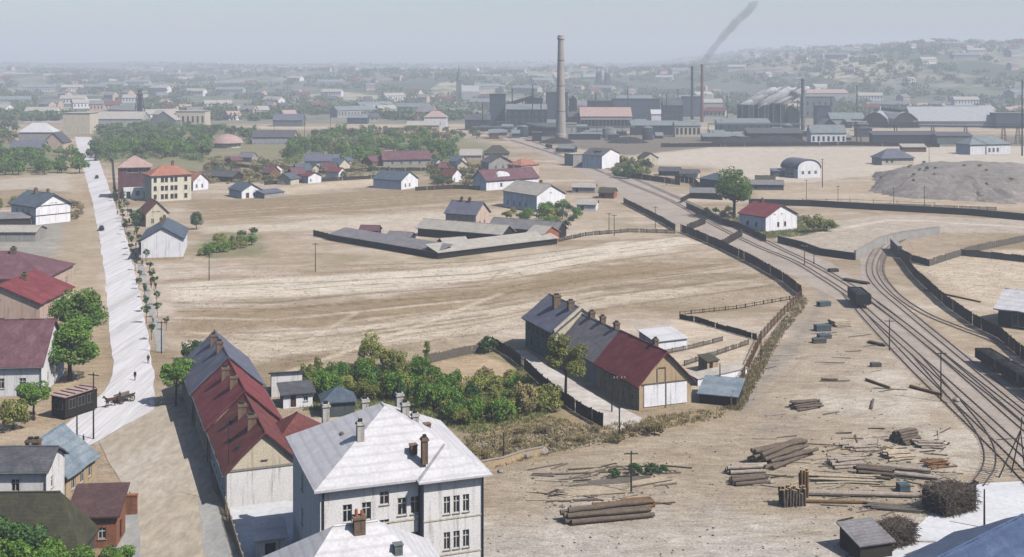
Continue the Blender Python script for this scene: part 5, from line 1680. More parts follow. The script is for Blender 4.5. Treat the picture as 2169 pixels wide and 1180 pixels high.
def post_stack(label, base, rz, nx, ny, h, mat):
    root = empty('post_stack', G(*base), rz, label, 'post stack')
    for i in range(nx):
        for j in range(ny):
            hh = h * rnd.uniform(.75, 1.25)
            lg = get_log(2.6, .19, mat)
            place('post', lg, root, ((i - nx/2) * .4, (j - ny/2) * .4, hh / 2 + .2), (rnd.uniform(-.08, .08), R(90) + rnd.uniform(-.08, .08), rnd.uniform(0, 6)), (hh / 2.6 * 1.2, 1, 1))
post_stack('upright bundle of dark posts left of the long beam', (1680, 1068), R(12), 8, 4, 1.7, 'bark')
post_stack('tall tan stakes behind the dark post bundle', (1704, 1052), R(12), 3, 2, 2.8, 'timber_brown')
def brush_block(label, base, rz, L, W, h, mat):
    root = empty('brushwood_block', G(*base), rz, label, 'brushwood')
    m = MB()
    m.box(-L/2 + .15, L/2 - .15, -W/2 + .15, W/2 - .15, 0, h - .15)
    m.build('core', MAT['timber_black'], root)
    m = MB()
    q = random.Random(4)
    for i in range(900):
        f = q.random()
        if f < .45: p = Vector((q.uniform(-L/2, L/2), q.uniform(-W/2, W/2), h + q.uniform(-.15, .1)))
        elif f < .72: p = Vector((q.uniform(-L/2, L/2), -W/2 + q.uniform(-.1, .1), q.uniform(.1, h)))
        else: p = Vector((q.choice((-L/2, L/2)) + q.uniform(-.1, .1), q.uniform(-W/2, W/2), q.uniform(.1, h)))
        d = Vector((q.uniform(-.5, .5), q.uniform(-.5, .5), q.uniform(-.25, .25))).normalized() * q.uniform(.4, .9)
        m.tube(p - d, p + d, .035, .02, 4, caps=False)
    tag(m.build('sticks', MAT[mat], root), kind='stuff')
brush_block('big dark brushwood block at the yard edge', (2010, 1078), R(28), 5.6, 4.0, 2.6, 'bark')
brush_block('brown brushwood heap by the lower yard shed', (1895, 1150), R(30), 4.2, 2.6, 2.2, 'bark')
house('yard_hut', 'low dark plank hut at the bottom of the timber yard', G(1822, 1188), G(1890, 1178), 4, 1.7, 2.6, 'timber_dark', 'roof_grey', 'shed', .3, .12, [], {}, cat='hut')
PL = []
for L, w, mt in ((3.2, .24, 'timber_grey'), (4.5, .2, 'timber_pale'), (2.4, .28, 'timber_dark'), (5.5, .18, 'bark'), (3.6, .3, 'bark_pale')):
    pm = MB()
    pm.box(-L/2, L/2, -w/2, w/2, 0, .09)
    PL.append(pm.mesh('loose_plank', MAT[mt]))
LK = ['grey plank strewn', 'pale plank strewn', 'short dark plank strewn', 'long thin bark slab strewn', 'whitish slab strewn']
for (ax, ay, bx, by, n, wh) in ((1140, 985, 1420, 1075, 46, 'round the yard pole'), (1740, 905, 2020, 1085, 62, 'among the right hand wood heaps'), (1540, 920, 1760, 1040, 26, 'round the big log heap'), (1600, 680, 1900, 880, 20, 'over the upper yard'), (1780, 1090, 1960, 1170, 14, 'by the lower yard hut')):
    for i in range(n):
        k = rnd.randrange(5)
        g_ = G(rnd.uniform(ax, bx), rnd.uniform(ay, by))
        o = place('loose_plank', PL[k], None, (g_.x, g_.y, .02), (rnd.uniform(-.03, .03), rnd.uniform(-.05, .02), R(12) + rnd.gauss(0, .45)))
        tag(o, LK[k] + ' ' + wh, 'plank', LK[k] + ' ' + wh)
# scattered things beside the tracks
def crate(label, base, rz, a, b, c, mat, name='crate'):
    root = empty(name, G(*base), rz, label, 'crate')
    m = MB()
    m.box(-a/2, a/2, -b/2, b/2, .08, c)
    m.build('box', MAT[mat], root)
    for z in (.12, c - .22):
        s = MB()
        s.box(-a/2 - .04, a/2 + .04, -b/2 - .04, b/2 + .04, z, z + .12)
        s.build('batten', MAT['timber_grey'], root)
    s = MB()
    for y in (-b/3, b/3): s.box(-a/2 - .02, a/2 + .02, y - .06, y + .06, 0, .079)
    tag(s.build('skids', MAT['timber_dark'], root), kind='stuff')
crate('blue grey crate furthest up the ash path', (1745, 648), R(20), 3.0, 1.4, 1.0, 'blue_timber')
crate('blue grey crate in front of the white lumber stack', (1742, 700), R(10), 3.2, 1.6, 1.2, 'blue_timber')
crate('flat blue crate second from the white lumber stack', (1746, 716), R(10), 2.6, 1.5, .8, 'blue_timber')
crate('dark crate lowest of the row beside the ash path', (1735, 726), R(6), 2.6, 1.2, .9, 'dark_plaster')
log_pile('white lumber stack near the freight wagon', (1778, 688), R(8), 3.4, .15, (14, 13, 12, 9), 'timber_pale', .3, .2)
planks('dark boat shaped pile of boards above the wagon', (1813, 598), R(-52), 7, 7, 6, 'timber_dark', mess=.06)
planks('grey boards dropped beside the tracks', (1857, 730), R(-58), 3.6, 4, 5, 'timber_dark', mess=.12)
crate('small dark box on the bare yard', (1855, 776), R(5), 1.8, 1.0, .7, 'dark_plaster')
crate('little dark trolley near the upper tracks', (1765, 576), R(15), 2.6, 1.3, .9, 'soot')
loose_log('short dark trunk on the bare yard left of the box', (1757, 806), R(-8), 2.8, .24, 'bark')
loose_log('brown trunk lying end on in the bare yard', (1860, 815), R(-65), 6, .25, 'timber_brown')
loose_log('brown trunk below the end on one', (1848, 858), R(70), 5.5, .22, 'bark')
loose_log('rotten brown trunk near the tall bare pole', (1962, 830), R(-55), 6.5, .28, 'timber_brown')
crate('small blue box in the gap between the heaps', (1913, 1040), R(8), 1.4, 1.2, 1.0, 'blue_timber')
loose_log('red brown pole lying behind the black track fence', (2016, 628), R(-62), 17, .22, 'works_rust')
def buffer_stop(label, base):
    root = empty('buffer_stop', G(*base), R(40), label, 'buffer stop')
    for x in (-.8, .8):
        m = MB()
        m.box(x - .15, x + .15, -.15, .15, -.2, 1.3)
        m.build('post', MAT['timber_dark'], root)
    m = MB()
    m.box(-1.3, 1.3, -.3, -.15, .8, 1.15)
    m.build('beam', MAT['timber_dark'], root)
    for x in (-.8, .8):
        m = MB()
        m.tube((x, .1, 1.0), (x, 1.7, 0), .1, n=6)
        m.build('strut', MAT['timber_dark'], root)
buffer_stop('timber buffer stop at the end of the siding curve', (2058, 1042))
for i, (lab, b) in enumerate([('grey stone block on the low mossy wall line', (1115, 968)), ('squat mossy stone block right of the wall end', (1150, 960)), ('lone white stone by the rough ground', (1060, 1000)), ('dark boulder beside the tall bare pole', (2025, 850)), ('small boulder left of the tall bare pole', (2004, 853))]):
    root = None
    m = MB()
    q = random.Random(i)
    s = [.8, .9, .4, .6, .4][i]
    prof = [(s * .8, -.1), (s, s * .3), (s * .85, s * .7), (s * .4, s * .95)]
    m.lathe(prof, 9)
    m.v = [(x * q.uniform(.8, 1.15), y * q.uniform(.8, 1.15), z * q.uniform(.85, 1.1)) for x, y, z in m.v]
    o = m.build('boulder', MAT['stone'])
    o.location = G(*b)
    tag(o, lab, 'rock')
# ------------------------------------------------------------------ the works on the horizon
def works(name, label, x0, x1, ytop, yb, L, wall, roof, kind='flat', rise=0.0, wins=None, cat='factory', **kw):
    p0, p1 = G(x0, yb), G(x1, yb)
    z = (yb - ytop) * H / (yb - YH)
    e = z - rise
    W = (p1 - p0).length
    wn = {}
    if wins:
        n, rows, ww, hh, st = wins
        wn['front'] = [((W) * (i + .5) / n, e * (r + .22) / rows, ww, hh, st) for i in range(n) for r in range(rows)]
    return house(name, label, p0, p1, L, e, z, wall, roof, kind, .5, .3, (), wn, cat=cat, fm='works_pale', **kw)
works('silo_tower', 'tall blue twin silo tower left of the great chimney', 1037, 1071, 200, 274, 14, 'works_blue', 'roof_dark', 'flat', .6, (3, 5, 1.0, 3.2, 'plain'), 'tower')
works('boiler_tower', 'tall dark blue tower house behind the great chimney', 1157, 1203, 196, 266, 16, 'works_blue', 'roof_dark', 'flat', .6, (4, 5, 1.2, 3.0, 'plain'), 'tower')
works('works_hall', 'dark hall with low gable between silo tower and chimney', 1072, 1158, 222, 276, 25, 'works_dark', 'roof_works', 'gable_x', 4, (6, 3, 2.0, 3.0, 'cross'))
works('works_shed', 'low blue black shed in front of the dark hall', 1095, 1180, 262, 288, 16, 'works_dark', 'roof_dark', 'gable_x', 3)
works('works_shed', 'small pale block at the foot of the great chimney', 1194, 1221, 262, 285, 10, 'works_pale', 'roof_pale', 'flat', .5)
works('works_hall', 'long hall with pinkish roof and white pillared front', 1230, 1338, 229, 278, 26, 'works_pale', 'roof_pink', 'gable_x', 7, (14, 1, 3.0, 7.0, 'plain'))
works('works_hall', 'low sooty wing left of the pillared hall', 1204, 1238, 238, 276, 18, 'works_dark', 'roof_dark', 'gable_x', 4)
works('works_hall', 'high slate blue hall behind the pillared hall', 1300, 1398, 210, 256, 24, 'works_blue', 'roof_dark', 'flat', .8, (10, 2, 1.6, 3.6, 'plain'))
works('works_shed', 'small white arched shed at the end of the slate hall', 1380, 1416, 233, 258, 12, 'white_wash', 'roof_white', 'gable_x', 4)
works('works_shed', 'long grey roofed loading shed in front of the slate hall', 1338, 1440, 258, 286, 14, 'works_dark', 'roof_works', 'shed', 3)
works('works_shed', 'low cream shed with pillars below the thin chimneys', 1430, 1484, 258, 290, 12, 'cream_plaster', 'roof_works', 'gable_x', 3, (6, 1, 2.0, 5, 'plain'))
works('works_shed', 'flat loading platform roof right of the chimney base', 1205, 1272, 284, 296, 10, 'works_dark', 'roof_works', 'flat', .5)
works('works_shed', 'dark shed under the cooling towers', 1520, 1632, 253, 279, 14, 'works_blue', 'roof_works', 'shed', 3, (7, 1, 2.2, 4, 'plain'))
works('works_shed', 'long low sooty shed along the works fence', 1490, 1585, 284, 300, 12, 'soot', 'roof_works', 'shed', 2)
works('works_shed', 'coal black shed left of the low house', 1585, 1700, 274, 300, 14, 'soot', 'roof_dark', 'shed', 3)
works('works_hall', 'purple grey hall under the twin thin chimneys', 1448, 1490, 205, 246, 18, 'works_blue', 'roof_dark', 'flat', .8)
works('works_hall', 'pale hall right of the twin thin chimneys', 1490, 1531, 210, 244, 16, 'works_pale', 'roof_pale', 'gable_x', 4)
works('works_hall', 'wide pale roofed hall beyond the slim chimney', 1706, 1796, 190, 222, 30, 'works_pale', 'roof_pink', 'gable_x', 5)
works('works_hall', 'grey hall with blue doors beneath the pale roofed hall', 1704, 1768, 205, 250, 18, 'works_grey', 'roof_works', 'flat', .8, (5, 2, 2.0, 4, 'plain'))
works('works_tower', 'square blue bunker tower near the slim chimney', 1730, 1758, 224, 268, 12, 'works_blue', 'roof_blue', 'flat', .6, None, 'tower')
works('works_house', 'low white house with lined windows at the works fence', 1718, 1792, 266, 304, 12, 'white_wash', 'roof_works', 'gable_x', 5, (7, 1, 1.6, 3.4, 'plain'), 'building')
works('works_shed', 'dark gabled shed behind the low white house', 1738, 1776, 252, 286, 16, 'works_dark', 'roof_works', 'gable_y', 6)
works('works_shed', 'pale twin roofed shed left of the black hangars', 1760, 1832, 240, 270, 18, 'works_pale', 'roof_works', 'gable_x', 5)
works('works_shed', 'flat dark shed under the conveyor bridge', 1850, 1990, 280, 304, 10, 'works_dark', 'roof_dark', 'shed', 2)
works('works_shed', 'second flat shed under the conveyor bridge', 1985, 2060, 282, 306, 9, 'works_grey', 'roof_dark', 'shed', 2)
works('works_shed', 'blue shed at the far right edge of the works', 2110, 2240, 240, 272, 14, 'works_blue', 'roof_works', 'flat', 1)
works('works_shed', 'rust red flat wagon shed on the plain', 1912, 1962, 307, 322, 6, 'works_rust', 'roof_pale', 'shed', 1.5)
# left background
works('street_end_hall', 'beige panelled block at the far end of the street', 133, 190, 240, 284, 20, 'cream_plaster', 'roof_pale', 'flat', .6, None, 'building')
works('arched_depot', 'pale long depot roof behind the orchard', 195, 300, 238, 268, 24, 'works_pale', 'roof_pale', 'gable_x', 6, None, 'depot')
works('arched_depot', 'depot with dark rimmed gable behind the orchard', 320, 372, 236, 268, 40, 'works_grey', 'roof_pale', 'gable_y', 8, None, 'depot')
works('arched_depot', 'panelled depot wing right of the gabled depot', 372, 434, 236, 266, 20, 'cream_plaster', 'roof_pale', 'flat', .6, (6, 1, 2, 6, 'plain'), 'depot')
works('brick_yard_shed', 'white open shed with dark roof beyond the orchard', 534, 622, 278, 306, 14, 'works_pale', 'roof_dark', 'gable_x', 4, (7, 1, 2.2, 4.5, 'plain'), 'shed')
works('far_villa', 'pale villa among trees left of the works', 898, 946, 236, 272, 14, 'white_wash', 'roof_pink', 'hip', 5, None, 'house')
works('far_villa', 'pink white cottage below the villa', 862, 930, 258, 278, 12, 'pink_plaster', 'roof_pale', 'gable_x', 3, None, 'house')
works('far_villa', 'grey blue hall left of the orchard pole', 578, 640, 243, 268, 18, 'works_grey', 'roof_slate', 'gable_x', 5, None, 'building')
works('far_villa', 'small blue house above the orchard', 735, 778, 243, 262, 14, 'works_blue', 'roof_works', 'gable_x', 3, None, 'house')
works('left_villa', 'white roofed villa behind the left garden trees', 40, 110, 262, 300, 14, 'grey_plaster', 'roof_white', 'hip', 6, None, 'house')
works('left_villa', 'dark gabled house above the left garden trees', 92, 134, 282, 318, 14, 'pink_plaster', 'roof_dark', 'gable_y', 6, None, 'house')
works('left_villa', 'low slate roofed house left of the dark gable', 20, 90, 300, 320, 12, 'pink_plaster', 'roof_slate', 'gable_x', 4, None, 'house')
works('track_villa', 'cream open pavilion beside the upper tracks', 1025, 1078, 310, 336, 10, 'cream_plaster', 'roof_mossy', 'hip', 4, (7, 1, 1.2, 3, 'plain'), 'house')
works('track_villa', 'pale cottage between orchard and tracks', 975, 1020, 318, 340, 10, 'pink_plaster', 'roof_pale', 'gable_x', 3, None, 'house')

works('boiler_block', 'tall black boiler block just left of the great chimney', 1112, 1150, 208, 270, 14, 'works_dark', 'roof_dark', 'flat', .6, (4, 4, 1.2, 2.6, 'plain'), 'building')
works('boiler_block', 'narrow dark hoist tower right of the great chimney', 1206, 1222, 204, 268, 10, 'works_dark', 'roof_dark', 'gable_y', 3, None, 'tower')
works('boiler_block', 'stepped dark block behind the pinkish hall roof', 1246, 1296, 214, 262, 16, 'works_dark', 'roof_dark', 'flat', .6, (6, 3, 1.2, 2.4, 'plain'), 'building')
works('boiler_block', 'low black wing at the left end of the works', 985, 1038, 244, 276, 18, 'works_dark', 'roof_dark', 'gable_x', 4, (5, 2, 1.4, 2.2, 'plain'), 'building')
works('boiler_block', 'dark sorting house beside the twin thin chimneys', 1405, 1446, 212, 262, 16, 'works_dark', 'roof_dark', 'gable_x', 5, (5, 3, 1.3, 2.4, 'plain'), 'building')
works('boiler_block', 'dark filter house between the cooling towers and the slim chimney', 1668, 1694, 226, 276, 14, 'works_dark', 'roof_dark', 'gable_y', 5, None, 'building')
def chimney_stack(label, px, yb, yt, r0, r1, mat, dome=True):
    b = G(px, yb)
    h = (yb - yt) * H / (yb - YH)
    root = empty('factory_chimney', b, 0, label, 'chimney')
    m = MB()
    m.lathe([(r0 * 1.15, -1), (r0 * 1.12, h * .03), (r0, h * .035), (r0 + (r1 - r0) * .5, h * .5), (r1, h * .955)], 24)
    m.build('shaft', MAT[mat], root, smooth=False)
    m = MB()
    m.lathe([(r1 * 1.02, h * .955), (r1 * 1.25, h * .962), (r1 * 1.25, h * .975), (r1 * 1.1, h * .98), (r1 * 1.1, h), (r1 * .7, h), (r1 * .65, h * .97)], 24)
    m.build('crown', MAT[mat], root)
    for f in (.25, .5, .75):
        k = r0 + (r1 - r0) * f
        m = MB()
        m.lathe([(k * 1.005, h * f), (k * 1.05, h * f + .05), (k * 1.05, h * f + .45), (k * 1.005, h * f + .5)], 24)
        m.build('iron_band', MAT['iron'], root)
    return b, h
chimney_stack('great pale chimney towering over the works', 1188, 290, 75, 3.9, 2.3, 'stack_concrete')
b2, h2 = chimney_stack('thin rusty smoking chimney right of the works centre', 1487, 258, 136, 1.7, 1.2, 'works_rust')
chimney_stack('thin dark chimney left of the smoking one', 1466, 252, 140, 1.6, 1.2, 'works_dark')
chimney_stack('slim dark chimney right of the cooling towers', 1701, 276, 166, 1.9, 1.5, 'works_grey')

for x0, x1, yt, lab in ((1565, 1600, 222, 'left cooling tower with black front and white steam'), (1600, 1632, 222, 'middle cooling tower with white steam'), (1630, 1668, 219, 'right and widest cooling tower with white steam')):
    c = G((x0 + x1) / 2, 276)
    s = (276 - YH) / H
    r = (x1 - x0) / 2 / s
    h = (276 - yt) / s
    root = empty('cooling_tower', (c.x, c.y + r, 0), R(11), lab, 'cooling tower')
    m = MB()
    m.lathe([(r * 1.05, -1), (r, h * .3), (r * .96, h * .7), (r * .97, h)], 8)
    m.build('shell', MAT['works_dark'], root)
    for k in range(8):
        a = math.pi * 2 * k / 8
        m = MB()
        m.tube((r * 1.08 * math.cos(a), r * 1.08 * math.sin(a), 0), (r * math.cos(a), r * math.sin(a), h), .35, n=4)
        m.build('rib', MAT['works_grey'], root)
    m = MB()
    m.lathe([(r * .98, h - .6), (r * 1.06, h - .5), (r * 1.06, h + .2), (r * .9, h + .2)], 8)
    m.build('rim', MAT['works_grey'], root)

def plume(name, label, p, d, L, r0, r1, dens, bend=0.0, alb=.9):
    """smoke or steam: soft air of its own, thickest at the core"""
    mat = bpy.data.materials.new(name)
    mat.use_nodes = True
    nt = mat.node_tree
    nt.nodes.remove(nt.nodes['Principled BSDF'])
    vol = nt.nodes.new('ShaderNodeVolumePrincipled')
    vol.inputs['Color'].default_value = (alb, alb, alb, 1)
    vol.inputs['Density'].default_value = dens
    nt.links.new(vol.outputs[0], nt.nodes['Material Output'].inputs['Volume'])
    m = MB()
    p, d = Vector(p), Vector(d).normalized()
    a = d.orthogonal().normalized()
    b = d.cross(a)
    n, k = 12, 14
    q = random.Random(name)
    for shell in (1.0, .62):
        vs, fs = [], []
        for i in range(k + 1):
            t = i / k
            c = p + d * L * t + Vector((bend * t * t, 0, 0)) + a * q.uniform(-.25, .25) * r1 * t
            r = (r0 + (r1 - r0) * t) * shell * (1 + q.uniform(-.15, .15))
            if i == k: r *= .3
            for j in range(n):
                w = 2 * math.pi * j / n
                vs.append(c + (a * math.cos(w) + b * math.sin(w)) * r * (1 + q.uniform(-.12, .12)))
        for i in range(k):
            for j in range(n): fs.append((i*n + j, i*n + (j+1) % n, (i+1)*n + (j+1) % n, (i+1)*n + j))
        fs += [tuple(range(n - 1, -1, -1)), tuple(k*n + j for j in range(n))]
        m.add(vs, fs)
        break
    o = m.build(name, mat, smooth=True)
    return tag(o, label, 'smoke', None, 'stuff')
plume('smoke', 'thin grey smoke drifting from the rusty chimney', b2 + Vector((0, 0, h2)), (.62, .2, .85), 80, 3.2, 5.0, .085, 12, .45)
def steam_cloud(label, px, hh, seed):
    """billowing steam: many small white puffs, half see-through"""
    if 'steam' not in MAT:
        t = NT('steam')
        t.done((.86, .86, .88, 1), 1.0)
        tl = t.n('ShaderNodeBsdfTranslucent')
        tl.inputs[0].default_value = (.95, .95, .97, 1)
        m1 = t.n('ShaderNodeMixShader')
        m1.inputs[0].default_value = .5
        t.l(t.b.outputs[0], m1.inputs[1])
        t.l(tl.outputs[0], m1.inputs[2])
        tr = t.n('ShaderNodeBsdfTransparent')
        mx = t.n('ShaderNodeMixShader')
        mx.inputs[0].default_value = .3
        t.l(tr.outputs[0], mx.inputs[1])
        t.l(m1.outputs[0], mx.inputs[2])
        t.l(mx.outputs[0], t.t.nodes['Material Output'].inputs[0])
        MAT['steam'] = t.mat
    c = G(px, 276)
    q = random.Random(seed)
    m = MB()
    for i in range(120):
        t = (i / 120) ** .9
        r = (1.5 + 2.2 * math.sin(math.pi * min(1, t * .8 + .2))) * q.uniform(.5, 1.2)
        cx, cy, cz = c.x + t * 26 + q.gauss(0, 1.8), c.y + 6 + t * 6 + q.gauss(0, 2), hh + .3 + t * 13 + q.gauss(0, .9)
        n = 8
        vs, fs = [], []
        for a in range(1, 5):
            for b in range(n):
                th, ph = math.pi * a / 5, 2 * math.pi * b / n
                k = r * q.uniform(.85, 1.15)
                l = k * math.sin(th) * math.cos(ph)
                vs.append((cx + 2.4 * l, cy + k * math.sin(th) * math.sin(ph), cz + .7 * k * math.cos(th) + 1.1 * l))
        for a in range(3):
            for b in range(n): fs.append((a*n + b, (a+1)*n + b, (a+1)*n + (b+1) % n, a*n + (b+1) % n))
        fs += [tuple(range(n)), tuple(3*n + b for b in range(n - 1, -1, -1))]
        m.add(vs, fs)
    tag(m.build('steam', MAT['steam'], smooth=True), label, 'steam', None, 'stuff')
for i, (px, lab, hh) in enumerate(((1582, 'white steam over the left cooling tower', 21), (1616, 'white steam over the middle cooling tower', 21), (1649, 'white steam over the right cooling tower', 22))):
    steam_cloud(lab, px, hh, i)

# the crowded middle of the works
wq = random.Random(19)
for i in range(46):
    px = wq.uniform(1010, 1440) if i % 3 else wq.uniform(1500, 1830)
    yb = wq.uniform(262, 300)
    w = wq.uniform(10, 34)
    hpx = wq.uniform(8, 26) * (1.2 if yb < 280 else .7)
    k = wq.randrange(5)
    lab = ['sooty gabled shed', 'flat roofed dark block', 'slate blue works block', 'grey pitched shed', 'rust stained shed'][k] + (' crowded round the great chimney' if px < 1440 else ' crowded round the cooling towers')
    works('works_block', lab, px, px + w, yb - hpx, yb, wq.uniform(8, 16), ['soot', 'works_dark', 'works_blue', 'works_grey', 'works_rust'][k], ['roof_works', 'roof_dark', 'roof_dark', 'roof_works', 'roof_works'][k], ['gable_x', 'flat', 'flat', 'gable_x', 'shed'][k], 2.0, (3, 1, 1.6, 2.2, 'plain') if k in (2, 3) else None, group=lab + 's')
def thin_stack(px, yb, yt, r, lab):
    b = G(px, yb)
    h = (yb - yt) * H / (yb - YH)
    root = empty('flue_pipe', b, 0, lab, 'flue', 'thin flue pipes of the works')
    m = MB()
    m.tube((0, 0, 0), (0, 0, h), r, r * .85, 8)
    m.build('pipe', MAT['works_dark'], root)
    m = MB()
    m.tube((0, 0, h), (0, 0, h + .8), r * 1.25, r * 1.25, 8)
    m.build('cowl', MAT['works_rust'], root)
for px, yb, yt in ((1085, 272, 188), (1128, 276, 182), (1146, 278, 205), (1215, 272, 205), (1262, 268, 200), (1330, 264, 186), (1412, 262, 200), (1436, 258, 190), (1540, 268, 205), (1690, 278, 214), (1760, 268, 206), (1815, 264, 182), (1022, 276, 220)):
    thin_stack(px, yb, yt, .5, 'thin dark flue pipe rising from the works sheds')
def gantry(label, x0, x1, yb, zz, n):
    a, b = G(x0, yb), G(x1, yb)
    L = (b - a).length
    root = empty('pipe_gantry', (a.x, a.y, 0), 0, label, 'gantry')
    m = MB()
    for y in (-.8, 0, .8): m.tube((0, y, zz), (L, y, zz), .32, n=6)
    m.box(0, L, -1.2, 1.2, zz - .8, zz - .4)
    m.build('pipes', MAT['works_grey'], root)['kind'] = 'stuff'
    for i in range(n):
        m = MB()
        x = L * i / (n - 1)
        m.tube((x - .8, -1, -.2), (x, -.8, zz - .4), .22, n=4).tube((x + .8, 1, -.2), (x, .8, zz - .4), .22, n=4)
        m.build('trestle', MAT['iron'], root)
gantry('pipe bridge in front of the pillared hall', 1130, 1345, 288, 7.5, 9)
gantry('pipe bridge under the cooling towers', 1500, 1700, 284, 8.5, 9)
gantry('low pipe bridge beside the silo tower', 1000, 1110, 284, 6, 6)
for px, yb, r, h, lab in ((1108, 290, 4, 8, 'squat dark tank before the dark hall'), (1290, 292, 5, 7, 'squat pale tank before the pillared hall'), (1372, 296, 4, 9, 'squat grey tank by the loading shed'), (1668, 290, 4, 9, 'squat dark tank right of the cooling towers')):
    b = G(px, yb)
    root = empty('storage_tank', b, 0, lab, 'tank')
    m = MB()
    m.lathe([(r, -.2), (r, h)], 16)
    m.build('shell', MAT['works_grey' if 'pale' in lab else 'works_dark'], root, smooth=True)
    m = MB()
    m.lathe([(r * 1.03, h), (r * .6, h + 1.0), (.1, h + 1.4)], 16)
    m.build('lid', MAT['works_grey'], root)
heap_q = random.Random(2)
for px, yb, r, h, lab in ((1560, 304, 14, 5, 'coal heap behind the works fence'), (1640, 305, 18, 6, 'larger coal heap behind the works fence'), (1330, 302, 12, 4, 'slag heap below the loading shed'), (1180, 303, 9, 4, 'small coal heap near the upper tracks')):
    b = G(px, yb)
    m = MB()
    m.lathe([(r, -.3), (r * .7, h * .5), (r * .35, h * .85), (r * .08, h)], 18)
    m.v = [(x * heap_q.uniform(.85, 1.15) * 1.4, y * heap_q.uniform(.85, 1.15), z * heap_q.uniform(.8, 1.15)) for x, y, z in m.v]
    o = m.build('coal_heap', MAT['coal'], loc=b)
    tag(o, lab, 'heap')

# the belt of small homesteads between the orchards and the fields
hq = random.Random(6)
for i in range(30):
    px, yb = hq.uniform(450, 1010), hq.uniform(340, 392)
    if 800 < px < 915 and yb > 340: continue
    w = hq.uniform(14, 30)
    k = hq.randrange(4)
    lab = ['small white cottage', 'low brown roofed shed', 'grey roofed hut', 'blue roofed cottage'][k] + (' in the left part of the homestead belt' if px < 700 else ' in the right part of the homestead belt')
    e = hq.uniform(2.2, 3.4)
    house('belt_cottage', lab, G(px, yb), G(px + w, yb + hq.uniform(-3, 2)), hq.uniform(5, 8), e, e + hq.uniform(1.6, 3), ['white_wash', 'timber_brown', 'grey_plaster', 'cream_plaster'][k], ['roof_brownred', 'roof_purple', 'roof_grey', 'roof_blue'][k], hq.choice(['gable_x', 'gable_y']), .4, .2, (), {'front': [(1.4, .9, .8, 1.1, 'two')]}, group=lab + 's')
for i, (pts, lab) in enumerate((([(560, 392), (620, 388), (700, 384), (800, 378)], 'dark garden fence along the upper field edge'), ([(880, 404), (960, 400), (1020, 402)], 'dark garden fence left of the white railway house'), ([(440, 352), (540, 356), (640, 360)], 'dark garden fence under the orchard'), ([(700, 366), (800, 362), (905, 362)], 'dark garden fence in front of the violet roofed barn'))):
    fence('belt_fence', lab, pts, 1.8, 'timber_dark', post=4, plank=.35)
# shunted wagons and sheds on the upper tracks
for i, (px, py) in enumerate(((1150, 316), (1172, 325), (1196, 333), (1222, 343))):
    a, b = G(px, py), G(px + 12, py + 4.4)
    d = b - a
    wagon('dark wagon shunted on the upper tracks near the works', (a.x + 4, a.y + 3, 0), math.atan2(d.y, d.x), 9, 2.9, 1.8, 'soot', 'coal').__setitem__('group', 'wagons on the upper tracks')
for lab, x0, x1, yb, mt, rf in (('black goods shed beside the upper tracks', 1180, 1215, 322, 'soot', 'roof_works'), ('low grey shed above the fenced crossing', 1212, 1260, 408, 'grey_plaster', 'roof_pale'), ('pale shed by the small gardens near the tracks', 1222, 1262, 446, 'white_plaster', 'roof_pale'), ('dark long shed left of the blue roofed hut', 1395, 1440, 372, 'soot', 'roof_dark'), ('cream shed behind the track pen', 1440, 1478, 378, 'cream_plaster', 'roof_dark'), ('dark rectangular pen roof left of the big tree', 1462, 1520, 420, 'soot', 'roof_grey'), ('orange brick shed by the farm lane', 1268, 1300, 420, 'clay', 'roof_mossy'), ('dark shed row right of the big tree', 1592, 1660, 402, 'dark_plaster', 'roof_grey'), ('low white shed beyond the big tree', 1600, 1640, 392, 'white_plaster', 'roof_mossy')):
    house('track_shed', lab, G(x0, yb), G(x1, yb + 1), 7, 2.4, 4.0, mt, rf, 'gable_x', .4, .2, (), {'front': [(2.0, .1, 1.2, 1.8, 'boards')]}, cat='shed')

roofmat('roof_hangar', lin('9a9da3'), lin('acaeb2'), lin('babbbc'), 0.4)
# gambrel hangars
def hangar(label, p0, p1, L, h, name='hangar'):
    p0, p1 = Vector(p0[:2]), Vector(p1[:2])
    u = p1 - p0
    W = u.length
    mid = (p0 + p1) / 2
    root = empty(name, (mid.x, mid.y, 0), math.atan2(u.y, u.x), label, 'hangar')
    pr = [(-W/2, 0), (-W * .42, h * .55), (-W * .2, h * .88), (0, h), (W * .2, h * .88), (W * .42, h * .55), (W/2, 0)]
    for y in (0, L):
        m = MB()
        m.add([(x, y, z) for x, z in pr], [tuple(range(7))])
        m.build('end_wall', MAT['soot'], root)
    A = [[(pr[i][0] * 1.03, -.8, pr[i][1] + .35), (pr[i+1][0] * 1.03, -.8, pr[i+1][1] + .35), (pr[i+1][0] * 1.03, L + .8, pr[i+1][1] + .35), (pr[i][0] * 1.03, L + .8, pr[i][1] + .35)] for i in range(6)]
    v, f = solid_roof(A, .3)
    m = MB()
    m.add(v, f)
    ro = m.build('roof', MAT['roof_hangar'], root)
    m = MB()
    m.box(-1.6, 1.6, 6, L - 6, h - .2, h + 2.0)
    m.build('ridge_vent', MAT['works_dark'], ro)
q0, q1, q2 = G(1824, 270), G(1886, 271), G(1947, 271)
hangar('left black fronted hangar with faceted roof', q0, q1 - Vector((1, 0, 0)), 70, 14)
dv = Vector((-(q2 - q1).y, (q2 - q1).x))
root_h = hangar('right black fronted hangar with long pale roof', q1 + Vector((1, 0, 0)), q2, 70, 14)
works('long_hangar_hall', 'very long pale corrugated hall right of the hangars', 1935, 2116, 228, 271, 36, 'works_pale', 'roof_hangar', 'gable_x', 12, None, 'hall')

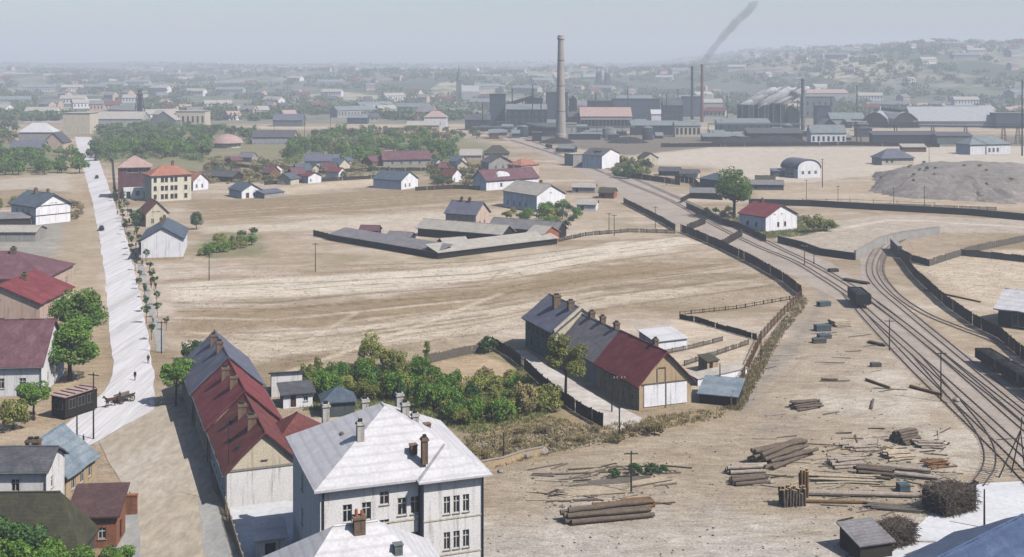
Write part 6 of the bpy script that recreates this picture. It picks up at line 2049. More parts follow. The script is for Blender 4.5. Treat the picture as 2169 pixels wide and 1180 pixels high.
def conveyor():
    a, b = G(1800, 300), G(2300, 306)
    d = (b - a)
    L = d.length
    root = empty('conveyor_bridge', (a.x, a.y, 0), math.atan2(d.y, d.x), 'long black conveyor bridge on trestles at the right of the works', 'bridge')
    z = 11.5
    m = MB()
    m.box(0, L, -1.6, 1.6, z, z + .9).box(0, L, -1.7, -1.5, z + 2.2, z + 2.5).box(0, L, 1.5, 1.7, z + 2.2, z + 2.5)
    m.build('girder', MAT['iron'], root)
    k = int(L / 3.2)
    m = MB()
    for i in range(k):
        x0, x1 = L * i / k, L * (i + 1) / k
        for y in (-1.6, 1.6): m.tube((x0, y, z + .9), (x1, y, z + 2.3), .1, n=4)
    tag(m.build('lattice', MAT['iron'], root), kind='stuff')
    for f in (.04, .2, .36, .5, .66, .72):
        x = L * f
        t = empty('trestle', (x, 0, 0))
        t.parent = root
        for sx in (-1.2, 1.2):
            for sy in (-1, 1):
                m = MB()
                m.tube((sx * 1.3, sy * 2.6, -.3), (sx * .5, sy * 1.3, z), .28, .2, 6)
                m.build('leg', MAT['timber_brown'], t)
        m = MB()
        m.box(-1.6, 1.6, -1.9, 1.9, z * .5, z * .5 + .3)
        m.build('brace', MAT['timber_brown'], t)
conveyor()
def incline():
    a, b = G(1072, 272), G(1132, 272)
    root = empty('inclined_conveyor', (a.x, a.y + 8, 0), 0, 'inclined conveyor with jib crane above the dark hall', 'conveyor')
    L = (b - a).length
    z0, z1 = 19, 26
    m = MB()
    m.prism_x([(-1.5, 0), (1.5, 0), (1.5, 2.6), (0, 3.4), (-1.5, 2.6)], 0, math.hypot(L, z1 - z0), 0, Matrix.Translation((0, 0, z0)) @ Matrix.Rotation(-math.atan2(z1 - z0, L), 4, 'Y'))
    m.build('gallery', MAT['works_dark'], root)
    for f in (.2, .6, .95):
        m = MB()
        m.tube((L * f, -1, 0), (L * f, -.8, z0 + (z1 - z0) * f), .4, n=6).tube((L * f, 1, 0), (L * f, .8, z0 + (z1 - z0) * f), .4, n=6)
        m.build('trestle', MAT['iron'], root)
    m = MB()
    m.tube((L, 0, z1), (L - .5, 0, z1 + 9), .3, .15, 6).tube((L - .3, 0, z1 + 5), (L - 9, 0, z1 + 3), .2, .1, 6)
    m.build('jib', MAT['iron'], root)
incline()
def headframe():
    b = G(296, 262)
    root = empty('pit_headframe', (b.x, b.y, 0), 0, 'dark pit headframe with winding wheels behind the orchard', 'headframe')
    h = (262 - 190) * H / (262 - YH)
    for sx in (-1, 1):
        for sy in (-1, 1):
            m = MB()
            m.tube((sx * 4.6, sy * 4, 0), (sx * 2.0, sy * 1.6, h * .86), .6, .4, 6)
            m.build('leg', MAT['works_dark'], root)
    for i in range(5):
        f0, f1 = i / 5, (i + 1) / 5
        m = MB()
        for sy in (-1, 1):
            x0, x1 = 4.6 - 2.6 * f0, 4.6 - 2.6 * f1
            y0, y1 = sy * (4 - 2.4 * f0), sy * (4 - 2.4 * f1)
            m.tube((-x0, y0, h * .86 * f0), (x1, y1, h * .86 * f1), .25, n=4).tube((x0, y0, h * .86 * f0), (-x1, y1, h * .86 * f1), .25, n=4)
        tag(m.build('bracing', MAT['works_dark'], root), kind='stuff')
    m = MB()
    m.box(-2.6, 2.6, -2, 2, h * .84, h * .88)
    m.box(-1.6, 1.6, -1.4, 1.4, h * .3, h * .84)
    m.build('shaft_casing', MAT['works_dark'], root)
    for x in (-1.0, 1.0): wheel(root, (x, 0, h * .94), 2.2, .4, 'spoke', (0, 0, R(90 if x < 0 else 90)))
    m = MB()
    m.add([(-4.4, -2.2, h), (4.4, -2.2, h), (4.8, 2.2, h + .3), (-4.8, 2.2, h + .3), (0, 0, h + 1.6)], [(0, 1, 4), (1, 2, 4), (2, 3, 4), (3, 0, 4), (3, 2, 1, 0)])
    m.build('roof', MAT['roof_dark'], root)
headframe()
def church(label, px, d, h, name='church'):
    x = (px - CX) * d / FPX
    z = terr(x, d) - .6
    root = empty(name, (x, d, z), 0, label, 'church')
    m = MB()
    m.box(-4, 4, -4, 4, 0, h * .6)
    m.build('tower', MAT['works_grey'], root)
    m = MB()
    m.lathe([(5.4, h * .6), (3.6, h * .68), (1.2, h * .88), (.2, h)], 8)
    m.build('spire', MAT['roof_blue'], root)
    m = MB()
    m.prism_x([(-7, 0), (7, 0), (7, h * .28), (0, h * .45), (-7, h * .28)], 4, 30)
    m.build('nave', MAT['works_pale'], root)
church('hazy church with pointed spire left of the works', 972, 1750, 52)
for px, lab in ((1268, 'left of two hazy blast furnace towers'), (1286, 'right of two hazy blast furnace towers')):
    d = 2150
    x = (px - CX) * d / FPX
    root = empty('furnace_tower', (x, d, terr(x, d) - 1), 0, lab, 'tower')
    m = MB()
    m.lathe([(7, 0), (7.5, 8), (4.8, 16), (4.2, 26), (2.6, 28)], 12)
    m.build('shell', MAT['works_dark'], root)
    m = MB()
    for sx in (-1, 1): m.tube((sx * 8, 0, 0), (sx * 2.5, 0, 38), .7, .4, 6)
    m.build('hoist', MAT['works_dark'], root)

def haystack():
    b = G(482, 312)
    root = empty('thatched_barn', b, 0, 'round pink thatched barn roof among the orchard trees', 'barn')
    m = MB()
    m.lathe([(9, -.3), (9, 3.5)], 14)
    m.build('wall', MAT['cream_plaster'], root)
    m = MB()
    m.lathe([(11, 3.2), (9.5, 5.2), (6.5, 7.4), (3, 8.6), (.3, 9)], 18)
    m.build('roof', MAT['roof_pink'], root, smooth=True)
haystack()

# ------------------------------------------------------------------ far town: one building is one object
def far_mesh(W, L, e, r, wall, roof):
    m = MB()
    m.box(-W/2, W/2, -L/2, L/2, -6, e, 0)
    m.add([(-W/2, -L/2, e), (-W/2, L/2, e), (-W/2, 0, r), (W/2, -L/2, e), (W/2, L/2, e), (W/2, 0, r)], [(0, 2, 1), (3, 4, 5)], 0)
    o = .6
    A = [[(-W/2 - o, 0, r + .3), (W/2 + o, 0, r + .3), (W/2 + o, y, e - .1), (-W/2 - o, y, e - .1)] for y in (-L/2 - o, L/2 + o)]
    v, f = solid_roof(A, .3)
    m.add(v, f, 1)
    k = max(2, int(W / 4))
    for i in range(k):
        x = -W/2 + W * (i + .5) / k
        m.box(x - .7, x + .7, -L/2 - .08, -L/2 - .01, e * .3, e * .75, 2)
    return m.mesh('far_house', [MAT[wall], MAT[roof], MAT['glass']])
FAR = [far_mesh(14, 10, 5, 9, 'white_wash', 'roof_pink'), far_mesh(22, 11, 6, 10, 'cream_plaster', 'roof_brownred'), far_mesh(34, 13, 7, 11, 'white_plaster', 'roof_pale'), far_mesh(16, 12, 8, 12, 'pink_plaster', 'roof_grey'), far_mesh(12, 9, 4, 8, 'grey_plaster', 'roof_dark'), far_mesh(48, 16, 8, 12, 'works_pale', 'roof_works')]
fr = random.Random(77)
n_ = 0
while n_ < 295:
    d = 1180 * math.exp(fr.random() ** 1.15 * 1.15)
    px = fr.uniform(-40, 2210)
    if d < 1300 and 1000 < px < 2169: continue
    x = (px - CX) * d / FPX
    z = terr(x, d) - .4
    k = fr.randrange(6)
    o = place('far_house', FAR[k], None, (x, d, z), (0, 0, fr.uniform(-.7, .7)))
    right = px > 1440
    look = ['small white house with pinkish roof', 'cream house with brown red roof', 'long white building with pale roof', 'pink house with grey roof', 'little grey house with dark roof', 'very long pale hall'][k]
    band = 'near edge' if d < 1600 else 'middle' if d < 2300 else 'far end'
    where = ('on the hazy hillside beyond the works' if right else ('in the hazy town at upper left' if px < 700 else 'in the hazy town left of the works'))
    tag(o, look + ', ' + band + ', ' + where.replace('in the hazy', 'hazy').replace('on the hazy', 'hazy'), 'house', look + ', ' + band + ', ' + where)
    n_ += 1
# ------------------------------------------------------------------ trees and plants
def leaf_mesh(name, C, size, out, mat, seed, up=.35):
    """C: n x 3 leaf centres, out: n x 3 outward direction; real leaf-sized faces"""
    r = np.random.RandomState(seed)
    n = len(C)
    N = out * .8 + r.normal(size=(n, 3)) * .75 + np.array([0, 0, up])
    N /= np.linalg.norm(N, axis=1, keepdims=True) + 1e-9
    A = np.cross(N, r.normal(size=(n, 3)))
    A /= np.linalg.norm(A, axis=1, keepdims=True) + 1e-9
    B = np.cross(N, A)
    s = (size * r.uniform(.6, 1.25, n))[:, None]
    V = np.stack([C - A * s * .5, C + B * s * .36 + N * s * .08, C + A * s * .5, C - B * s * .36 + N * s * .08], 1).reshape(-1, 3)
    me = bpy.data.meshes.new(name)
    me.vertices.add(4 * n)
    me.vertices.foreach_set('co', V.ravel())
    me.loops.add(4 * n)
    me.loops.foreach_set('vertex_index', np.arange(4 * n))
    me.polygons.add(n)
    me.polygons.foreach_set('loop_start', np.arange(0, 4 * n, 4))
    me.update()
    me.materials.append(MAT[mat])
    return me
def crown(name, rx, rz, zc, K, n, leaf, mat, seed, cl=.34, low=-.75):
    r = np.random.RandomState(seed)
    d = r.normal(size=(K * 3, 3))
    d /= np.linalg.norm(d, axis=1, keepdims=True)
    d = d[d[:, 2] > low][:K]
    K = len(d)
    rad = r.uniform(.45, 1.0, K) ** .7
    cen = d * rad[:, None] * np.array([rx, rx, rz]) * (1 - cl * .55)
    cr = r.uniform(.6, 1.25, K) * cl * (rx + rz) / 2
    which = r.randint(0, K, n)
    e = r.normal(size=(n, 3))
    e /= np.linalg.norm(e, axis=1, keepdims=True)
    C = cen[which] + e * (cr[which] * r.uniform(.55, 1.0, n) ** .6)[:, None] * np.array([1, 1, .8])
    me = leaf_mesh(name, C + np.array([0, 0, zc]), np.full(n, leaf), e, mat, seed + 1)
    return me, [(c + np.array([0, 0, zc])) for c in cen]
def trunk(name, h, r, cens, seed, mat='trunk', limbs=6):
    q = random.Random(seed)
    m = MB()
    p = [(0, 0, -.3), (q.uniform(-.1, .1), q.uniform(-.1, .1), h * .4), (q.uniform(-.2, .2), q.uniform(-.2, .2), h * .75), (0, 0, h)]
    m.path(p, [r * 1.3, r, r * .8, r * .4], 7)
    for c in q.sample(list(cens), min(limbs, len(cens))):
        b = Vector(p[1]).lerp(Vector(p[2]), q.uniform(.2, 1))
        mid = b.lerp(Vector(c), .55) + Vector((0, 0, -.08 * h))
        m.path([b, mid, Vector(c)], [r * .5, r * .32, r * .12], 5)
    return m.mesh(name, MAT[mat])
SPEC = {}
def species(key, rx, rz, zc, K, n, leaf, mat, tr, var=3, cl=.34, low=-.75):
    L = []
    for v in range(var):
        me, cens = crown('crown', rx, rz, zc, K, n, leaf, mat, hash(key) % 1 + sum(map(ord, key)) + v * 13, cl, low)
        L.append((me, trunk('trunk', zc, tr, cens, v + 5)))
    SPEC[key] = L
species('street', 4.4, 4.6, 6.4, 34, 9000, .42, 'leaf_green', .28, 2)
species('lane', 3.2, 2.7, 5.4, 22, 4600, .36, 'leaf_green', .17, 2)
species('olive', 4.0, 4.0, 7.0, 24, 5200, .38, 'leaf_olive', .22, 1)
species('big', 6.8, 8.6, 10.6, 40, 8000, .62, 'leaf_green', .5, 1)
species('dark', 3.6, 3.2, 3.6, 18, 5000, .34, 'leaf_dark', .2, 2)
species('dark2', 3.4, 3.2, 3.6, 20, 5200, .32, 'leaf_green', .2, 2)
species('orchard', 4.6, 3.6, 4.4, 16, 900, .95, 'leaf_haze', .25, 4)
species('orchardg', 4.8, 4.0, 4.8, 16, 950, .95, 'leaf_green', .25, 3)
species('orcharddry', 4.0, 3.0, 3.2, 14, 700, .9, 'leaf_dry', .2, 3)
species('shrub', 1.9, 1.6, 1.3, 14, 1500, .3, 'leaf_green', .08, 4, .42, -.4)
species('shrubo', 1.8, 1.5, 1.2, 13, 1300, .3, 'leaf_olive', .08, 3, .42, -.4)
species('shrubd', 1.7, 1.4, 1.2, 12, 1200, .3, 'leaf_dark', .08, 2, .42, -.4)
species('shrubdry', 1.6, 1.2, 1.0, 12, 1000, .28, 'leaf_dry', .08, 3, .42, -.4)
species('willow', 2.4, 3.4, 3.6, 20, 3200, .3, 'leaf_olive', .14, 1, .34)
species('sapling', .85, .8, 2.5, 7, 260, .3, 'leaf_dark', .05, 3, .45, -.9)
species('poplar', .8, 3.0, 3.6, 14, 900, .35, 'leaf_olive', .1, 1, .3)
def tree(key, label, pos, s=1.0, group=None, name='tree', cat='tree', sz=None, wpt=False, v=None):
    p = Vector(pos) if wpt else G(*pos)
    me, tr = SPEC[key][rnd.randrange(len(SPEC[key])) if v is None else v]
    root = empty(name, (p.x, p.y, p.z), rnd.uniform(0, 6.28), label, cat, group)
    root.scale = (s, s, sz or s)
    place('trunk', tr, root)
    place('crown' if cat == 'tree' else 'foliage', me, root)
    return root
tree('street', 'big dense green street tree nearer the dark kiosk', (148, 806), 1.22, sz=.98, v=0)
tree('street', 'big green street tree behind the nearer one', (164, 742), 1.18, sz=1.12, v=1)
tree('lane', 'round green tree at the corner of the row houses', (372, 860), 1.0, v=0)
tree('lane', 'small green tree before the white wall at the left edge', (72, 890), .92, sz=.8, v=1)
tree('shrubo', 'little olive tree at the left edge below the green one', (27, 910), 1.35, sz=1.9)
tree('olive', 'olive tree in front of the grey roofed middle house', (1198, 844), 1.0)
tree('big', 'big lone tree beside the tracks near the crimson roofed cottage', (1555, 462), 1.0)
tree('dark', 'dark round tree behind the white barn', (297, 478), 1.0, v=0)
tree('dark', 'dark conical tree beside the cream cottage', (416, 486), .6, sz=.95, v=1)
tree('shrubo', 'olive bush hugging the crimson roofed cottage', (1722, 492), 2.4, name='shrub', cat='shrub')
tree('shrubo', 'grey green bush right of the cottage bush', (1752, 490), 1.7, name='shrub', cat='shrub')
tree('willow', 'pale willow rising from the garden by the fields', (786, 782), 1.05)
tree('poplar', 'thin young poplar at the garden fence', (903, 775), .7, sz=.8)
tree('shrubd', 'dark bush beside the slate roofed row house', (412, 762), 1.5, name='shrub', cat='shrub')
tree('shrubd', 'dark bush at the garden fence corner', (1034, 746), 1.3, name='shrub', cat='shrub')
for i, (x, y, h, k) in enumerate([(-53.0, 124.3, 1.15, 'dark'), (-49.8, 123.0, 1.1, 'dark2'), (-46.9, 123.0, .98, 'dark2'), (-43.6, 123.6, .85, 'dark2'), (-41.2, 124.4, .66, 'dark2'), (-51.5, 119.8, 1.1, 'dark2'), (-46.2, 119.6, .95, 'dark')]):
    tree(k, ['leftmost bushy tree top of the bottom left corner', 'second tree top from the left in the bottom corner', 'middle tree top in front of the mossy roof', 'tree top below the brick corner of the lean-to', 'small tree top nearest the lane in the bottom corner', 'lowest left tree top at the bottom edge', 'lowest right tree top at the bottom edge'][i], (x, y, 0), h, 'corner trees', wpt=True)
def inpoly(x, y, P):
    r = False
    for i in range(len(P)):
        (x0, y0), (x1, y1) = P[i - 1], P[i]
        if (y0 > y) != (y1 > y) and x < (x1 - x0) * (y - y0) / (y1 - y0) + x0: r = not r
    return r
def scatter(poly, n, seed, sep=0, avoid=()):
    q = random.Random(seed)
    out = []
    xs, ys = [p[0] for p in poly], [p[1] for p in poly]
    t = 0
    while len(out) < n and t < 20000:
        t += 1
        x, y = q.uniform(min(xs), max(xs)), q.uniform(min(ys), max(ys))
        if not inpoly(x, y, poly): continue
        if any(a[0] < x < a[2] and a[1] < y < a[3] for a in avoid): continue
        if any(abs(x - a) < sep and abs(y - b) < sep * .45 for a, b in out): continue
        out.append((x, y))
    return out
q = random.Random(8)
for (x, y) in scatter([(645, 800), (760, 785), (900, 778), (915, 806), (950, 825), (1000, 850), (1010, 900), (985, 912), (930, 880), (880, 858), (780, 850), (690, 850), (640, 838)], 64, 1, 12):
    k = q.choice(['shrub', 'shrub', 'shrubo', 'shrubo', 'shrubd'])
    lb_ = {'shrub': 'leafy green', 'shrubo': 'olive', 'shrubd': 'dark green'}[k] + ' shrub in the garden behind the school, ' + ('left third' if x < 760 else 'middle third' if x < 880 else 'right third') + (', far side' if y < 815 else ', near side')
    tree(k, lb_, (x, y), q.uniform(.7, 1.35), lb_, 'shrub', 'shrub', q.uniform(.8, 1.7))
for (x, y) in scatter([(960, 825), (1070, 800), (1110, 798), (1150, 840), (1172, 865), (1150, 880), (1060, 895), (1010, 900), (990, 860)], 28, 2, 14):
    k = q.choice(['shrubo', 'shrubdry', 'shrubo', 'shrub'])
    tree(k, {'shrubo': 'yellowish shrub in the garden corner by the lane fence', 'shrubdry': 'dry brown shrub in the garden corner by the lane fence', 'shrub': 'fresh green shrub in the garden corner by the lane fence'}[k], (x, y), q.uniform(.6, 1.25), {'shrubo': 'yellowish corner shrubs', 'shrubdry': 'dry corner shrubs', 'shrub': 'green corner shrubs'}[k], 'shrub', 'shrub', q.uniform(.7, 1.4))
tree('shrubdry', 'dry bush with stones at the end of the rough ground', (1386, 922), .9, name='shrub', cat='shrub')
tree('shrubdry', 'tall rusty brown bush at the lane fence', (1118, 868), 1.7, name='shrub', cat='shrub', sz=2.2)
for (x, y) in scatter([(200, 345), (205, 285), (330, 268), (450, 278), (560, 285), (560, 300), (440, 318), (430, 336), (330, 335), (245, 335)], 88, 3, 8, [(450, 290, 520, 322)]):
    k = q.choice(['orchard', 'orchard', 'orchardg'])
    wh = ('left end' if x < 300 else 'middle' if x < 430 else 'right end') + (', far side,' if y < 300 else ', near side,')
    lab = ('fresh green' if k == 'orchardg' else 'dull green') + ' orchard tree, ' + wh + ' behind the apartment house'
    tree(k, lab, (x, y), q.uniform(.8, 1.35), lab)
for (x, y) in scatter([(605, 345), (620, 298), (720, 285), (900, 288), (960, 300), (965, 335), (920, 346), (720, 345), (660, 350)], 80, 4, 8, [(640, 330, 720, 356), (805, 326, 915, 354)]):
    k = q.choice(['orchard', 'orchardg', 'orchardg', 'orcharddry'])
    wh = ('left end' if x < 720 else 'middle' if x < 850 else 'right end') + (', far side,' if y < 312 else ', near side,')
    lab = {'orchardg': 'fresh green', 'orchard': 'dull green', 'orcharddry': 'dry brown'}[k] + ' tree, ' + wh + ' of the belt beyond the long field'
    tree(k, lab, (x, y), q.uniform(.75, 1.25), lab)
for (x, y) in scatter([(-30, 374), (-30, 325), (60, 322), (140, 330), (172, 340), (172, 368), (60, 372)], 46, 5, 9):
    tree(q.choice(['orchardg', 'orchardg', 'orchard']), (lb_ := 'bright green garden tree left of the upper street, ' + ('at the left edge' if x < 50 else 'in the middle' if x < 115 else 'beside the road') + (', back row' if y < 348 else ', front row')), (x, y), q.uniform(.7, 1.1), lb_)
for (x, y) in scatter([(-30, 310), (-30, 255), (130, 250), (130, 285), (90, 300)], 30, 6, 9, [(36, 262, 134, 322)]):
    tree(q.choice(['orchard', 'orcharddry', 'orchard']), 'greyish hazy tree in the upper left gardens', (x, y), q.uniform(.8, 1.2), 'hazy trees in the upper left')
for (x, y) in scatter([(430, 385), (440, 340), (620, 345), (800, 358), (805, 372), (700, 378), (560, 392)], 46, 7, 11, [(640, 325, 720, 356)]):
    tree(q.choice(['orcharddry', 'orchard', 'orcharddry']), 'dry scrubby bush between orchard and fields', (x, y), q.uniform(.35, .75), 'scrub between orchard and fields', 'shrub', 'shrub')
for (x, y) in scatter([(900, 385), (910, 350), (1010, 345), (1030, 380), (1000, 398), (930, 398)], 30, 8, 10):
    tree(q.choice(['orcharddry', 'orchard']), 'scrubby bush left of the white railway house', (x, y), q.uniform(.35, .7), 'scrub by the railway house', 'shrub', 'shrub')
for (x, y) in scatter([(640, 285), (900, 275), (1000, 285), (1060, 300), (1030, 312), (980, 302), (700, 292)], 34, 9, 10):
    tree(q.choice(['orcharddry', 'orchard']), 'hazy bush in front of the works', (x, y), q.uniform(.6, 1.0), 'hazy bushes before the works', 'shrub', 'shrub')
for (x, y) in scatter([(1068, 448), (1135, 455), (1200, 440), (1230, 470), (1200, 492), (1130, 480), (1060, 470)], 22, 10, 9):
    tree(q.choice(['shrub', 'shrubd', 'shrubo']), 'bush round the ivy dark gabled house', (x, y), q.uniform(.8, 1.7), 'bushes round the gabled house', 'shrub', 'shrub')
for (x, y) in scatter([(1310, 350), (1365, 340), (1375, 368), (1345, 385), (1300, 382)], 14, 11, 10):
    tree(q.choice(['shrubd', 'shrubo', 'shrubd']), 'grey green bush right of the white track house', (x, y), q.uniform(1.6, 2.8), 'bushes by the track house', 'shrub', 'shrub')
for (x, y) in scatter([(470, 505), (540, 495), (558, 525), (530, 540), (470, 545), (420, 545)], 14, 12, 10):
    tree(q.choice(['shrub', 'shrubd', 'shrubo']), 'garden bush right of the white barn', (x, y), q.uniform(.7, 1.4), 'bushes right of the white barn', 'shrub', 'shrub')
for (x, y) in scatter([(1450, 445), (1590, 455), (1600, 490), (1560, 478), (1500, 465)], 14, 13, 10):
    tree(q.choice(['shrubdry', 'shrubd', 'shrubo']), 'bush under the big lone tree', (x, y), q.uniform(.7, 1.3), 'bushes under the big tree', 'shrub', 'shrub')
for (x, y) in scatter([(150, 430), (172, 440), (168, 470), (150, 474)], 5, 14, 6):
    tree('shrubdry', 'dry bush beside the white timbered cottage', (x, y), q.uniform(1.0, 1.6), 'bushes by the timbered cottage', 'shrub', 'shrub')
for (x, y) in scatter([(-30, 425), (60, 425), (62, 462), (-30, 466)], 9, 15, 8):
    tree('shrubo', 'olive bush left of the white timbered cottage', (x, y), q.uniform(1.0, 1.8), 'bushes left of the cottage', 'shrub', 'shrub')
for (x, y) in scatter([(1860, 385), (1960, 362), (2140, 372), (2150, 420), (1900, 412)], 16, 16, 14):
    o = tree(q.choice(['shrubdry', 'shrubdry', 'shrubd']), 'sparse grey bush on the spoil bank', (x, y), q.uniform(.4, .8), 'bushes on the spoil bank', 'shrub', 'shrub')
    hit = BANK.ray_cast(Vector((o.location.x, o.location.y, 60)), Vector((0, 0, -1)))
    o.location.z = hit[0].z - .1 if hit[0] else 0
for (x, y) in scatter([(1000, 950), (1150, 905), (1290, 915), (1420, 892), (1520, 876), (1500, 890), (1300, 940), (1150, 962), (1010, 995)], 26, 17, 14):
    tree('shrubdry', 'dry weed clump on the rough ground above the timber yard', (x, y), q.uniform(.25, .6), 'weeds on the rough ground', 'shrub', 'shrub')
for (x, y) in ((1300, 1012), (1345, 1006), (1380, 1004), (1402, 1002)):
    tree('shrubd', 'low dark weed clump behind the planks of the timber yard', (x, y), q.uniform(.45, .7), 'weeds behind the planks', 'shrub', 'shrub')

# young street trees and the people walking beside them
line_ = [(238, 412), (253, 460), (270, 522), (287, 588), (301, 655), (313, 706), (322, 742)]
L_ = spline(line_, 1.0)
w_ = Vector((.942, .335))
for i in range(46):
    p = L_[int(i / 46 * (len(L_) - 1))] + w_ * (0.6 if i % 2 else 3.4) + Vector((q.uniform(-.5, .5), q.uniform(-1, 1)))
    tree('sapling', 'young street tree in the row along the white street', (p.x, p.y, 0), q.uniform(.85, 1.3), 'young trees along the white street', 'sapling', 'sapling', wpt=True)
for i in range(34):
    t = q.random() ** .8
    p = L_[int(t * (len(L_) - 1))] + w_ * q.uniform(-1.2, 4.2)
    o = place('person', PEOPLE[q.randrange(4)], None, (p.x, p.y, 0.06), (0, 0, STREET_RZ - R(90) + q.choice((0, math.pi)) + q.uniform(-.3, .3)))
    s = q.uniform(.94, 1.05)
    o.scale = (s, s, s)
    tag(o, 'person walking in the crowd under the young street trees', 'person', 'people along the white street')

# the undergrowth that fills the orchards into one green mass
def thicket(name, label, poly, n, mat, seed, leaf=.9, hgt=4.5, avoid=()):
    r = np.random.RandomState(seed)
    cs, ds = [], []
    for (x, y) in scatter(poly, n, seed, 0, avoid):
        p = G(x, y)
        m_ = 60
        e = r.normal(size=(m_, 3))
        e /= np.linalg.norm(e, axis=1, keepdims=True)
        s = r.uniform(.5, 1.0) * hgt
        cs.append(np.array([p.x, p.y, s * .45]) + e * np.array([s * .8, s * .8, s * .5]) * r.uniform(.5, 1, (m_, 1)))
        ds.append(e)
    me = leaf_mesh(name, np.concatenate(cs), np.full(60 * len(cs), leaf), np.concatenate(ds), mat, seed + 1)
    tag(place(name, me), label, 'undergrowth', None, 'stuff')
thicket('orchard_undergrowth', 'green mass of undergrowth filling the orchard behind the apartments', [(200, 345), (200, 282), (330, 264), (450, 274), (565, 280), (560, 302), (440, 320), (430, 345), (330, 338), (245, 338)], 420, 'leaf_haze', 41, .9, 5, [(450, 290, 520, 322)])
thicket('belt_undergrowth', 'green mass of bushes filling the belt beyond the long field', [(605, 348), (620, 296), (720, 283), (900, 286), (965, 300), (970, 338), (920, 348), (720, 347)], 380, 'leaf_green', 43, .9, 4.5, [(640, 330, 720, 356), (805, 326, 915, 354)])
thicket('scrub', 'dry brown scrub between the homesteads', [(430, 388), (440, 330), (620, 340), (800, 352), (1010, 340), (1060, 318), (1060, 380), (1000, 398), (930, 396), (820, 370), (700, 378), (560, 392)], 330, 'leaf_dry', 45, .7, 2.4, [(640, 325, 720, 356), (805, 326, 915, 404)])
thicket('garden_undergrowth', 'bright green mass of undergrowth in the garden behind the school', [(645, 800), (760, 785), (900, 778), (915, 806), (950, 825), (1070, 806), (1110, 800), (1165, 858), (1150, 878), (1010, 905), (930, 880), (880, 858), (780, 850), (690, 850)], 150, 'leaf_olive', 47, .32, 1.3)
# far woods: a mass nobody could count
def far_wood():
    r = np.random.RandomState(4)
    cs, ds = [], []
    k = 0
    while k < 5200:
        d = 1190 * math.exp(r.rand() * 1.45)
        px = r.uniform(-80, 2250)
        x = (px - CX) * d / FPX
        if d < 1290 and px > 1000: continue
        f = math.sin(x * .011 + 1) * math.cos(d * .006) + .7 * math.sin(x * .027 + d * .013)
        if f < -.35: continue
        z = terr(x, d) - .4
        n = 34
        e = r.normal(size=(n, 3))
        e /= np.linalg.norm(e, axis=1, keepdims=True)
        s = r.uniform(4, 8)
        cs.append(np.array([x, d, z + s * .55]) + e * np.array([s * 1.2, s * 1.2, s * .75]) * r.uniform(.6, 1, (n, 1)))
        ds.append(e)
        k += 1
    me = leaf_mesh('far_wood', np.concatenate(cs), np.full(34 * 5200, 4.2), np.concatenate(ds), 'leaf_haze', 3)
    tag(place('far_wood', me), 'hazy woods and gardens spread over the far plain and hills', 'wood', None, 'stuff')
far_wood()

# dry grass tufts and rubble
def tufts(name, polys, n, h, mat, seed, label):
    r = np.random.RandomState(seed)
    per = n // len(polys)
    P = []
    for i, pl in enumerate(polys):
        for (x, y) in scatter(pl, per, seed + i): P.append(G(x, y))
    B = np.array([(p.x, p.y) for p in P])
    m = len(B)
    k = 5
    B = np.repeat(B, k, 0) + r.normal(size=(m * k, 2)) * .22
    a = r.uniform(0, 6.28, m * k)
    w = r.uniform(.05, .12, m * k)
    hh = h * r.uniform(.5, 1.3, m * k)
    dx, dy = np.cos(a) * w, np.sin(a) * w
    lx, ly = r.normal(size=m * k) * .15, r.normal(size=m * k) * .15
    V = np.stack([np.stack([B[:, 0] - dx, B[:, 1] - dy, np.full(m*k, -.08)], 1), np.stack([B[:, 0] + dx, B[:, 1] + dy, np.full(m*k, -.08)], 1), np.stack([B[:, 0] + lx, B[:, 1] + ly, hh], 1)], 1).reshape(-1, 3)
    me = bpy.data.meshes.new(name)
    me.vertices.add(len(V))
    me.vertices.foreach_set('co', V.ravel())
    me.loops.add(len(V))
    me.loops.foreach_set('vertex_index', np.arange(len(V)))
    me.polygons.add(len(V) // 3)
    me.polygons.foreach_set('loop_start', np.arange(0, len(V), 3))
    me.update()
    me.materials.append(MAT[mat])
    tag(place(name, me), label, 'grass', None, 'stuff')
tufts('dry_grass', [[(980, 925), (1160, 882), (1270, 905), (1400, 880), (1540, 862), (1530, 885), (1300, 930), (1150, 965), (990, 1005)],
                    [(1540, 868), (1600, 760), (1640, 700), (1700, 625), (1712, 640), (1650, 720), (1570, 870)]], 3000, .4, 'grass_dry', 21, 'dry yellow grass on the rough ground and ash path')
tufts('green_grass', [[(620, 790), (900, 765), (950, 812), (1060, 815), (1110, 790), (1180, 850), (1160, 880), (1000, 922), (880, 880), (640, 870)], [(1540, 470), (1600, 440), (1760, 470), (1780, 480), (1700, 500), (1620, 506)]], 6000, .5, 'grass_green', 31, 'green grass in the garden and the cottage plot')
tufts('field_stubble', [[(356, 580), (700, 560), (1000, 552), (1440, 500), (1600, 565), (1690, 640), (1300, 655), (1040, 710), (640, 785), (400, 750)]], 4200, .1, 'grass_dry', 61, 'thin dry stubble scattered over the big bare field')
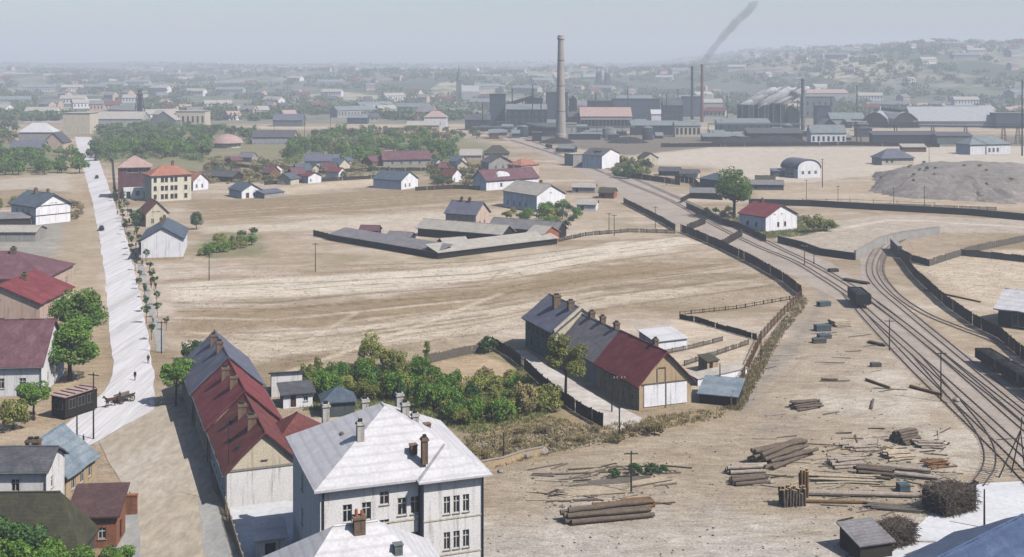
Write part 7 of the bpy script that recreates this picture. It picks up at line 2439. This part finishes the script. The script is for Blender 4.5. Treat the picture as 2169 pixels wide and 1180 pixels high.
tufts('field_stubble', [[(400, 430), (820, 402), (1060, 398), (960, 462), (700, 486), (420, 494)], [(1640, 505), (1880, 455), (2169, 470), (2169, 500), (1811, 545)], [(1900, 550), (2169, 520), (2169, 650), (2060, 640)]], 1500, .12, 'grass_dry', 71, 'thin dry weeds scattered over the upper and right hand fields')
def rubble():
    m = MB()
    r = random.Random(3)
    for pl, n, s in (([(1060, 980), (1380, 930), (1540, 900), (1700, 660), (1800, 660), (1990, 860), (2060, 1000), (1900, 1180), (1000, 1180)], 260, .09), ([(980, 945), (1160, 900), (1290, 915), (1400, 892), (1380, 920), (1150, 965)], 300, .14), ([(1100, 1000), (1420, 980), (1420, 1070), (1160, 1080)], 110, .12), ([(1740, 930), (2020, 920), (2040, 1090), (1740, 1080)], 200, .15)):
        for (x, y) in scatter(pl, n, 5):
            p = G(x, y)
            a, b, c = (s * r.uniform(.4, 1.6) for _ in range(3))
            M = Matrix.Translation((p.x, p.y, c * .2)) @ Matrix.Rotation(r.uniform(0, 6.28), 4, 'Z') @ Matrix.Rotation(r.uniform(-.5, .5), 4, 'X')
            m.box(-a, a, -b, b, -c * .5, c * .5, r.choice((0, 0, 1, 1)), M)
    tag(m.build('rubble', [MAT['stone'], MAT['timber_grey'], MAT['timber_dark']]), 'chips of wood and stone strewn over the timber yard', 'rubble', None, 'stuff')
rubble()
# ------------------------------------------------------------------ the haze over the plain
def haze():
    mat = bpy.data.materials.new('haze_air')
    mat.use_nodes = True
    nt = mat.node_tree
    nt.nodes.remove(nt.nodes['Principled BSDF'])
    vol = nt.nodes.new('ShaderNodeVolumePrincipled')
    vol.inputs['Color'].default_value = (0.82, 0.88, 1.0, 1)
    vol.inputs['Density'].default_value = HAZE
    vol.inputs['Anisotropy'].default_value = 0.0
    nt.links.new(vol.outputs[0], nt.nodes['Material Output'].inputs['Volume'])
    m = MB()
    m.box(-5600, 5600, -400, 7300, -3, 205)
    tag(m.build('haze', mat), kind='stuff')
HAZE = 0.00034
haze()
